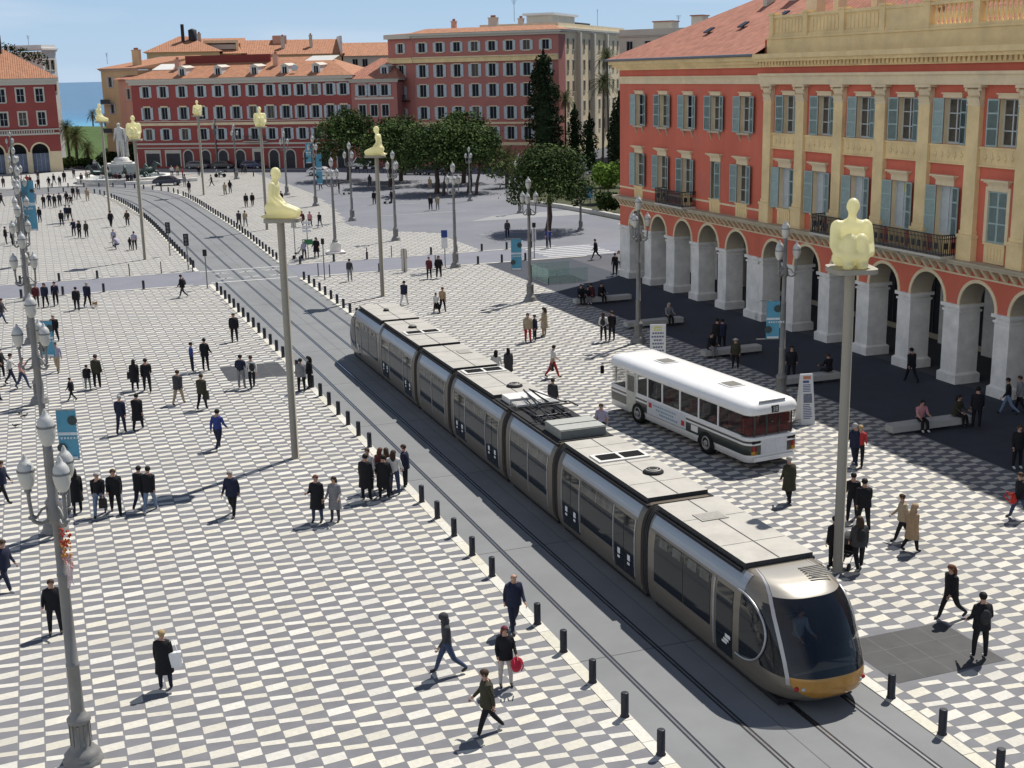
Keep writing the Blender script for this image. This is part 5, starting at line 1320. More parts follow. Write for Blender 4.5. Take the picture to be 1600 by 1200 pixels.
# ------------------------------------------------------------------ bus
def bus():
    root = thing('bus', (26.15, 41.75, 0), 'old white city bus with a dark green band parked on the checks beside the tram', 'bus', rz=R(5.2))
    white = mat('bus_white', (.78,.78,.77), .35, var=.03, scale=.8, coat=.4); green = mat('bus_dark_green', (.022,.032,.028), .35, var=.05, coat=.3)
    pane = mat('bus_glass', (.03,.035,.04), .06, var=.0, spec=.6, alpha=.26)
    red = mat('bus_red_seat', (.17,.022,.02), .7, var=.1); L = 10.9; W = 1.25; rr = .38
    def outline(w, y0, y1, r, n=6):
        P = []
        for (cx, cy, a0) in ((w-r,y0+r,-90),(w-r,y1-r,0),(-w+r,y1-r,90),(-w+r,y0+r,180)):
            for k in range(n+1): a = R(a0+90*k/n); P.append((cx+r*math.cos(a), cy+r*math.sin(a)))
        return P
    def loop(b, prof, m=0, smooth=True, cap=True):
        """prof: (inset, z) rings of the rounded outline"""
        rings = [[(x, y, z) for x, y in outline(W-i, i, L-i, max(.08, rr-i*.6))] for i, z in prof]; n = len(rings[0])
        vs = [v for r_ in rings for v in r_]
        b.add(vs, [(k*n+i, k*n+(i+1) % n, (k+1)*n+(i+1) % n, (k+1)*n+i) for k in range(len(prof)-1) for i in range(n)], m, smooth)
        if cap: b.add(rings[-1], [tuple(range(n))], m)
    b = MB(); loop(b, [(.10,.30),(.03,.34),(.02,.62)], 0, True, False); loop(b, [(.02,.62),(.0,.66),(.0,1.02)], 1, True, False); loop(b, [(.0,1.02),(-.015,1.04),(-.015,1.09),(.0,1.11)], 0, True, False)
    loop(b, [(.0,1.11),(.0,1.19)], 1, True, False); loop(b, [(.0,1.19),(-.01,1.2),(-.01,1.32),(.03,1.34)], 0); b.build('body', [white, green], root)
    b = MB(); loop(b, [(.03,2.22),(-.015,2.26),(-.01,2.42),(.05,2.56),(.16,2.66),(.32,2.73),(.6,2.76)], 0)
    b.add([(x,y,2.215) for x, y in outline(W-.03,.03,L-.03,rr)][::-1], [tuple(range(28))], 0); b.build('roof', white, root)
    fl = MB(); fl.box(-W+.12, W-.12, .3, L-.3, 1.342, 1.352); fl.build('cabin_floor', mat('bus_floor', (.10,.10,.10), .8), root)
    # pillars and panes
    ys = [.42, 2.05, 3.45, 4.85, 6.25, 7.45, 8.35, 9.3, L-.42]
    for sg in (-1, 1):
        for y in ys[1:-1]:
            p = MB(); p.box(min(sg*1.2,sg*1.245), max(sg*1.2,sg*1.245), y-.045, y+.045, 1.38, 2.23); p.build('window_pillar', white, root)
        p = MB(); p.box(min(sg*1.2,sg*1.243), max(sg*1.2,sg*1.243), .5, L-.5, 1.33, 1.38); p.build('window_sill', white, root)
        for a, c in zip(ys, ys[1:]):
            if sg < 0 and a == 8.35: continue
            g = MB(); g.box(min(sg*1.215,sg*1.228), max(sg*1.215,sg*1.228), a+.05, c-.05, 1.385, 2.22); g.build('side_window', pane, root)
    for y, nm in ((.09,'rear_window'),(L-.09,'windscreen')):
        g = MB(); n = 10
        P = [(x, yy) for x, yy in outline(W-.035,.035,L-.035,rr,6)]
        Q = [q for q in P if (q[1] < .42 if y < 1 else q[1] > L-.42)]
        Q = sorted(Q, key=lambda q: q[0])
        for u, v in zip(Q, Q[1:]): g.add([(u[0],u[1],1.345),(v[0],v[1],1.345),(v[0],v[1],2.22),(u[0],u[1],2.22)], [(0,1,2,3)], 0, True)
        g.build(nm, pane, root)
        for x in (-.88, .88, -.3, .3):
            d = MB(); d.box(x-.03, x+.03, y-.02, y+.02, 1.34, 2.22); d.build('window_pillar', white if y > 1 else green, root)
    # seats seen through the panes
    for k, y in enumerate((.75,1.65,2.6,3.5,4.4,5.3,6.2,7.1)):
        for x in (-.75, .75):
            s = MB(); s.box(x-.38, x+.38, y-.2, y+.22, 1.42, 1.56); s.box(x-.38, x+.38, y-.26, y-.18, 1.5, 2.02); s.build('seat', red if (k % 2 == 0 or y < 2) else mat('bus_grey_seat', (.16,.16,.17), .7), root)
    s = MB(); s.box(-1.05, 1.05, .22, .62, 1.36, 1.66); s.build('rear_bench', red, root)
    for y in (2.1, 4.9, 7.4):
        s = MB()
        for x in (-.4, .4): s.tube([(x,y,1.35),(x,y,2.22)], .02, 5)
        s.build('grab_pole', frame_w, root)
    # wheels in dark arches
    for y in (2.85, 8.25):
        for sg in (-1, 1):
            a = MB(); a.add([(sg*1.262, y+.62*math.cos(math.pi*k/12), .34+.56*math.sin(math.pi*k/12)) for k in range(13)], [tuple(range(13)) if sg > 0 else tuple(range(13))[::-1]]); a.build('wheel_arch', under, root)
            w = MB(); M = Matrix.Translation((sg*1.10,y,.47)) @ Matrix.Rotation(math.pi/2*sg,4,'Y')
            w.lathe([(.28,.17),(.45,.19),(.47,.12),(.47,-.1)], 20, 0, M, cap=False); w.build('tyre', mat('tyre_rubber', (.018,.018,.018), .8), root)
            w = MB(); w.lathe([(.29,.17),(.25,.20),(.22,.12),(.13,.12),(.11,.21),(0,.22)], 18, 0, M, cap=False); w.build('wheel_rim', mat('bus_rim', (.36,.36,.36), .5, .2), root)
    # long advertisement panel with red end blocks and lines of writing
    ad = mat('advert_panel', (.60,.63,.67), .5, var=.04)
    p = MB(); x = -1.268; p.box(x, x+.012, 4.35, 8.05 if False else 7.45, .66, 1.30); o = p.build('advert_panel', ad, root)
    q = MB()
    for (y0, y1, z0, z1) in ((7.05,7.3,.98,1.2),(4.45,4.7,.78,1.0)): q.box(x-.004, x, y0, y1, z0, z1, 0)
    for k, (y0, y1) in enumerate(((5.1,6.9),(5.3,6.7),(5.0,6.4))):
        yy = y0
        while yy < y1:
            w_ = .06+.1*rnd.random(); q.box(x-.004, x, yy, yy+w_, 1.1-.16*k, 1.18-.16*k, 1); yy += w_+.04
    q.build('lettering', [mat('advert_red', (.5,.05,.04), .6), mat('advert_blue', (.25,.35,.45), .6)], o)
    p = MB(); p.box(x, x+.012, 3.45, 3.95, .74, 1.0); p.build('side_plate', white, root)
    # front door leaf standing open, mirror, hatches, rear details
    p = MB(); p.box(-1.27,-1.235,8.42,9.22,.42,2.2); p.box(-1.275,-1.27,8.52,9.12,1.36,2.08,1); p.build('door', [mat('door_cream', (.56,.56,.5), .5), pane], root)
    p = MB(); p.tube([(-1.2,L-.25,2.3),(-1.55,L+.05,2.25),(-1.55,L+.05,2.15)], .02, 5); p.box(-1.63,-1.47,L+.0,L+.07,1.78,2.15); p.build('mirror', black_m, root)
    for y in (2.9, 7.9):
        p = MB(); p.box(-.38,.38,y-.42,y+.42,2.762,2.80); p.box(-.3,.3,y-.34,y+.34,2.801,2.815,1); p.build('roof_hatch', [white, mat('hatch_dark', (.16,.155,.14), .6)], root)
    p = MB(); p.box(-.62,.62,.14,.22,2.68,2.74); p.build('roof_rail', mat('bus_grey_trim', (.35,.35,.35), .5), root)
    p = MB(); p.box(-.15,.17,-.035,.02,2.27,2.55); p.build('route_box', black_m, root)
    # route number strokes
    q = MB(); 
    def st(x0, x1, z0, z1): q.box(x0, x1, -.04, -.036, z0, z1)
    for x0 in (-.10,): st(x0,x0+.09,2.48,2.50); st(x0,x0+.09,2.40,2.42); st(x0,x0+.09,2.32,2.34); st(x0+.07,x0+.09,2.32,2.5)
    for x0 in (.03,): st(x0,x0+.09,2.48,2.50); st(x0,x0+.09,2.40,2.42); st(x0,x0+.09,2.32,2.34); st(x0+.07,x0+.09,2.32,2.5); st(x0,x0+.02,2.32,2.5)
    q.build('lettering', sticker, root)
    p = MB(); p.box(-.62,.62,-.02,.005,.62,1.22); p.build('engine_cover', mat('bus_cover', (.62,.63,.66), .5), root)
    for sg in (-1, 1):
        p = MB(); p.box(sg*.9-.14, sg*.9+.14, .0, .05, .64, .78, 0); p.box(sg*.9-.10, sg*.9+.10, .0, .045, .80, .98, 1)
        p.box(sg*.84-.18, sg*.84+.18, -.012, .05, 1.08, 1.2, 2); p.build('tail_lamp', [mat('amber_lens', (.5,.25,.03), .3), lampred, under], root)
    p = MB(); p.box(-.95,.95,-.05,.03,.36,.52); p.build('bumper', white, root)
    p = MB(); p.box(-.26,.26,-.058,-.051,.40,.48); p.build('plate', sticker, root)
bus()

# ------------------------------------------------------------------ distant cars, motorbike
def car(name, label, x, y, rz, col, L=4.2, van=False):
    root = thing(name, (x, y, 0), label, 'car', 'cars parked on the far side of the square', rz=R(rz))
    m = mat('car_' + '_'.join(str(int(c*99)) for c in col), col, .25, .2, var=.0, coat=.8)
    W = .86; H = 1.9 if van else 1.42
    prof = [(-L/2,.35),(-L/2,.72),(-L/2+.15,.82),(-L/2+.75,.92),(-L/2+(.8 if van else 1.45),H-.04),(-L/2+(1.2 if van else 2.0),H),(L/2-.9,H-.02),(L/2-.25,.98),(L/2-.05,.85),(L/2,.6),(L/2,.35)]
    b = MB(); n = len(prof)
    def ins(z): return W if z < .95 else W-.16*(z-.95)/.5
    vs = [(-ins(z), y, z) for y, z in prof] + [(ins(z), y, z) for y, z in prof]
    b.add(vs, [(i, (i+1) % n, n+(i+1) % n, n+i) for i in range(n)] , 0); b.add(vs[:n], [tuple(range(n))[::-1]], 0); b.add(vs[n:], [tuple(range(n))], 0)
    b.build('body', m, root)
    g = MB()
    for s in (-1, 1):
        q = [(-L/2+1.0,.96),(-L/2+1.62,H-.12),(L/2-1.0,H-.12),(L/2-.5,.98)]
        g.add([(s*(ins(z)+.012), y, z) for y, z in q], [(0,1,2,3) if s < 0 else (3,2,1,0)])
    g.add([(-.62,-L/2+.80,.98),(.62,-L/2+.80,.98),(.58,-L/2+1.42,H-.1),(-.58,-L/2+1.42,H-.1)], [(0,1,2,3)]); g.add([(-.6,L/2-.28,1.03),(.6,L/2-.28,1.03),(.58,L/2-.82,H-.1),(-.58,L/2-.82,H-.1)], [(3,2,1,0)])
    g.build('windows', tglass, root)
    for sy in (-L/2+.8, L/2-.8):
        for s in (-1, 1):
            w = MB(); w.lathe([(.2,.1),(.31,.1),(.32,-.1)], 14, 0, Matrix.Translation((s*(W-.08),sy,.32)) @ Matrix.Rotation(math.pi/2*s,4,'Y')); w.lathe([(.2,.11),(.05,.13),(0,.13)], 10, 1, Matrix.Translation((s*(W-.08),sy,.32)) @ Matrix.Rotation(math.pi/2*s,4,'Y'), cap=False); w.build('wheel', [under, zinc_m], root)
    l = MB()
    for s in (-1, 1): l.box(s*.62-.14, s*.62+.14, -L/2-.012, -L/2+.02, .6, .74); l.box(s*.65-.12, s*.65+.12, L/2-.02, L/2+.012, .62, .8, 1)
    l.build('lamps', [lampgl, lampred], root)
car('parked_car', 'dark blue car in front of the fountain steps, people behind it', 18.4, 198.6, 72, (.012,.016,.04))
car('parked_car', 'white car on the pale pavement before the red building', 42.6, 203.5, 55, (.6,.6,.6))
car('parked_car', 'dark car parked below the arches of the long red building', 31.0, 229.6, 55, (.02,.02,.024))
car('parked_car', 'blue car parked right of the dark one below the arches', 35.6, 226.6, 55, (.02,.035,.11))
car('parked_car', 'grey car parked left of the blue one below the arches', 27.0, 232.4, 55, (.12,.12,.13))
car('parked_car', 'black car parked under the pines, leftmost there', 55.5, 196.5, 50, (.012,.012,.014))
car('parked_car', 'navy car parked under the pines, middle one there', 58.6, 193.8, 50, (.015,.02,.05))
car('parked_car', 'dark grey car parked under the pines, rightmost there', 61.6, 191.0, 50, (.05,.05,.055))
car('parked_van', 'small white van by the park hedge', 52.5, 214.0, 50, (.55,.55,.55), 4.6, True)
def motorbike(label, x, y, rz):
    root = thing('motorbike', (x, y, 0), label, 'motorbike', rz=R(rz))
    for yy in (-.68, .68):
        w = MB(); M = Matrix.Translation((0,yy,.31)) @ Matrix.Rotation(math.pi/2,4,'Y'); w.lathe([(.22,.06),(.31,.05),(.31,-.05),(.22,-.06)], 16, 0, M); w.build('wheel', under, root)
    b = MB(); b.blob((0,.05,.78), (.16,.36,.16), 0, 10, 6); b.box(-.13,.13,-.35,.25,.32,.62); b.tube([(0,.68,.31),(0,.5,.95)], .05, 6); b.build('frame', mat('bike_silver', (.25,.26,.28), .35, .5), root)
    b = MB(); b.box(-.14,.14,-.85,-.15,.76,.86); b.build('seat', black_m, root)
    b = MB(); b.tube([(-.36,.38,1.02),(0,.5,.98),(.36,.38,1.02)], .02, 5); b.build('handlebar', black_m, root)
    b = MB(); b.add([(-.2,.62,.9),(.2,.62,.9),(.16,.5,1.3),(-.16,.5,1.3),(-.2,.64,.9),(.2,.64,.9),(.16,.52,1.3),(-.16,.52,1.3)], [(0,1,2,3),(7,6,5,4),(0,3,7,4),(1,5,6,2),(3,2,6,7)]); b.build('windshield', lampgl, root)
    b = MB(); b.box(-.22,.22,-1.15,-.75,.8,1.15); b.build('top_box', iron_m, root)
motorbike('motorbike with a top box parked before the long red building', 27.7, 210.1, 60)
# ------------------------------------------------------------------ human figures: one continuous skinned body per pose
def rot(v, ax, a):
    return Matrix.Rotation(a, 3, ax) @ Vector(v)
def skin_body(nodes, edges, root, sub=1):
    """nodes: list of (pos, radius or (rx, ry)); returns verts, faces of the grown surface"""
    me = bpy.data.meshes.new('tmp_body'); me.from_pydata([tuple(p) for p, r in nodes], edges, [])
    o = bpy.data.objects.new('tmp_body', me); COL.objects.link(o)
    md = o.modifiers.new('skin', 'SKIN'); md.use_smooth_shade = True
    sk = me.skin_vertices[0].data
    for i, (p, r) in enumerate(nodes):
        sk[i].radius = r if isinstance(r, (tuple, list)) else (r, r); sk[i].use_root = (i == root)
    sm = o.modifiers.new('sub', 'SUBSURF'); sm.levels = sub; sm.render_levels = sub
    dg = bpy.context.evaluated_depsgraph_get(); ev = o.evaluated_get(dg); m2 = ev.to_mesh()
    V = [tuple(v.co) for v in m2.vertices]; F = [list(p.vertices) for p in m2.polygons]
    ev.to_mesh_clear(); bpy.data.objects.remove(o); bpy.data.meshes.remove(me)
    return V, F
def seg_d(p, a, b):
    ab = b-a; t = max(0, min(1, (p-a).dot(ab)/max(1e-9, ab.length_squared))); return (p-(a+ab*t)).length
def pose_body(lift=0., hipR=0., kneeR=0., hipL=0., kneeL=0., armR=(.05,.12), elbR=.25, armL=(.05,.12), elbL=.25, lean=0., splay=.09, head_tilt=.05, sit=False, spread=0., fat=1., sub=1, hands=True, bulk=1., inw=0.):
    """forward is +Y; angles in radians (hip +: thigh swings forward, knee +: shin folds back, arm (swing, out), elbow +: forearm lifts forward)"""
    N = []; E = []; tagn = []
    def nd(p, r, t):
        kb = {'top':1.16,'fore':1.12,'leg':1.13}.get(t, 1.)*(bulk if t != 'skin' else 1+(bulk-1)*.5)
        r = (r[0]*kb, r[1]*kb) if isinstance(r, tuple) else r*kb
        N.append((Vector(p), r)); tagn.append(t); return len(N)-1
    up = lambda h: rot((0,0,h), 'X', -lean)
    P0 = Vector((0,0,.93+lift))
    pel = nd(P0, (.135*fat,.105*fat), 'leg'); wst = nd(P0+up(.14), (.128*fat,.10*fat), 'top'); che = nd(P0+up(.32), (.150*fat,.11*fat), 'top'); sho = nd(P0+up(.47), (.125,.085), 'top')
    nk = nd(P0+up(.555)+Vector((0,.01,0)), .052, 'skin'); hd = nd(P0+up(.62)+Vector((0,.02,0)), (.068,.075), 'skin'); hc = nd(P0+up(.70)+Vector((0,.03+head_tilt*.1,0)), (.076,.092), 'skin'); ht = nd(P0+up(.77)+Vector((0,.025+head_tilt*.15,0)), (.055,.068), 'skin')
    E += [(pel,wst),(wst,che),(che,sho),(sho,nk),(nk,hd),(hd,hc),(hc,ht)]
    J = {'head': N[hc][0].copy(), 'sho': N[sho][0].copy(), 'pel': P0.copy(), 'lean': lean}
    for s, (sw, out), el in ((1, armR, elbR), (-1, armL, elbL)):
        a = nd(N[sho][0]+Vector((s*.165,0,-.02)), .062, 'top')
        d = Vector((0,0,-1)); d = rot(d, 'X', sw-lean*.5); d = rot(d, 'Y', -s*out)
        e = nd(N[a][0]+d*.28, .046, 'top'); d2 = Vector((0,0,-1)); d2 = rot(d2, 'X', sw+el); d2 = rot(d2, 'Y', -s*out*.4); d2 = rot(d2, 'Z', s*inw)
        w = nd(N[e][0]+d2*.24, .032, 'fore'); h = nd(N[w][0]+d2*.075, (.038,.026), 'hand')
        E += [(sho,a),(a,e),(e,w),(w,h)]; J['hand'+('R' if s > 0 else 'L')] = (N[h][0].copy(), d2.copy())
    for s, hp, kn in ((1, hipR, kneeR), (-1, hipL, kneeL)):
        h = nd(P0+Vector((s*.088,0,-.05)), .088*fat, 'leg'); d = rot((0,0,-1), 'X', hp); d = rot(d, 'Y', -s*(splay*.5+spread))
        k = nd(N[h][0]+d*.41, .062, 'leg'); d2 = rot((0,0,-1), 'X', hp-kn); d2 = rot(d2, 'Y', -s*splay*.2)
        a = nd(N[k][0]+d2*.40, .042, 'leg'); f = rot((0,1,0), 'X', (hp-kn)*.55); 
        t = nd(N[a][0]+f*.15+Vector((0,0,-.045)), (.042,.03), 'shoe')
        E += [(pel,h),(h,k),(k,a),(a,t)]
        J['foot'+('R' if s > 0 else 'L')] = N[a][0].copy()
    V, F = skin_body(N, E, pel, sub)
    segs = [(N[a][0], N[b][0], tagn[b]) for a, b in E]
    idx = {'skin':0,'top':1,'leg':2,'shoe':3,'fore':4,'hand':0}
    M = []
    for f in F:
        c = sum((Vector(V[i]) for i in f), Vector())/len(f)
        t = min(segs, key=lambda q: seg_d(c, q[0], q[1]))[2]
        if t == 'leg' and c.z > P0.z+.02: t = 'top'
        M.append(idx[t])
    b = MB(); b.v = V; b.f = F; b.m = M; b.sm = [True]*len(F)
    if hands:
        for k, s in (('handR',1),('handL',-1)):
            c, d = J[k]; side = Vector((0,1,0)) - d*d.y; side = side.normalized() if side.length > .1 else Vector((1,0,0)); nrm = d.cross(side)
            for i, (off, ln) in enumerate(((-.027,.055),(-.009,.068),(.009,.064),(.026,.05))):
                p = c+d*.025+side*off; q = p+d*ln*.55; r_ = q+(d*.7-nrm*s*.5).normalized()*ln*.5; b.tube([p,q,r_], [.0095,.009,.007], 5, 0)
            p = c-d*.015+side*.03; b.tube([p, p+(d*.5+side*.8).normalized()*.035, p+(d*.5+side*.8).normalized()*.035+d*.03], [.011,.010,.008], 5, 0)
    # nose and ears
    H = J['head']
    b.add([(H.x-.014,H.y+.085,H.z-.02),(H.x+.014,H.y+.085,H.z-.02),(H.x,H.y+.112,H.z-.018),(H.x,H.y+.086,H.z+.025)], [(0,1,2),(0,2,3),(2,1,3)], 0)
    for s in (-1, 1): b.blob((H.x+s*.078,H.y+.0,H.z), (.012,.022,.032), 0, 6, 4); b.blob((H.x+s*.03,H.y+.083,H.z+.022), (.012,.008,.007), 5, 6, 4)
    b.add([(H.x-.022,H.y+.088,H.z-.05),(H.x+.022,H.y+.088,H.z-.05),(H.x+.018,H.y+.09,H.z-.042),(H.x-.018,H.y+.09,H.z-.042)], [(0,1,2,3)], 5)
    zmin = min(v[2] for v in b.v)
    if not sit: b.v = [(x, y, z-zmin) for x, y, z in b.v]; J['dz'] = -zmin
    else: J['dz'] = 0
    return b, J
# ------------------------------------------------------------------ street lamps
lamp_m = mat('lamp_grey_iron', (.20,.197,.19), .5, .2, var=.12, scale=2.)
globe_m= mat('lamp_globe', (.52,.51,.46), .3, var=.04, scale=3., coat=.3)
cap_m  = mat('lamp_cap_white', (.50,.50,.48), .45, .1, var=.06)
def lamp_proto(arms=3):
    root = thing('street_lamp', (0,0,0), 'x', 'street lamp', 'street lamps in rows along the square')
    b = MB(); b.lathe([(.46,0),(.46,.10),(.40,.13),(.42,.22),(.34,.30),(.30,.36),(.235,.42),(.225,1.0),(.27,1.04),(.27,1.12),(.20,1.18),(.15,1.30)], 12, 0)
    for k in range(10):
        a = 2*math.pi*k/10; b.box(-.02,.02,.215,.245,.46,.98,0,Matrix.Rotation(a,4,'Z'))
    b.build('base', lamp_m, root)
    b = MB(); b.lathe([(.15,1.28),(.14,2.4),(.155,2.42),(.155,2.48),(.135,2.5),(.115,4.6),(.13,4.62),(.13,4.68),(.112,4.7),(.10,5.85),(.16,5.9),(.19,6.05),(.15,6.2),(.17,6.3),(.10,6.4),(.085,7.5),(.11,7.55),(.07,7.62)], 12, 0); b.build('shaft', lamp_m, root)
    def lantern(par, x, y, z, s=1.):
        g = MB(); M = Matrix.Translation((x,y,z)) @ Matrix.Scale(s,4); g.lathe([(.09,-.06),(.075,.0)], 10, 1, M); g.lathe([(.07,0),(.13,.07),(.172,.20),(.188,.34),(.18,.42)], 12, 0, M, cap=False); g.lathe([(.196,.40),(.196,.44)], 12, 1, M, cap=False)
        o = g.build('lantern', [globe_m, lamp_m], par)
        c = MB(); c.lathe([(.18,.44),(.168,.54),(.115,.63),(.06,.68),(.05,.73),(.015,.80)], 12, 0, M); c.build('lantern_cap', [cap_m, lamp_m], o)
    lantern(root, 0, 0, 7.66, 1.05)
    for k in range(arms):
        a = 2*math.pi*k/arms + .5; d = Vector((math.cos(a), math.sin(a), 0)); P = []
        for i in range(9):
            t = i/8; th = -math.pi/2+math.pi/2*t; P.append(d*(.12+.36*t if t < .5 else .30+.19*math.sin((t-.5)*math.pi)) + Vector((0,0,6.02-.12*math.sin(t*math.pi)+.0*t)))
        P += [d*.50+Vector((0,0,6.15)), d*.52+Vector((0,0,6.45)), d*.52+Vector((0,0,6.66))]
        m = MB(); m.tube(P, .045, 7); m.tube([d*.12+Vector((0,0,6.3)), d*.28+Vector((0,0,6.22)), d*.4+Vector((0,0,6.05))], .03, 6); m.lathe([(.09,0),(.10,.05),(.05,.08)], 8, 0, Matrix.Translation(d*.49+Vector((0,0,6.02))))
        o = m.build('arm', lamp_m, root); q = d*.52; lantern(root, q.x, q.y, 6.72)
    return root
LP = [(-.35,28.75,'tall grey street lamp with white globes nearest to the camera, at the left edge'),
 (-.62,45.6,'second nearest lamp of the left row, a blue banner hangs on its right'),
 (-.95,65.5,'third lamp of the left row, a blue banner behind its globes'),
 (-1.25,81.5,'fourth lamp of the left row, crowded among globes beyond the cross street'),
 (-1.35,98.5,'fifth lamp of the left row, standing at the cross street bollards'),
 (-1.45,118,'sixth lamp of the left row, well beyond the cross street'),
 (-1.8,137,'seventh lamp of the left row, among the distant crowd'),
 (-2.1,155.3,'eighth lamp of the left row, near the far arcade'),
 (-3.0,205,'farthest lamp of the left row, in front of the pale arches'),
 (32.2,50.9,'lamp in the arcade shade behind the white bus, a blue banner on its left'),
 (31.8,65.6,'lamp at the edge of the shade just beyond the white bus'),
 (31.2,81.4,'lamp left of the glass balustrade, a blue banner left of its shaft'),
 (31.4,98.8,'lamp at the near kerb of the cross street with a small blue sign beside it'),
 (31.6,118,'lamp on the paving corner at the edge of the grey square'),
 (31.9,137,'lamp right of the far bollard curve with a pale globe cluster'),
 (31.7,155.3,'lamp behind the far white car on the paving edge'),
 (31.3,172,'lamp before the middle of the long red building'),
 (29.5,204.5,'lamp before the arches of the long red building, left of a statue pole'),
 (30.2,232,'farthest lamp close to the wall of the long red building'),
 (24.4,112.,'lamp with a heavy stone plinth left of the paving corner'),
 (50.1,150.9,'lamp in the grey square close to the pine trunks'),
 (50.5,134.5,'lamp in the grey square left of the nearest round pine'),
 (50.1,116.4,'lamp standing right behind the trunk of the nearest round pine')]
lp = lamp_proto()
for i, (x, y, lab) in enumerate(LP):
    o = lp if i == 0 else copy_tree(lp); o.location = (x, y, .012); o.rotation_euler = (0,0,R(25+17*i)); o['label'] = lab
    if x > 45: o.scale = (.8,.8,.78)
b = MB(); b.box(-.75,.75,-.75,.75,0,.18); b.box(-.42,.42,-.42,.42,.18,.9); b.box(-.34,.34,-.34,.34,.9,1.0)
tag(b.build('stone_plinth', stone_w, None, (24.4,112.,.012)), 'square pale stone plinth around the foot of a lamp near the paving corner', 'plinth')
# banners on the lamps
ban_m = mat('banner_blue', (.10,.30,.42), .7, var=.08, scale=2.); ban_d = mat('banner_dark', (.05,.07,.07), .7); ban_l = mat('banner_light', (.55,.62,.66), .7)
def banner(x, y, z, label, rz=YAW, h=1.75, w=.72):
    root = thing('banner', (x, y, z), label, 'banner', 'blue banners hung on the street lamps', rz=-rz)
    b = MB(); n = 8
    for k in range(n):
        for s in (0,):
            z0, z1 = h*k/n, h*(k+1)/n; o0 = .02*math.sin(k*.9); o1 = .02*math.sin((k+1)*.9)
            b.add([(-w/2,o0,z0),(w/2,o0,z0),(w/2,o1,z1),(-w/2,o1,z1)], [(0,1,2,3)], 0, True); b.add([(-w/2,o0+.012,z0),(w/2,o0+.012,z0),(w/2,o1+.012,z1),(-w/2,o1+.012,z1)], [(3,2,1,0)], 0, True)
    b.build('cloth', ban_m, root)
    p = MB(); p.box(-w/2,w/2,-.035,-.022,h*.5,h*.56); p.box(-w/2+.05,w/2-.05,-.04,-.022,.0,.1)
    for k in range(7): p.box(-w/2+.1+k*.11, -w/2+.17+k*.11, -.034, -.026, h*.42, h*.46)
    p.build('pale_band', ban_l, root)
    for (cx, cz, r) in ((w*.32,h*.80,.17),(-w*.34,h*.24,.17)):
        d = MB(); d.lathe([(r,-.0),(r,.006)], 16, 0, Matrix.Translation((cx,-.03,cz)) @ Matrix.Rotation(math.pi/2,4,'X')); d.build('dark_disc', ban_d, root)
    t = MB(); t.tube([(-w/2-.45,0,h+.03),(w/2,0,h+.03)], .02, 5); t.tube([(-w/2-.45,0,-.03),(w/2,0,-.03)], .02, 5); t.build('rod', lamp_m, root)
banner(.12,45.5,2.6,'blue banner with dark discs on the second nearest lamp, over the tiles', h=1.75, w=.68)
banner(-.35,65.3,2.35,'blue banner half hidden by globes at the third lamp of the left row')
banner(-.8,118.2,3.0,'blue banner hanging high at a far lamp before the pale arches', h=4.2, w=1.1)
banner(31.4,50.5,3.1,'blue banner in the arcade shade behind the bus', h=1.75, w=.62)
banner(30.35,81.7,2.2,'blue banner on the lamp near the glass balustrade', h=2.1)
banner(34.3,171.,4.2,'light blue banner before the middle of the long red building', h=2.6)
banner(32.4,155.6,2.6,'blue banner hanging beside a far lamp right of the white car', h=3.6)
banner(51.2,116.8,3.0,'small blue flag on the lamp behind the round pine', h=1.2)
# ------------------------------------------------------------------ kneeling figures on poles
resin = mat('cream_resin', (.88,.84,.56), .35, var=.03, scale=1.5, coat=.2)
_nt = resin.node_tree; _b = _nt.nodes['Principled BSDF']; _tr = _nt.nodes.new('ShaderNodeBsdfTranslucent'); _tr.inputs['Color'].default_value = (.95,.91,.64,1); _mx = _nt.nodes.new('ShaderNodeMixShader'); _mx.inputs[0].default_value = .55
_nt.links.new(_b.outputs[0], _mx.inputs[1]); _nt.links.new(_tr.outputs[0], _mx.inputs[2]); _nt.links.new(_mx.outputs[0], _nt.nodes['Material Output'].inputs['Surface'])

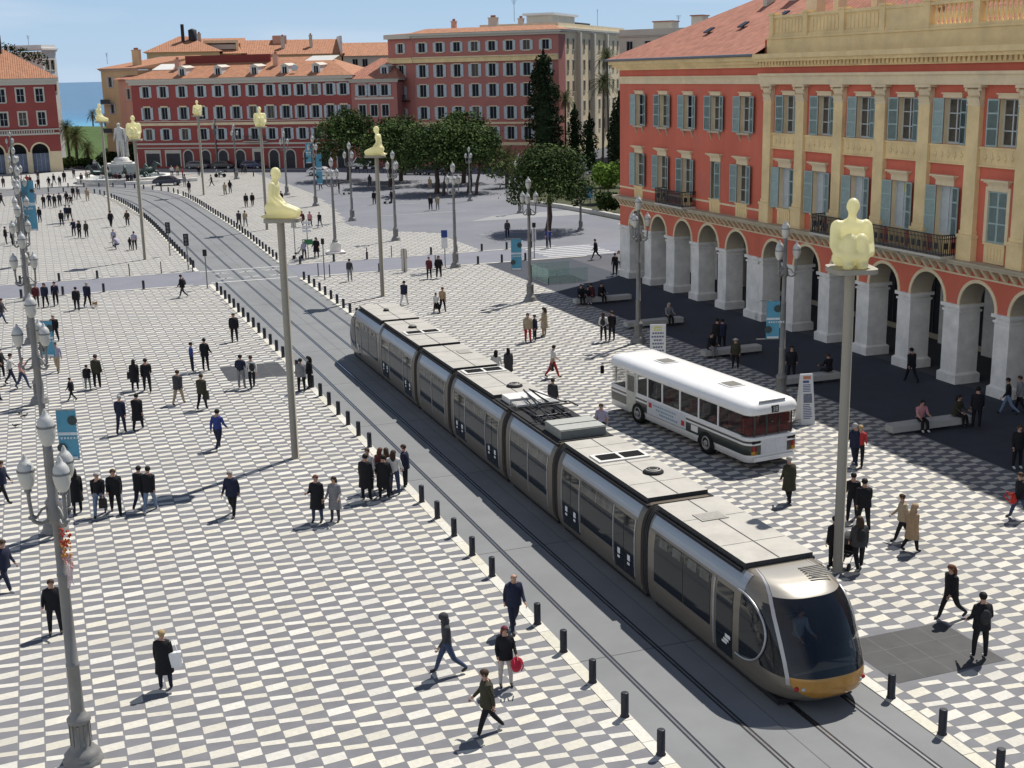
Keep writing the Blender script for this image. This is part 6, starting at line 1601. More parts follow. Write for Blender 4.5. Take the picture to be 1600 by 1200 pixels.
pole_m = mat('statue_pole_metal', (.35,.315,.25), .5, .0, var=.08, scale=1., streak=(1,1,.2))
plate_m= mat('statue_plate', (.33,.30,.24), .5, .2, var=.05)
def figure(kind):
    """one smooth body: volumes laid out and grown together by a voxel remesh"""
    b = MB()
    def bl(x, y, z, rx, ry, rz): 
        for sg in ((1,-1) if x else (1,)): b.blob((sg*x,y,z), (rx,ry,rz), 0, 16, 10)
    def tb(P, r):
        for sg in (1, -1): b.tube([(sg*x,y,z) for x,y,z in P], r, 12); [b.blob((sg*q[0],q[1],q[2]), r_, 0, 12, 8) for q, r_ in zip(P, r)]
    bl(0,.03,1.77,.175,.21,.245); bl(0,.20,1.72,.03,.05,.04); bl(.175,.02,1.76,.03,.06,.07); bl(0,.12,1.62,.10,.10,.08)
    b.tube([(0,-.04,1.35),(0,.0,1.66)], [.14,.115], 12)
    if kind == 'kneel':
        bl(0,-.12,.55,.34,.28,.30); bl(0,-.11,.92,.30,.21,.40); bl(0,-.07,1.22,.38,.22,.25); bl(.40,-.07,1.32,.15,.15,.15); bl(.2,-.22,.42,.22,.24,.24)
        tb([(.44,-.08,1.26),(.45,-.06,.88),(.30,.26,.52),(.24,.34,.50)], [.125,.105,.08,.07]); tb([(.20,-.1,.42),(.20,.35,.38),(.21,.78,.25)], [.23,.20,.14]); tb([(.21,.76,.14),(.19,.2,.13),(.17,-.38,.11)], [.13,.13,.09]); bl(.17,-.50,.09,.08,.16,.07)
    else:
        bl(0,-.12,.34,.46,.32,.33); bl(0,-.10,.85,.42,.25,.45); bl(0,-.06,1.16,.47,.24,.26); bl(.42,-.06,1.22,.17,.17,.17); bl(.26,-.12,.24,.28,.28,.24); bl(0,.03,1.78,.19,.22,.25)
        tb([(.47,-.06,1.18),(.52,.04,.66),(.48,.28,.44),(.26,.56,.40),(.0,.60,.38)], [.16,.15,.14,.12,.11]); tb([(.26,-.05,.30),(.24,.22,.58),(.17,.40,.84)], [.28,.25,.20]); tb([(.17,.42,.82),(.20,.46,.5),(.21,.44,.10)], [.20,.20,.17]); bl(0,.36,.70,.14,.16,.24); bl(.21,.50,.10,.16,.26,.11); bl(0,.18,.45,.3,.25,.42)
    me = b.mesh('tmp_figure', resin); o = bpy.data.objects.new('tmp_figure', me); COL.objects.link(o)
    r = o.modifiers.new('r', 'REMESH'); r.mode = 'VOXEL'; r.voxel_size = .042; r.use_smooth_shade = True
    sm_ = o.modifiers.new('s', 'SMOOTH'); sm_.factor = .5; sm_.iterations = 4
    ev = o.evaluated_get(bpy.context.evaluated_depsgraph_get()); out = bpy.data.meshes.new_from_object(ev); out.name = 'figure'
    bpy.data.objects.remove(o); bpy.data.meshes.remove(me)
    if not out.materials: out.materials.append(resin)
    return out
FIG = {'kneel': figure('kneel'), 'hug': figure('hug')}
for (x, y, kind, rz, hp, lab) in ((8.93,50.9,'kneel',-112,9.95,'tall pole left of the tram with a cream kneeling figure facing right'),
  (22.3,31.7,'hug',162,9.6,'nearest tall pole right of the tram with a cream crouching figure seen from the front'),
  (22.4,87.9,'kneel',66,9.95,'tall pole behind the tram tail with a cream kneeling figure facing left'),
  (8.3,116.4,'hug',168,10.45,'tall pole left of the curving street with a broad cream figure before the ochre house'),
  (7.6,155.3,'kneel',-118,10.9,'far tall pole with a cream figure standing out against the sea'),
  (21.2,178.7,'hug',150,10.6,'far tall pole with a cream figure before the left part of the long red building'),
  (22.,133.5,'hug',175,10.5,'tall pole with a slim cream figure before the middle of the long red building')):
    root = thing('statue_on_pole', (x, y, .012), lab, 'statue', 'cream figures on tall poles along the tram street', rz=R(rz))
    p = MB(); p.lathe([(.20,0),(.20,.03),(.158,.04),(.150,hp-.14)], 20, 0); p.build('pole', pole_m, root)
    p = MB(); p.poly([(math.copysign(abs(math.cos(R(a)))**.4, math.cos(R(a)))*(.66 if kind != 'kneel' else .52), .1+math.copysign(abs(math.sin(R(a)))**.4, math.sin(R(a)))*.72) for a in range(5,365,10)], hp-.14, hp, 0); p.build('plate', plate_m, root)
    f = link('figure', FIG[kind], root, (0, 0. if kind != 'kneel' else -.1, hp))
# ------------------------------------------------------------------ bollards
def bollard_proto(name='bollard', h=.66, r=.075):
    b = MB(); b.lathe([(r+.02,0),(r+.02,.02),(r,.03),(r,h-.03),(r-.012,h-.005),(r-.03,h)], 14, 0); return b.mesh(name, iron_m)
bm_ = bollard_proto(h=.64, r=.098); bt_ = bollard_proto('post', 1.0, .04)
def row(pts, label, group, me=bm_, name='bollard', z=.03):
    for (x, y) in pts:
        o = link(name, me, None, (x, y, z), rnd.random()*6); tag(o, label, 'bollard', group)
def along(P, y0, y1, step, off=0.):
    out = []; Q = cut(P, y0, y1); L = [0]
    for a, c in zip(Q, Q[1:]): L.append(L[-1]+math.dist(a, c))
    s = 0
    while s <= L[-1]:
        k = max(j for j in range(len(L)-1) if L[j] <= s); t = (s-L[k])/(L[k+1]-L[k]); out.append((Q[k][0]+(Q[k+1][0]-Q[k][0])*t+off, Q[k][1]+(Q[k+1][1]-Q[k][1])*t)); s += step
    return out
G1 = 'bollards along the tram street'
near = [(12.17, 60.87-1.948*k) for k in range(-18, 24) if 15 < 60.87-1.948*k < 97.5 and k not in (6,7,8,14)]
near = [(xat(LK,y)-0.0, y) for x, y in near]
row(near, 'black bollard along the left kerb of the tram street before the crossing', G1)
row([(xat(RK,y)+.02, y) for y in [22.17-1.948*k for k in range(-39, 4)] if 15 < y < 98.3], 'black bollard along the right kerb of the tram street before the crossing', G1)
row([q for q in along(LK, 109., 180, 1.95)] , 'black bollard of the left row that curves away beyond the crossing', G1)
row([q for q in along(RK, 108.5, 180, 1.95)], 'black bollard of the right row that curves away beyond the crossing', G1)
row([(LS[i][0]-.0, LS[i][1]) for i in range(N) if LS[i][1] > 181 and LS[i][0] > -4 and LS[i][0] < 9.6], 'small distant bollard at the inner side of the bend before the fountain', G1)
row([(RS[i][0], RS[i][1]) for i in range(N) if RS[i][1] > 181 and RS[i][0] > -4 and RS[i][0] < 18.4], 'small distant bollard at the outer side of the bend before the fountain', G1)
G2 = 'bollards along the cross street'
row([(-1.9+2.9*k, YC0-.15) for k in range(5)], 'black bollard on the near kerb of the cross street, left of the tram street', G2)
row([(-2.0+2.9*k, YC1+.15) for k in range(3)], 'black bollard on the far kerb of the cross street, left of the tram street', G2)
row([(25.2+2.1*k, YC0-.15) for k in range(7)], 'black bollard on the near kerb of the cross street, right of the tram street', G2)
row([(20.2+2.9*k, YC1+.15) for k in (0,1,2)] + [(29.4+2.35*k, YC1+.15) for k in range(6)], 'black bollard on the far kerb of the cross street, right of the tram street', G2)
row([(6.3+2.5*k, YC1+.2) for k in range(3)], 'thin grey post on the far kerb of the cross street, left of the tram street', 'thin posts at the crossing', bt_, 'slim_post')
row([(20.2,YC0-.2),(20.9,YC0-1.2),(26.,YC1+.2),(28.2,YC1+.2),(29.9,YC0-.2)], 'thin grey post at the kerb of the cross street, right of the tram street', 'thin posts at the crossing', bt_, 'slim_post')
row([(14.5+2.6*k, 214.5-.9*k) for k in range(9)], 'tiny distant bollard on the pale far pavement', 'bollards on the far pavement')
# ------------------------------------------------------------------ benches
bench_m = mat('bench_stone', (.42,.41,.38), .7, var=.1, scale=1.2, detail=8.)
BL = [(33.2,37.4,78.4,'farthest stone bench, four people sit on it'),(32.8,36.7,69.5,'second farthest stone bench with a single sitter'),(33.1,36.7,60.3,'third stone bench, beyond the roof of the white bus'),(33.4,36.8,53.0,'fourth stone bench, at the lamp behind the bus'),(33.0,37.2,43.7,'nearest stone bench with two sitters far apart')]
for i, (x0, x1, y, lab) in enumerate(BL):
    root = thing('bench', ((x0+x1)/2, y, .012), lab, 'bench', 'stone benches in the shade of the arcade')
    w = (x1-x0)/2; b = MB(); P = [(-w,-.32),(w-.1,-.36),(w,-.2),(w,.3),(w-.15,.36),(-w+.1,.34),(-w,.22)]; b.poly(P, .14, .42); b.build('seat', bench_m, root)
    for s in (-1, 1): q = MB(); q.box(s*w*.6-.35, s*w*.6+.35, -.22, .22, 0, .14); q.build("foot", dark_pave, root)
# ------------------------------------------------------------------ boards and signs
board_w = mat('board_white', (.70,.70,.70), .5, var=.03); ink = mat('board_ink', (.10,.12,.22), .6, var=.0); inkp = mat('board_photo', (.18,.20,.24), .6, var=.3, scale=8.); ylw = mat('board_yellow', (.62,.58,.06), .6)
root = thing('advert_board', (30.94,46.9,.012), 'tall white A shaped board with printed sheets standing behind the bus rear', 'sign board', rz=-YAW+.1)
for s in (-1, 1):
    b = MB(); b.add([(-.32,s*.42-.015,0),(.32,s*.42-.015,0),(.27,s*.05-.015,2.2),(-.27,s*.05-.015,2.2),(-.32,s*.42+.015,0),(.32,s*.42+.015,0),(.27,s*.05+.015,2.2),(-.27,s*.05+.015,2.2)], [(0,1,2,3),(7,6,5,4),(0,4,5,1),(1,5,6,2),(2,6,7,3),(3,7,4,0)])
    o = b.build('panel', board_w, root)
    if s < 0:
        q = MB()
        def on(u, v, e): y = -.42+.37*v/2.2; return (u*(.30-.045*v/2.2)/.30, y-.018-e, v)
        def patch(u0, u1, v0, v1, m, e=.003): q.add([on(u0,v0,e),on(u1,v0,e),on(u1,v1,e),on(u0,v1,e)], [(0,1,2,3)], m)
        patch(-.2,.2,1.98,2.12,2); patch(-.22,.1,1.82,1.93,0); patch(-.2,.22,.95,1.35,1)
        for k in range(5): patch(-.22, .12+.1*rnd.random(), 1.72-.07*k, 1.755-.07*k, 0)
        for k in range(9): patch(-.22, .08+.14*rnd.random(), .86-.075*k, .895-.075*k, 0)
        q.build('print', [ink, inkp, mat('board_orange', (.55,.22,.12), .6)], o)
root = thing('notice_board', (30.2,59.9,.012), 'white notice board with a yellow emblem showing above the bus roof', 'sign board', rz=-YAW)
b = MB(); b.box(-.42,.42,-.02,.02,.4,2.2); o = b.build('panel', board_w, root)
q = MB(); q.box(-.2,.2,-.026,-.021,1.86,2.08,1)
for k in range(3): q.box(-.13+.11*k, -.06+.11*k, -.030, -.027, 1.92, 2.02, 2)
for k, w in enumerate((.30,.34,.22,.3,.26,.33)):
    z = 1.68-.19*k; x = -w
    while x < w: q.box(x, min(w, x+.1), -.026, -.021, z, z+.09, 0); x += .135
q.build('print', [ink, ylw, board_w], o)
b = MB(); b.box(-.4,-.34,-.25,.25,0,.06); b.box(.34,.4,-.25,.25,0,.06); b.box(-.39,-.35,-.02,.02,.06,.4); b.box(.35,.39,-.02,.02,.06,.4); b.build('feet', iron_m, root)
def post_sign(name, label, x, y, h, boxes, cat='sign', r=.04):
    root = thing(name, (x, y, .012), label, cat, rz=-YAW)
    b = MB(); b.lathe([(r+.05,0),(r+.05,.03),(r,.05),(r,h)], 10); b.build('post', lamp_m, root)
    for (nm, w, z0, z1, m, yy) in boxes:
        q = MB(); q.box(-w/2, w/2, yy-.03, yy+.03, z0, z1); q.build(nm, m, root)
    return root
sig_d = mat('signal_black', (.02,.02,.022), .5, var=.1); sig_b = mat('sign_blue', (.03,.06,.22), .5, var=.05); sig_g = mat('sign_green', (.04,.18,.08), .5, var=.05)
lensd = mat('signal_lens', (.12,.12,.12), .2)
for (x, y, h, lab) in ((11.1,108.2,3.,'tram signal with two black heads at the left of the crossing'),(10.6,118.,3.,'tram signal beyond the crossing with one tall black head')):
    r_ = post_sign('tram_signal', lab, x, y, h, [('signal_head',.42,h-1.0,h,sig_d,-.05)], 'signal', .05)
    for k in range(3):
        q = MB(); q.lathe([(.12,0),(.10,.02),(0,.01)], 12, 0, Matrix.Translation((0,-.085,h-.2-.3*k)) @ Matrix.Rotation(math.pi/2,4,'X'), cap=False); q.build('lens', lensd, r_)
r_ = post_sign('traffic_signal', 'slim grey signal post at the near left corner of the crossing', 11.3,97.6,2.9,[('signal_head',.3,2.45,2.95,sig_d,-.05)],'signal',.045)
post_sign('traffic_signal', 'slim dark post with a small head at the near right corner of the crossing', 20.2,97.2,3.2,[('signal_head',.25,2.8,3.25,sig_d,-.05)],'signal',.045)
post_sign('ticket_post', 'grey box post with dark side plate standing at the cross street kerb', 26.9,98.2,1.9,[('cabinet',.45,.05,1.9,trim_g,0),('side_plate',.5,1.1,1.75,sig_d,.04)],'signal',.05)
post_sign('parking_sign', 'blue and white parking sign beside a lamp at the cross street', 30.6,99.1,3.,[('blue_panel',.5,2.45,3.05,sig_b,-.05),('white_panel',.5,1.55,2.42,board_w,-.05)])
post_sign('direction_sign', 'post with a stack of white direction plates and a green one near the kneeling statue', 21.4,109.3,3.4,[('plate',.75,3.1,3.3,board_w,-.05),('plate',.75,2.75,2.95,board_w,-.05),('plate',.75,2.4,2.6,board_w,-.05),('green_plate',.9,1.3,1.75,sig_g,-.05)])
post_sign('traffic_sign', 'slim post with a round grey sign back left of the direction plates', 20.6,111.,3.2,[('sign_back',.45,2.6,3.2,trim_g,0)])
post_sign('traffic_sign', 'post with a black lamp head at the zebra stripes', 39.0,100.6,3.,[('signal_head',.3,2.6,3.,sig_d,-.05),('white_panel',.35,1.4,2.5,board_w,.04)])
post_sign('slim_mast', 'bare dark mast at the zebra stripes near the red building', 42.1,105.2,4.,[],'post')
# ------------------------------------------------------------------ glass balustrade at the underpass
gl = mat('green_glass', (.30,.52,.44), .06, var=.0, spec=.5, alpha=.24)
root = thing('glass_balustrade', (34.9,87.2,.012), 'pale green glass balustrade round a stair opening near the red building', 'balustrade')
for (x0,y0,x1,y1) in ((0,0,0,3.6),(0,3.6,3.2,3.6),(0,0,3.2,0)):
    L = math.dist((x0,y0),(x1,y1)); n = 3
    for k in range(n):
        a = ((x0+(x1-x0)*k/n), (y0+(y1-y0)*k/n)); c = ((x0+(x1-x0)*(k+.97)/n), (y0+(y1-y0)*(k+.97)/n)); q = MB()
        q.box(min(a[0],c[0])-.01,max(a[0],c[0])+.01,min(a[1],c[1])-.01,max(a[1],c[1])+.01,.04,1.1); q.build('glass_panel', gl, root)
        q = MB(); q.box(a[0]-.02,a[0]+.02,a[1]-.02,a[1]+.02,0,.5); q.build('clamp', zinc_m, root)
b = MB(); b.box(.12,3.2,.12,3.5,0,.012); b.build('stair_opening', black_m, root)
# ------------------------------------------------------------------ fountain with a standing stone figure
marble = mat('white_marble', (.60,.585,.55), .6, var=.12, scale=2., detail=8.); bronze = mat('green_bronze', (.06,.085,.075), .5, .4, var=.25, scale=3.)
water = mat('pool_water', (.05,.10,.11), .08, var=.1)
root = thing('fountain', (12.9,212.,.016), 'round stone fountain with bronze groups and a white standing figure on a pedestal', 'fountain')
b = MB(); b.lathe([(7.,0),(7.,.55),(7.2,.62),(7.2,.78),(6.6,.80),(6.5,.5)], 40, 0, cap=False); b.build('basin', stone_w, root)
b = MB(); b.lathe([(6.55,.5),(0,.5)], 40, 0, cap=False); b.build('water', water, root)
b = MB(); b.lathe([(2.6,.4),(2.6,1.0),(2.3,1.1)], 8); b.box(-1.9,1.9,-1.9,1.9,1.1,2.3); b.box(-2.15,2.15,-2.15,2.15,2.3,2.75); b.box(-1.5,1.5,-1.5,1.5,2.75,3.05); b.lathe([(1.25,3.05),(1.15,3.5),(.9,3.7)],12); b.build('pedestal', marble, root)
fb, FJ = pose_body(hipR=.16, kneeR=.2, hipL=-.04, armR=(.25,.1), elbR=.5, armL=(-.1,.28), elbL=.35, sub=2, fat=1.0, head_tilt=.1)
fb.m = [0]*len(fb.m)
cv = MB()
for k in range(14):
    x = -.26+.30*k/13; cv.tube([(x,-.15-.02*(k%2),1.40),(x*1.1,-.18-.03*(k%2),.8),(x*1.15,-.2-.04*(k%2),.05)], .028, 5)
k_ = 5.5/1.72
for q in (fb, cv): q.v = [(x*k_*1.05, y*k_, z*k_) for x, y, z in q.v]
st = fb.build('stone_figure', marble, root, (0,0,3.55), R(162)); cv.m = [0]*len(cv.m); c_ = cv.build('cloak', marble, st)
def horse(par, a, r):
    b = MB(); M = Matrix.Translation((r*math.cos(a), r*math.sin(a), .5)) @ Matrix.Rotation(a-math.pi/2,4,'Z')
    b.tube([(0,-.9,.7),(0,-.5,.95),(0,.2,1.0),(0,.7,1.15)], [.28,.42,.40,.34], 10, 0, M)
    b.tube([(0,.6,1.2),(0,.95,1.75),(0,1.15,2.15)], [.30,.22,.16], 8, 0, M); b.tube([(0,1.12,2.15),(0,1.45,2.0),(0,1.7,1.8)], [.17,.13,.09], 8, 0, M)
    for s in (-1, 1):
        b.tube([(s*.2,.6,1.0),(s*.24,1.2,.9),(s*.24,1.3,.4)], [.14,.09,.07], 6, 0, M); b.tube([(s*.2,-.7,.8),(s*.24,-.95,.3),(s*.24,-.7,-.1)], [.18,.1,.07], 6, 0, M); b.tube([(s*.07,1.05,2.25),(s*.09,1.05,2.42)], [.05,.01], 5, 0, M)
    b.tube([(0,-1.0,.75),(0,-1.5,.6),(0,-1.8,.1)], [.08,.12,.03], 6, 0, M)
    b.build('bronze_horse', bronze, par)
for k in range(5): horse(root, R(200+35*k), 4.3)
for k in range(2): horse(root, R(20+110*k), 4.3)
b = MB(); b.box(-5.4,5.4,-.35,.35,0,.5); tag(b.build('stone_ledge', stone_w, None, (18.,203.8,.016), R(8)), 'long low stone step in front of the fountain, behind the dark car', 'ledge')
# ------------------------------------------------------------------ bouquet tied to the nearest lamp
root = thing('flower_bouquet', (-.17,28.58,5.05), 'wilted red, orange and pink bouquet tied to the shaft of the nearest lamp', 'bouquet', rz=R(150))
for c, m in (((.42,.04,.02),'bloom_red'),((.60,.26,.05),'bloom_orange'),((.62,.30,.26),'bloom_pink')):
    b = MB()
    for k in range(26):
        i = ('bloom_red','bloom_orange','bloom_pink').index(m); b.blob((rnd.uniform(-.11,.11), rnd.uniform(0,.10), .55-.25*i+rnd.uniform(-.2,.2)), (rnd.uniform(.015,.04), rnd.uniform(.015,.03), rnd.uniform(.012,.045)), 0, 6, 4)
    b.build('blooms', mat(m, c, .7, var=.15, scale=20.), root)
b = MB()
for k in range(10): b.tube([(rnd.uniform(-.08,.08),.05,.15),(rnd.uniform(-.1,.1),.03,-.2),(rnd.uniform(-.08,.08),.06,-.5-.2*rnd.random())], .012, 5)
b.build('ribbons', mat('ribbon_pale', (.6,.5,.5), .6), root)
# ------------------------------------------------------------------ pigeons
def pigeon():
    b = MB(); b.blob((0,0,.10), (.055,.12,.06), 0, 10, 7); b.blob((0,.13,.17), (.03,.035,.032), 0, 8, 6); b.tube([(0,.09,.12),(0,.13,.17)], [.035,.026], 7)
    b.tube([(0,-.1,.10),(0,-.22,.085)], [.04,.02], 6); b.tube([(0,.155,.17),(0,.18,.165)], [.009,.003], 5, 1)
    for s in (-1, 1): b.tube([(s*.02,.0,.05),(s*.02,.01,.0)], .006, 4, 1); b.blob((s*.05,-.03,.11), (.012,.11,.04), 1, 8, 5)
    return b.mesh('pigeon', [mat('pigeon_grey', (.11,.115,.13), .7), mat('pigeon_dark', (.05,.05,.055), .7)])
pm = pigeon()
for (x, y, a, lab) in ((-1.9,63.5,40,'grey pigeon on the tiles, upper one left of the second lamp'),(-1.65,62.8,-70,'grey pigeon on the tiles, right one left of the second lamp'),(-2.05,61.1,120,'grey pigeon on the tiles, lowest one left of the second lamp')):
    tag(link('pigeon', pm, None, (x, y, .017), R(a)), lab, 'pigeon', 'pigeons on the tiles')
# dog
def dog():
    root = thing('dog', (2.95,92.8,.017), 'small tan dog beside the grey haired walker', 'dog', rz=R(200))
    b = MB(); N_ = []; E_ = []
    def nd(p, r): N_.append((Vector(p), r)); return len(N_)-1
    c = nd((0,.0,.30),(.085,.09)); d = nd((0,.20,.32),(.095,.11)); e = nd((0,-.2,.30),(.08,.085)); n1 = nd((0,.30,.40),.06); h = nd((0,.37,.47),.06); mz = nd((0,.47,.44),.03); t1 = nd((0,-.32,.36),.022); t2 = nd((0,-.40,.47),.012)
    E_ += [(c,d),(c,e),(d,n1),(n1,h),(h,mz),(e,t1),(t1,t2)]
    for s in (-1, 1):
        a = nd((s*.07,.19,.24),.04); k = nd((s*.07,.17,.13),.026); f = nd((s*.07,.19,.02),.022); E_ += [(d,a),(a,k),(k,f)]
        a = nd((s*.07,-.19,.24),.05); k = nd((s*.075,-.14,.16),.032); q = nd((s*.075,-.23,.09),.022); f = nd((s*.075,-.20,.02),.02); E_ += [(e,a),(a,k),(k,q),(q,f)]
    V, F = skin_body(N_, E_, c, 1); b.v = V; b.f = F; b.m = [0]*len(F); b.sm = [True]*len(F)
    for s in (-1, 1): b.add([(s*.03,.36,.52),(s*.065,.35,.51),(s*.055,.34,.60)], [(0,1,2),(2,1,0)])
    b.build('body', mat('tan_fur', (.30,.20,.11), .9, var=.25, scale=14.), root)
dog()
# ------------------------------------------------------------------ people
C_ = {'K':(.014,.014,.017),'N':(.018,.022,.045),'D':(.05,.05,.056),'G':(.20,.20,.21),'W':(.62,.61,.59),'B':(.36,.29,.20),'J':(.045,.065,.12),'L':(.16,.22,.32),'R':(.38,.035,.035),'P':(.48,.22,.24),'O':(.045,.042,.028),'M':(.10,.025,.03),'Y':(.33,.23,.14),'V':(.34,.33,.44),'U':(.03,.05,.20),'C':(.44,.41,.38)}
def cm(k): return mat('cloth_'+{'K':'black','N':'navy','D':'charcoal','G':'grey','W':'white','B':'beige','J':'jeans','L':'light_jeans','R':'red','P':'pink','O':'olive','M':'maroon','Y':'tan','V':'lilac','U':'blue','C':'ecru'}[k], C_[k], .85, var=.18, scale=12.)
skin_m = mat('skin', (.44,.26,.185), .55, var=.06, scale=8.); shoe_m = mat('shoe_dark', (.03,.027,.025), .6); shoe_w = mat('shoe_white', (.6,.6,.58), .6); eye_m = mat('eye_dark', (.05,.03,.025), .4, var=0.)
HA = {'black':(.012,.010,.009),'brown':(.05,.03,.018),'blond':(.36,.26,.13),'grey':(.32,.31,.30),'auburn':(.11,.04,.02),'maroon':(.12,.02,.03),'hat':(.55,.52,.45),'hood':(.05,.05,.055)}
def hm(k): return mat('hair_'+k, HA[k], .7, var=.2, scale=25.)
PB = {}
PB['s0'] = pose_body(armR=(.04,.13), armL=(.02,.12), elbR=.25, elbL=.2, splay=.12)
PB['s1'] = pose_body(armR=(.25,.10), armL=(.0,.14), elbR=1.5, elbL=.25, splay=.14, head_tilt=-.1, hipR=.08, kneeR=.06)
PB['s2'] = pose_body(armR=(.1,.22), armL=(.1,.22), elbR=.8, elbL=.8, splay=.16, hipL=.10, kneeL=.12)
PB['w0'] = pose_body(hipR=.36, kneeR=.10, hipL=-.30, kneeL=.32, armR=(-.35,.10), armL=(.38,.10), elbR=.3, elbL=.45, lean=.04)
PB['w1'] = pose_body(hipL=.34, kneeL=.08, hipR=-.28, kneeR=.38, armL=(-.33,.10), armR=(.35,.10), elbR=.4, elbL=.25, lean=.04)
PB['w2'] = pose_body(hipR=.18, kneeR=.05, hipL=-.16, kneeL=.42, armR=(-.12,.10), armL=(.15,.12), elbR=.2, elbL=.35, lean=.03)
PB['x0'] = pose_body(hipR=.40, kneeR=.10, hipL=-.34, kneeL=.50, armR=(-.22,.10), armL=(.22,.10), elbR=.3, elbL=.4, lean=.05)
PB['d0'] = pose_body(hipR=1.5, kneeR=1.45, hipL=1.5, kneeL=1.3, armR=(.5,.12), armL=(.45,.14), elbR=.7, elbL=.9, lean=.12)
PB['c0'] = pose_body(hipR=1.9, kneeR=2.2, hipL=1.3, kneeL=2.1, armR=(.9,.1), armL=(.8,.1), elbR=.5, elbL=.5, lean=.45)
BM = {}
for k, (b, J) in PB.items():
    BM[k] = b.mesh('person', [skin_m, cm('K'), cm('N'), shoe_m, cm('K'), eye_m])
def hair_mesh(J, style):
    H = J['head'] + Vector((0,0,J['dz'])); b = MB(); V = []; F = []; nu, nv = 12, 8
    for k in range(nv+1):
        t = math.pi*(.0+.80*k/nv)
        for i in range(nu):
            a = 2*math.pi*i/nu; fr = math.sin(a)     # +1 at the face
            tt = t*(1-.55*max(0, fr)**1.1) if style != 'hood' else t*(1-.18*max(0,fr)**2)
            e = 1.0 if style not in ('hood','hat') else 1.12
            V.append((H.x+.091*e*math.sin(tt)*math.cos(a), H.y-.006+.108*e*math.sin(tt)*math.sin(a), H.z+.012+.102*e*math.cos(tt)))
    for k in range(nv):
        for i in range(nu): j = (i+1) % nu; F.append((k*nu+i, (k+1)*nu+i, (k+1)*nu+j, k*nu+j))
    b.add(V, F, 0, True)
    if style == 'long':
        b.tube([(H.x,H.y-.05,H.z+.03),(H.x,H.y-.095,H.z-.08),(H.x,H.y-.10,H.z-.20),(H.x,H.y-.09,H.z-.30)], [.085,.095,.09,.05], 9)
    if style == 'hood': b.tube([(H.x,H.y-.02,H.z-.02),(H.x,H.y-.05,H.z-.12),(H.x,H.y-.03,H.z-.17)], [.10,.10,.11], 9)
    if style == 'hat': b.lathe([(.15,.045),(.155,.05),(.10,.06)], 14, 0, Matrix.Translation((H.x,H.y,H.z)))
    return b
def coat_mesh(J, ln=.42):
    P = J['pel'] + Vector((0,0,J['dz'])); b = MB(); n = 16; V = []
    prof = [(.52,.10,.09),(.47,.17,.115),(.40,.215,.145),(.25,.205,.155),(.10,.195,.155),(-.05,.205,.165)] + ([(-.25,.22,.19),(-ln,.235,.215)] if ln > .2 else [(-ln,.21,.175)])
    for (z, rx, ry) in prof:
        c = rot((0,0,max(0,z)), 'X', -J['lean'])
        for i in range(n): a = 2*math.pi*i/n; V.append((P.x+rx*math.cos(a), P.y+c.y+ry*math.sin(a), P.z+(c.z if z > 0 else z)))
    m = len(prof); b.add(V, [(k*n+i, (k+1)*n+i, (k+1)*n+(i+1) % n, k*n+(i+1) % n) for k in range(m-1) for i in range(n)], 0, True)
    V2 = [(x*.94+P.x*.06, y*.94+P.y*.06, z) for x, y, z in V[-n:]]
    b.add(V[-n:]+V2, [(i, n+i, n+(i+1) % n, (i+1) % n) for i in range(n)])
    return b
HM = {}; CM = {}; JM = {}
for k, (b, J) in PB.items():
    for st_ in ('short','long','hood','hat'): HM[k, st_] = hair_mesh(J, st_).mesh('hair', hm('black'))
    CM[k] = coat_mesh(J).mesh('coat', cm('K')); JM[k] = coat_mesh(J, .13).mesh('jacket', cm('K'))
def setm(o, i, m): o.material_slots[i].link = 'OBJECT'; o.material_slots[i].material = m
PERS = {}
for i, (x, y, po, rz, h, top, leg, hair, op, lab) in enumerate(PEOPLE):
    key = {'s':['s0','s1','s2'],'w':['w0','w1','w2'],'x':['x0'],'d':['d0'],'c':['c0']}[po]; key = key[(i*7+3) % len(key)]
    J = PB[key][1]
    z = .017 if y < 200 else .02
    if po == 'd': z += .0
    o = link('person', BM[key], None, (x, y, z), R(rz)); s = h/1.72; o.scale = (s*(1.14+.09*rnd.uniform(-1,1)), s*1.10, s)
    tag(o, lab, 'person', 'people on the square')
    skn = skin_m
    setm(o, 1, cm(top)); setm(o, 4, skin_m if (top in 'WVPU' and i % 2) else cm(top)); setm(o, 2, cm(leg)); setm(o, 3, shoe_w if (i % 5 == 1 or 'white shoes' in lab) else shoe_m); setm(o, 0, skin_m)
    if hair != 'bald':
        sty = 'hood' if hair == 'hood' else 'hat' if hair == 'hat' else 'long' if ('l' in op or (i % 6 == 2 and 'man' not in lab.split())) else 'short'
        q = link('hair', HM[key, sty], o); setm(q, 0, cm(top) if (hair == 'hood') else hm(hair))
        if sty in ('hood','hat'): q.name = sty
    if 'c' in op or 'k' in op:
        q = link('coat', CM[key], o); setm(q, 0, cm(top))
    elif top in 'KNDOMGBY' and po != 'c' and i % 5 != 4:
        q = link('jacket', JM[key], o); setm(q, 0, cm(top))
    PERS[i] = (o, J, s)
    if po == 'd': o.location.z = z + .0
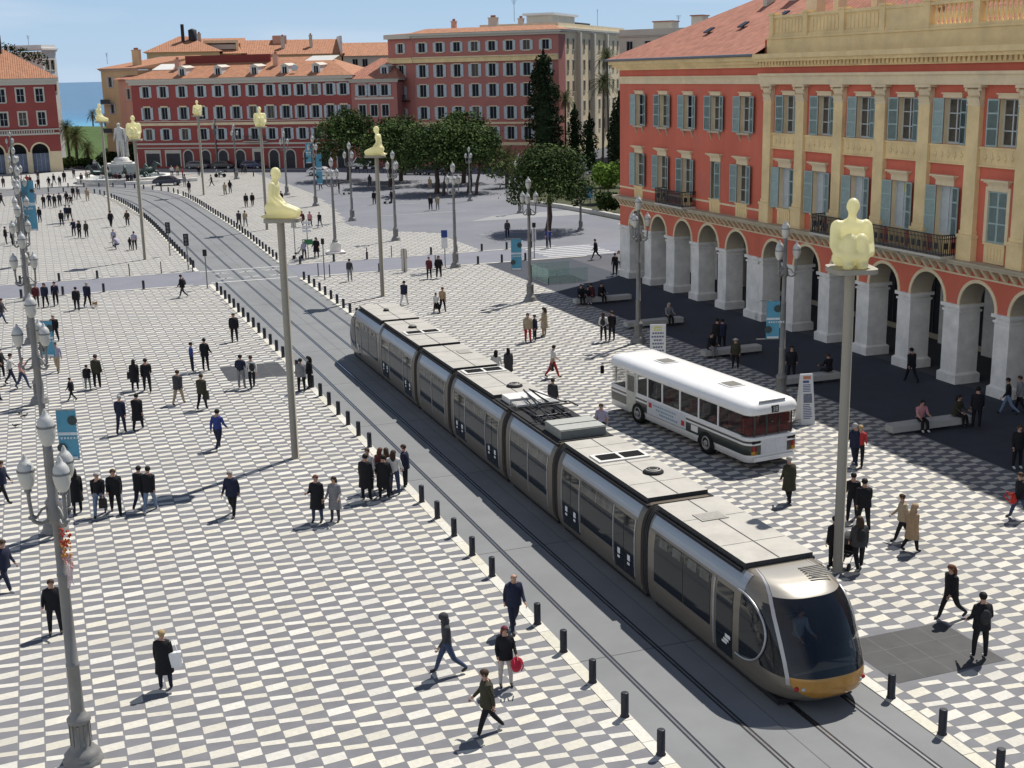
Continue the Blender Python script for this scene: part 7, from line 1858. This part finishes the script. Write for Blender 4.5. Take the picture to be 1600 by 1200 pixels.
# things carried by people
def carried(name, me, i, hand, dz, label, cat, drop=.0, back=False):
    o, J, s = PERS[i]; o_loc = Vector(o.location)
    if back: p = Vector((0, -.20, J['sho'].z + J['dz'] - .22))
    else:
        c, d = J[hand]; p = c + Vector((0,0,J['dz'])) + Vector((0, 0, dz))
    w = o_loc + Matrix.Rotation(o.rotation_euler.z, 3, 'Z') @ (p*s)
    q = link(name, me, None, w, o.rotation_euler.z); tag(q, label, cat); return q
def bagm(name, col, w=.30, d=.12, h=.34, strap=.18):
    b = MB(); V = [(-w/2,-d/2,-h),(w/2,-d/2,-h),(w/2,d/2,-h),(-w/2,d/2,-h),(-w*.46,-d*.4,-.0),(w*.46,-d*.4,0),(w*.46,d*.4,0),(-w*.46,d*.4,0)]
    b.add([(x,y,z-strap*.6) for x,y,z in V], [(3,2,1,0),(4,5,6,7),(0,1,5,4),(1,2,6,5),(2,3,7,6),(3,0,4,7)])
    for s in (-1, 1): b.tube([(-w*.28,s*d*.3,-strap*.62),(-w*.15,s*d*.15,0),(w*.15,s*d*.15,0),(w*.28,s*d*.3,-strap*.62)], .009, 4)
    me = b.mesh(name, mat('bag_'+name+'_'+str(int(col[0]*999)), col, .55, var=.08)); return me
def packm(col):
    b = MB(); b.blob((0,0,0), (.15,.09,.22), 0, 12, 8); b.blob((0,-.07,-.06), (.11,.05,.11), 0, 10, 6)
    for s in (-1, 1): b.tube([(s*.09,.06,.18),(s*.10,.20,.20),(s*.11,.28,.05),(s*.10,.10,-.14)], .018, 5)
    return b.mesh('backpack', mat('pack_'+str(int(col[0]*999)), col, .7, var=.15))
def who(t):
    for i, q in enumerate(PEOPLE):
        if t in q[9]: return i
    raise ValueError(t)
o, J, s = PERS[who('white shopping bag')]
wb = MB(); wb.box(-.21,.21,-.06,.06,-.40,0)
for sg in (-1, 1): wb.tube([(-.12,sg*.04,0),(-.05,sg*.02,.34),(.05,sg*.02,.34),(.12,sg*.04,0)], .008, 4)
q = link('shopping_bag', wb.mesh('shopping_bag', mat('white_card', (.78,.78,.78), .4, var=.02)), None, Vector(o.location)+Matrix.Rotation(o.rotation_euler.z,3,'Z') @ Vector((.25,-.02,1.02)), o.rotation_euler.z+.2)
tag(q, 'white glossy shopping bag hanging from the shoulder of the blond woman', 'bag')
carried('handbag', packm((.42,.02,.05)), who('maroon cap'), 'handL', -.20, 'bright red rucksack held in the hand of the person with the maroon cap', 'bag')
carried('handbag', bagm('handbag', (.02,.018,.016)), who('light jeans carrying a dark handbag'), 'handL', 0, 'dark handbag carried by the woman in light jeans', 'bag')
carried('handbag', bagm('handbag', (.021,.018,.016), .36), who('black dress'), 'handL', .3, 'dark shoulder bag of the woman in the black dress', 'bag')
carried('handbag', bagm('handbag', (.022,.018,.016)), who('woman in orange beige'), 'handR', 0, 'dark bag carried by the woman in orange beige', 'bag')
carried('handbag', bagm('handbag', (.023,.018,.016)), who('walking alone with a bag'), 'handR', .1, 'dark bag on the arm of the walker in red trousers', 'bag')
carried('handbag', packm((.45,.03,.02)), who('red bag at the right edge'), 'handL', -.05, 'round red bag at the right edge of the picture', 'bag')
carried('backpack', packm((.03,.03,.032)), who('standing on the dark slab'), '', 0, 'dark backpack of the man standing on the dark slab', 'backpack', back=True)
carried('backpack', packm((.024,.024,.026)), who('at the foot of the big pole'), '', 0, 'black backpack of the person at the foot of the big pole', 'backpack', back=True)
carried('backpack', packm((.028,.028,.03)), who('small black backpack beside'), '', 0, 'small black backpack on a white shirt by the dark slab', 'backpack', back=True)
carried('backpack', packm((.026,.026,.03)), who('white with black backpack'), '', 0, 'black backpack on the person in white at the edge of the shade', 'backpack', back=True)
carried('backpack', packm((.032,.032,.04)), who('runner with dark backpack'), '', 0, 'dark backpack of the runner by the cross street', 'backpack', back=True)
carried('jacket', bagm('jacket', (.028,.027,.02), .30, .14, .42, .02), who('jacket over his arm'), 'handR', .15, 'dark jacket hanging over the arm of the man in olive', 'jacket')
def pushchair(x, y, rz, lab):
    root = thing('pushchair', (x, y, .017), lab, 'pushchair', rz=R(rz))
    for yy in (-.3,.36):
        for s in (-1, 1):
            w = MB(); w.lathe([(.06,.02),(.12,.025),(.125,0),(.12,-.025),(.06,-.02)], 12, 0, Matrix.Translation((s*.25,yy,.125)) @ Matrix.Rotation(math.pi/2,4,'Y')); w.build('wheel', under, root)
    b = MB()
    for s in (-1, 1): b.tube([(s*.24,.36,.12),(s*.24,-.05,.55),(s*.24,-.45,1.0)], .015, 5); b.tube([(s*.24,-.3,.12),(s*.24,.0,.5)], .015, 5)
    b.tube([(-.24,-.45,1.0),(.24,-.45,1.0)], .018, 5); b.build('frame', zinc_m, root)
    b = MB(); b.box(-.2,.2,-.1,.3,.42,.5); b.add([(-.2,-.1,.5),(.2,-.1,.5),(.2,-.32,.95),(-.2,-.32,.95),(-.2,-.14,.5),(.2,-.14,.5),(.2,-.36,.95),(-.2,-.36,.95)], [(0,1,2,3),(7,6,5,4),(0,3,7,4),(1,5,6,2),(3,2,6,7)]); b.build('seat', cm('K'), root)
    b = MB()
    P = [(-.34+.36*math.sin(R(18*k)), .72+.36*math.cos(R(18*k))*.8) for k in range(6)]
    for (a, c) in zip(P, P[1:]): b.quad((-.21,a[0],a[1]),(.21,a[0],a[1]),(.21,c[0],c[1]),(-.21,c[0],c[1]))
    b.build('canopy', cm('D'), root)
pushchair(22.76,31.91,120,'black pushchair beside the person at the foot of the big pole')
pushchair(38.54,168.41,-100,'pushchair pushed over the grey square')
pushchair(20.71,110.40,80,'pushchair beside the person in the white hat')
pushchair(40.28,153.49,60,'dark hand cart beside the figure near the pine shadow')
# ------------------------------------------------------------------ trees and plants
def leaf_mat(name, col, v=.35):
    m = mat(name, col, .85, var=.2, scale=3., spec=.08)
    nt = m.node_tree; L = nt.links; h = [n for n in nt.nodes if n.type == 'HUE_SAT'][0]
    g = nt.nodes.new('ShaderNodeNewGeometry'); r = nt.nodes.new('ShaderNodeMapRange'); r.inputs['To Min'].default_value = 1-v; r.inputs['To Max'].default_value = 1+v*1.3
    L.new(g.outputs['Random Per Island'], r.inputs['Value']); old = h.inputs['Value'].links[0].from_socket
    mu = nt.nodes.new('ShaderNodeMath'); mu.operation = 'MULTIPLY'; L.new(old, mu.inputs[0]); L.new(r.outputs['Result'], mu.inputs[1]); L.new(mu.outputs[0], h.inputs['Value'])
    return m
pine_m = leaf_mat('pine_needles', (.036,.060,.019)); pine_l = leaf_mat('pine_needles_light', (.068,.10,.030)); cyp_m = leaf_mat('cypress_needles', (.020,.032,.014), .4)
palm_m = leaf_mat('palm_fronds', (.075,.09,.032)); palm_d = leaf_mat('dry_fronds', (.12,.09,.05)); bush_m = leaf_mat('bush_leaves', (.035,.055,.016)); fresh_m = leaf_mat('fresh_leaves', (.13,.21,.035))
bark_m = mat('pine_bark', (.085,.06,.045), .9, var=.3, scale=5., bump=.5); palmb_m = mat('palm_bark', (.12,.095,.07), .9, var=.25, scale=4.)
def leaves(b, c, r, n, size, up=.4, m=0, rg=rnd):
    """n leaf clumps inside an ellipsoid, denser towards its surface"""
    for _ in range(n):
        while True:
            d = Vector((rg.uniform(-1,1), rg.uniform(-1,1), rg.uniform(-1,1)))
            if .05 < d.length < 1: break
        d = d.normalized()*(d.length**.35); p = Vector((c[0]+d.x*r[0], c[1]+d.y*r[1], c[2]+d.z*r[2]))
        nrm = (Vector((d.x/r[0], d.y/r[1], d.z/r[2])).normalized()*.9 + Vector((rg.uniform(-1,1), rg.uniform(-1,1), rg.uniform(-1,1)+up))).normalized()
        u = nrm.orthogonal().normalized(); u = Matrix.Rotation(rg.uniform(0, 6.28), 3, nrm) @ u; w = nrm.cross(u); s = size*rg.uniform(.6,1.35)
        k = rg.uniform(.45,.8)
        b.add([tuple(p-u*s), tuple(p-w*s*k+u*s*.2), tuple(p+u*s), tuple(p+w*s*k-u*s*.1)], [(0,1,2,3)], m)
def trunk(b, pts, r0, r1, n=8):
    b.tube(pts, [r0+(r1-r0)*(k/(len(pts)-1))**.8 for k in range(len(pts))], n)
def pine(name, label, x, y, h, w, hc, n=3600, lean=(0,0), seed=1, flat=.5, group='umbrella pines on the grey square', leaf=.22, twin=False):
    rg = random.Random(seed); root = thing(name, (x, y, .012), label, 'tree', group)
    t = MB(); top = Vector((lean[0], lean[1], hc+.25*(h-hc))); pts = [Vector((0,0,0)), top*.35+Vector((.08,-.1,0)), top*.7+Vector((-.08,.05,0)), top]
    trunk(t, pts, .30*w/8, .17*w/8)
    if twin:
        q = MB(); trunk(q, [(-.2,-3.5,0),(.1,-3.2,1.6),(.9,-2.4,3.6),(1.,-1.5,hc+1.5)], .24, .14); q.build('trunk', bark_m, root)
    cl = []
    k = 44
    for i in range(k):
        a = 2.4*i; q = math.sqrt((i+.5)/k); rx = w/2*.80*q
        z = hc+(h-hc)*(.36+.46*(1-q*q)) + rg.uniform(-.10,.10)*(h-hc) - (.14*(h-hc) if q > .8 else 0)
        if i % 4 == 3: z -= .16*(h-hc)
        cl.append((top.x+rx*math.cos(a)*rg.uniform(.85,1.12), top.y+rx*math.sin(a)*rg.uniform(.85,1.12), z, (w*.17)*rg.uniform(.75,1.25)))
    for c in cl[::3]:
        e = Vector(c[:3]); mid = top.lerp(e, .5)+Vector((0,0,-.25)); trunk(t, [pts[2].lerp(top, .6), mid, e], .10*w/8, .03, 5)
    t.build('trunk', bark_m, root)
    b = MB()
    for c in cl:
        leaves(b, c[:3], (c[3], c[3], c[3]*flat), int(n/k*1.05), leaf*.85, .5, 1 if rg.random() < .42 else 0, rg)
        leaves(b, (c[0]+rg.uniform(-.4,.4), c[1]+rg.uniform(-.4,.4), c[2]+.15), (c[3]*1.5, c[3]*1.5, c[3]*flat*1.25), int(n/k*.16), leaf*.7, .5, 1 if rg.random() < .6 else 0, rg)
    b.build('crown', [pine_m, pine_l], root)
pine('pine_tree', 'nearest round pine standing alone on the grey square before the red arcade', 46.9,117.2,8.3,8.8,2.9, 11000, (.5,.3), 3, .75, leaf=.17)
for (x,y,h,w,hc,sd,lab) in ((44.6,192.5,10.4,9.4,3.6,5,'dark round pine at the left end of the pine row, before the long red building'),
  (46.8,176.8,9.0,7.6,3.2,6,'pine behind the left facing statue, second from the left of the row'),
  (50.7,185.,9.6,8.4,3.4,7,'pine standing a little farther back behind the second pine'),
  (49.5,163.,9.4,9.2,3.2,8,'pine with twin trunks in the middle of the row, its shadow round below'),
  (53.6,161.8,9.2,8.6,3.0,9,'pine right of the twin trunked one, before the tall brick red building'),
  (57.5,176,10.2,9.0,3.2,10,'tall pine at the back of the row under the tall brick red building')):
    pine('pine_tree', lab, x, y, h, w*1.12, hc, 6400, (rnd.uniform(-.4,.4), 0), sd, .7, leaf=.24, twin='twin' in lab.split('pine')[1])
def cypress(label, x, y, h, w, n, seed):
    rg = random.Random(seed); root = thing('cypress_tree', (x, y, 0), label, 'tree', 'dark cypresses by the pale apartment blocks')
    t = MB(); trunk(t, [(0,0,0),(0,0,h*.5),(0,0,h*.95)], w*.10, .03); t.build('trunk', bark_m, root); b = MB()
    k = int(h/.8)
    for i in range(k):
        z = .8+(h-.9)*i/(k-1); f = (i/(k-1)); r = w/2*min(1., (1-f)**.42*1.2+.06)*1.15*(.75 if i == 0 else 1)
        for j in range(3):
            a = rg.uniform(0,6.28); leaves(b, (r*.35*math.cos(a), r*.35*math.sin(a), z+rg.uniform(-.3,.3)), (r*.72, r*.72, .8), int(n/k/3), .22, .2, 0, rg)
    b.lathe([(w*.14,.8),(w*.27,h*.25),(w*.25,h*.5),(w*.15,h*.75),(.02,h*.92)], 10, 0)
    b.build('crown', cyp_m, root)
cypress('tall dense cypress in front of the tall brick red building, right end', 76.6,192.3,17.8,5.4,10000,21)
cypress('slim dark cypress left of the tall palms', 81.6,191.6,9.4,2.8,1600,22)
cypress('low dark cypress just left of the palm trunks', 83.,189.,8.0,2.6,1500,23)
cypress('dark cypress close to the corner of the bright red building', 85.6,183.6,11.4,3.0,2200,24)
cypress('small dark cypress between the palm trunks and the red building', 86.6,187.5,8.4,2.4,1300,25)
def palm(label, x, y, h, r, n=34, seed=1, lean=(0,0), group='palms near the pale apartment blocks', fr=palm_m, thick=.2):
    rg = random.Random(seed); root = thing('palm_tree', (x, y, 0), label, 'tree', group)
    t = MB(); trunk(t, [(0,0,0),(lean[0]*.4,lean[1]*.4,h*.5),(lean[0],lean[1],h)], thick, thick*.7)
    for k in range(int(h*2)): z = k*.5; f = z/h; t.lathe([(thick*(1-.3*f)+.03,0),(thick*(1-.3*f)+.005,.08)], 8, 0, Matrix.Translation((lean[0]*f, lean[1]*f, z)), cap=False)
    t.build('trunk', palmb_m, root)
    def frond(b, a, el, L, droop, m):
        d = Vector((math.cos(a), math.sin(a), 0)); sd = Vector((-d.y, d.x, 0)); P = []
        for k in range(9):
            s = k/8; P.append(Vector((lean[0],lean[1],h)) + d*(L*s*math.cos(el)*(1-.18*s)) + Vector((0,0,L*s*math.sin(el)-droop*L*s*s)))
        for k in range(8):
            p, q = P[k], P[k+1]; w = L*.24*math.sin(math.pi*min(1,(k+1.2)/9.4))
            for s in (-1, 1):
                for j in range(2):
                    p2 = p.lerp(q, j*.5); b.add([tuple(p2), tuple(p2.lerp(q,.30)), tuple(p2+sd*s*w+(q-p)*.9+Vector((0,0,-w*.38)))], [(0,1,2)], m)
        b.tube(P, .018, 4, m)
    b = MB()
    for i in range(n): frond(b, 2.4*i+rg.uniform(-.2,.2), R(72-95*i/n), r*rg.uniform(.85,1.1), .35+.25*i/n, 0)
    b.build('crown', fr, root)
    s = MB()
    for i in range(10): frond(s, .63*i, R(-50), r*.7, .35, 0)
    s.build('dead_skirt', palm_d, root)
palm('taller of the two slender palms before the greige block', 88.2,193.0,17.6,2.5,40,31,(-.3,0))
palm('shorter of the two slender palms before the greige block', 86.2,191.0,13.6,2.9,40,32,(.2,0))
palm('palm beside the tall cypress, seen against the cream block', 81.4,195.0,11.2,2.3,34,33)
palm('low bushy palm behind the grey square, right of the pine row', 60.5,166.,3.8,3.2,34,35,thick=.3)
palm('small fan palm under the pines at the back of the square', 63.5,172.,3.0,2.6,30,36,thick=.3)
palm('broad palm right of the pale arches at the sea gap', 7.4,252.,5.8,3.4,44,37,(.2,.2),'palms by the lawn',thick=.3)
palm('second palm behind the broad one at the sea gap', 6.4,259.,7.0,3.0,40,38,(-.2,0),'palms by the lawn',thick=.28)
palm('short palm close to the lawn edge', 9.8,262.,3.0,2.6,34,39,(0,0),'palms by the lawn',thick=.26)
palm('slim palm on the far promenade against the water', 16.5,385.,6.5,2.6,26,40,(.2,0),'palms by the lawn',thick=.24)
palm('far small palm right of the slim one on the promenade', 20.5,398.,5.,2.4,26,41,(0,0),'palms by the lawn',thick=.24)
def bush(label, x, y, rx, ry, h, n, m=bush_m, size=.2, seed=1, name='shrub', group=None, stem=.3):
    rg = random.Random(seed); root = thing(name, (x, y, .012), label, 'plant', group)
    t = MB()
    for k in range(5): a = 1.26*k; t.tube([(0,0,0),(rx*.3*math.cos(a),ry*.3*math.sin(a),h*.4),(rx*.5*math.cos(a),ry*.5*math.sin(a),h*.75)], [.05,.035,.015], 5)
    t.build('stems', bark_m, root); b = MB()
    for i in range(9):
        a = 2.4*i; q = math.sqrt((i+.3)/9); leaves(b, (rx*.62*q*math.cos(a), ry*.62*q*math.sin(a), h*(stem+(1-stem)*.55)+h*.12*rg.uniform(-1,1)), (rx*.42, ry*.42, h*(1-stem)*.42), n//9, size, .4, 0, rg)
    b.build('foliage', m, root)
bush('fresh bright green young tree behind the park hedge, left of the red building', 63.2,139.5,2.0,2.0,4.6,1900,fresh_m,.20,51,'young_tree','plants of the park corner',.35)
for i, (x, y, rx, ry, h, lab) in enumerate(((58.9,129.5,1.6,1.6,2.3,'dark shrub at the left end of the park hedge'),(60.2,126.,2.0,1.8,2.9,'tall dark shrub in the middle of the park hedge'),(61.,122.5,1.8,1.8,2.6,'dark shrub at the right end of the park hedge, near the red corner'),(64.5,131.,2.2,2.,3.3,'large dark shrub behind the park hedge'),(65.5,136.,2.4,2.2,3.0,'shrub below the fresh green young tree'))):
    bush(lab, x, y, rx, ry, h, 1300, bush_m, .19, 60+i, group='plants of the park corner', stem=.1)
for i, (x, y, rx, h, lab) in enumerate(((62.5,160.,2.2,2.4,'spiky shrub at the back of the square below the cypress'),(66.,163.,2.4,3.0,'round shrub at the back of the square, below the tall cypress'),(69.5,166.,2.6,3.2,'dark shrub before the foot of the tall cypress'),(59.,152.,1.6,1.6,'low shrub right of the pine trunks'),(72.5,158.,2.6,3.4,'shrub behind the nearest round pine'),(75.,150.,2.6,3.2,'shrub far right behind the nearest round pine'),(71.,145.5,2.4,2.8,'shrub behind the crown edge of the nearest pine'),(79.,166.,3.,3.4,'wide shrub in front of the dark cypresses'),(84.,172.,3.2,3.6,'wide shrub before the cypress at the red corner'))):
    bush(lab, x, y, rx, rx, h, 1200, bush_m if i % 3 else palm_m, .22, 80+i, group='shrubs at the back of the square', stem=.1)
for i, (x, y, rx, h, lab) in enumerate(((5.6,247.,1.8,2.2,'dark shrub right of the pale arches'),(8.5,249.,1.6,1.7,'low shrub left of the fountain at the lawn'),(12.,251.,1.6,1.8,'low shrub behind the fountain'),(15.5,246.,1.6,3.0,'dark shrub behind the white standing figure'),(17.2,249.,1.5,4.2,'dark tall shrub before the salmon house'),(13.8,257.,1.8,2.2,'shrub at the left foot of the ochre house'))):
    bush(lab, x, y, rx, rx, h, 900, bush_m, .25, 120+i, group='shrubs by the lawn', stem=.1)
# low walls and rails of the park and lawn
root = thing('low_wall', (0,0,.012), 'low stone wall along the park hedge where people sit', 'wall')
b = MB()
for (a, c) in (((54.,146.),(56.5,137.)),((56.5,137.),(57.4,128.)),((57.4,128.),(57.9,119.))):
    d = Vector((c[0]-a[0], c[1]-a[1], 0)); L = d.length; M = Matrix.Translation((a[0],a[1],0)) @ Matrix.Rotation(math.atan2(d.y,d.x),4,'Z'); b.box(0, L-.03, -.3, .3, 0, .44, 0, M)
b.build('wall_body', bench_m, root)
tag(sheet('park_bed', [(57.2,118),(66,116),(86,150),(92,180),(70,180),(62,165),(56,150),(56.4,137)], .02, mat('planting_bed', (.06,.065,.03), .95, var=.3, scale=.5), 'structure'))
root = thing('railing', (0,0,0), 'long pale railing between fountain and lawn', 'railing')
b = MB()
for k in range(23): b.box(4.6+k*.55,4.66+k*.55,251.4,251.46,0,1.0)
b.box(4.6,16.8,251.38,251.48,.96,1.04); b.box(4.6,16.8,251.4,251.46,.5,.55); b.build('rails', frame_w, root)
root = thing('railing', (0,0,0), 'dark fence with pale posters under the pines', 'railing')
b = MB(); q = MB()
for k in range(26):
    x, y = 47.5+k*.55, 205.5-k*.42; b.box(x-.03,x+.03,y-.03,y+.03,0,1.1)
    if k < 25: b.add([(x,y,1.05),(x+.55,y-.42,1.05),(x+.55,y-.42,1.12),(x,y,1.12),(x,y+.03,1.05),(x+.55,y-.39,1.05),(x+.55,y-.39,1.12),(x,y+.03,1.12)], [(0,1,2,3),(7,6,5,4),(3,2,6,7)])
    if k % 2 and k < 22: q.add([(x,y-.05,.75),(x+.4,y-.36,.75),(x+.4,y-.36,1.0),(x,y-.05,1.0),(x,y-.07,.75),(x+.4,y-.38,.75),(x+.4,y-.38,1.0),(x,y-.07,1.0)], [(7,6,5,4),(0,1,2,3)])
b.build('rails', iron_m, root); q.build('posters', board_w, root)
# seats for those at the left edge; sitters set down onto their bench or wall
root = thing('bench', (-4.7,66.4,.012), 'stone bench cut off by the left edge of the picture', 'bench', 'stone benches at the left edge')
b = MB(); b.box(-1.75,1.75,-.3,.3,.14,.42); b.build('seat', bench_m, root); b = MB(); b.box(-1.2,-.6,-.2,.2,0,.14); b.box(.6,1.2,-.2,.2,0,.14); b.build('foot', dark_pave, root)
for i, q in enumerate(PEOPLE):
    if q[2] != 'd': continue
    o, J, s = PERS[i]; best = None
    for (x0, x1, y, lab) in BL:
        if abs(q[1]-y) < 5.5 and x0-1.5 < q[0] < x1+1.5: best = (min(max(q[0],x0+.5),x1-.5), y); break
    if best: o.location.x, o.location.y = best; o.rotation_euler.z = R(180 if (i % 3) else 10)+rnd.uniform(-.25,.25)
    elif q[0] < 0: o.location.x = -3.25; o.location.y = 66.4; o.rotation_euler.z = R(-60)
    elif q[1] > 118: 
        o.rotation_euler.z = R(80); o.location.x = 55.3+.09*i % 1 + (146-q[1])*.12; o.location.x = {True: 55.6, False: 57.3}[q[1] > 137]
    o.location.z += .06

b = MB()
for k in range(8): leaves(b, (36.8+k*.95,10.5,21.5-k*.30), (.8,.6,1.1), 60, .22)
b.build('roof_hedge', bush_m, LEFT_ROOF)

# the tram driver, seated in the front cab
o = link('person', BM['d0'], None, (16.98, 25.72, .80), R(180)); tag(o, 'driver in a pale blue shirt sitting behind the windscreen of the tram', 'person')
for i, m in enumerate((skin_m, mat('cloth_pale_blue', (.30,.40,.50), .85, var=.1), cm('N'), shoe_m, mat('cloth_pale_blue', (.30,.40,.50)), eye_m)): setm(o, i, m)
q = link('hair', HM['d0','short'], o); setm(q, 0, hm('brown'))
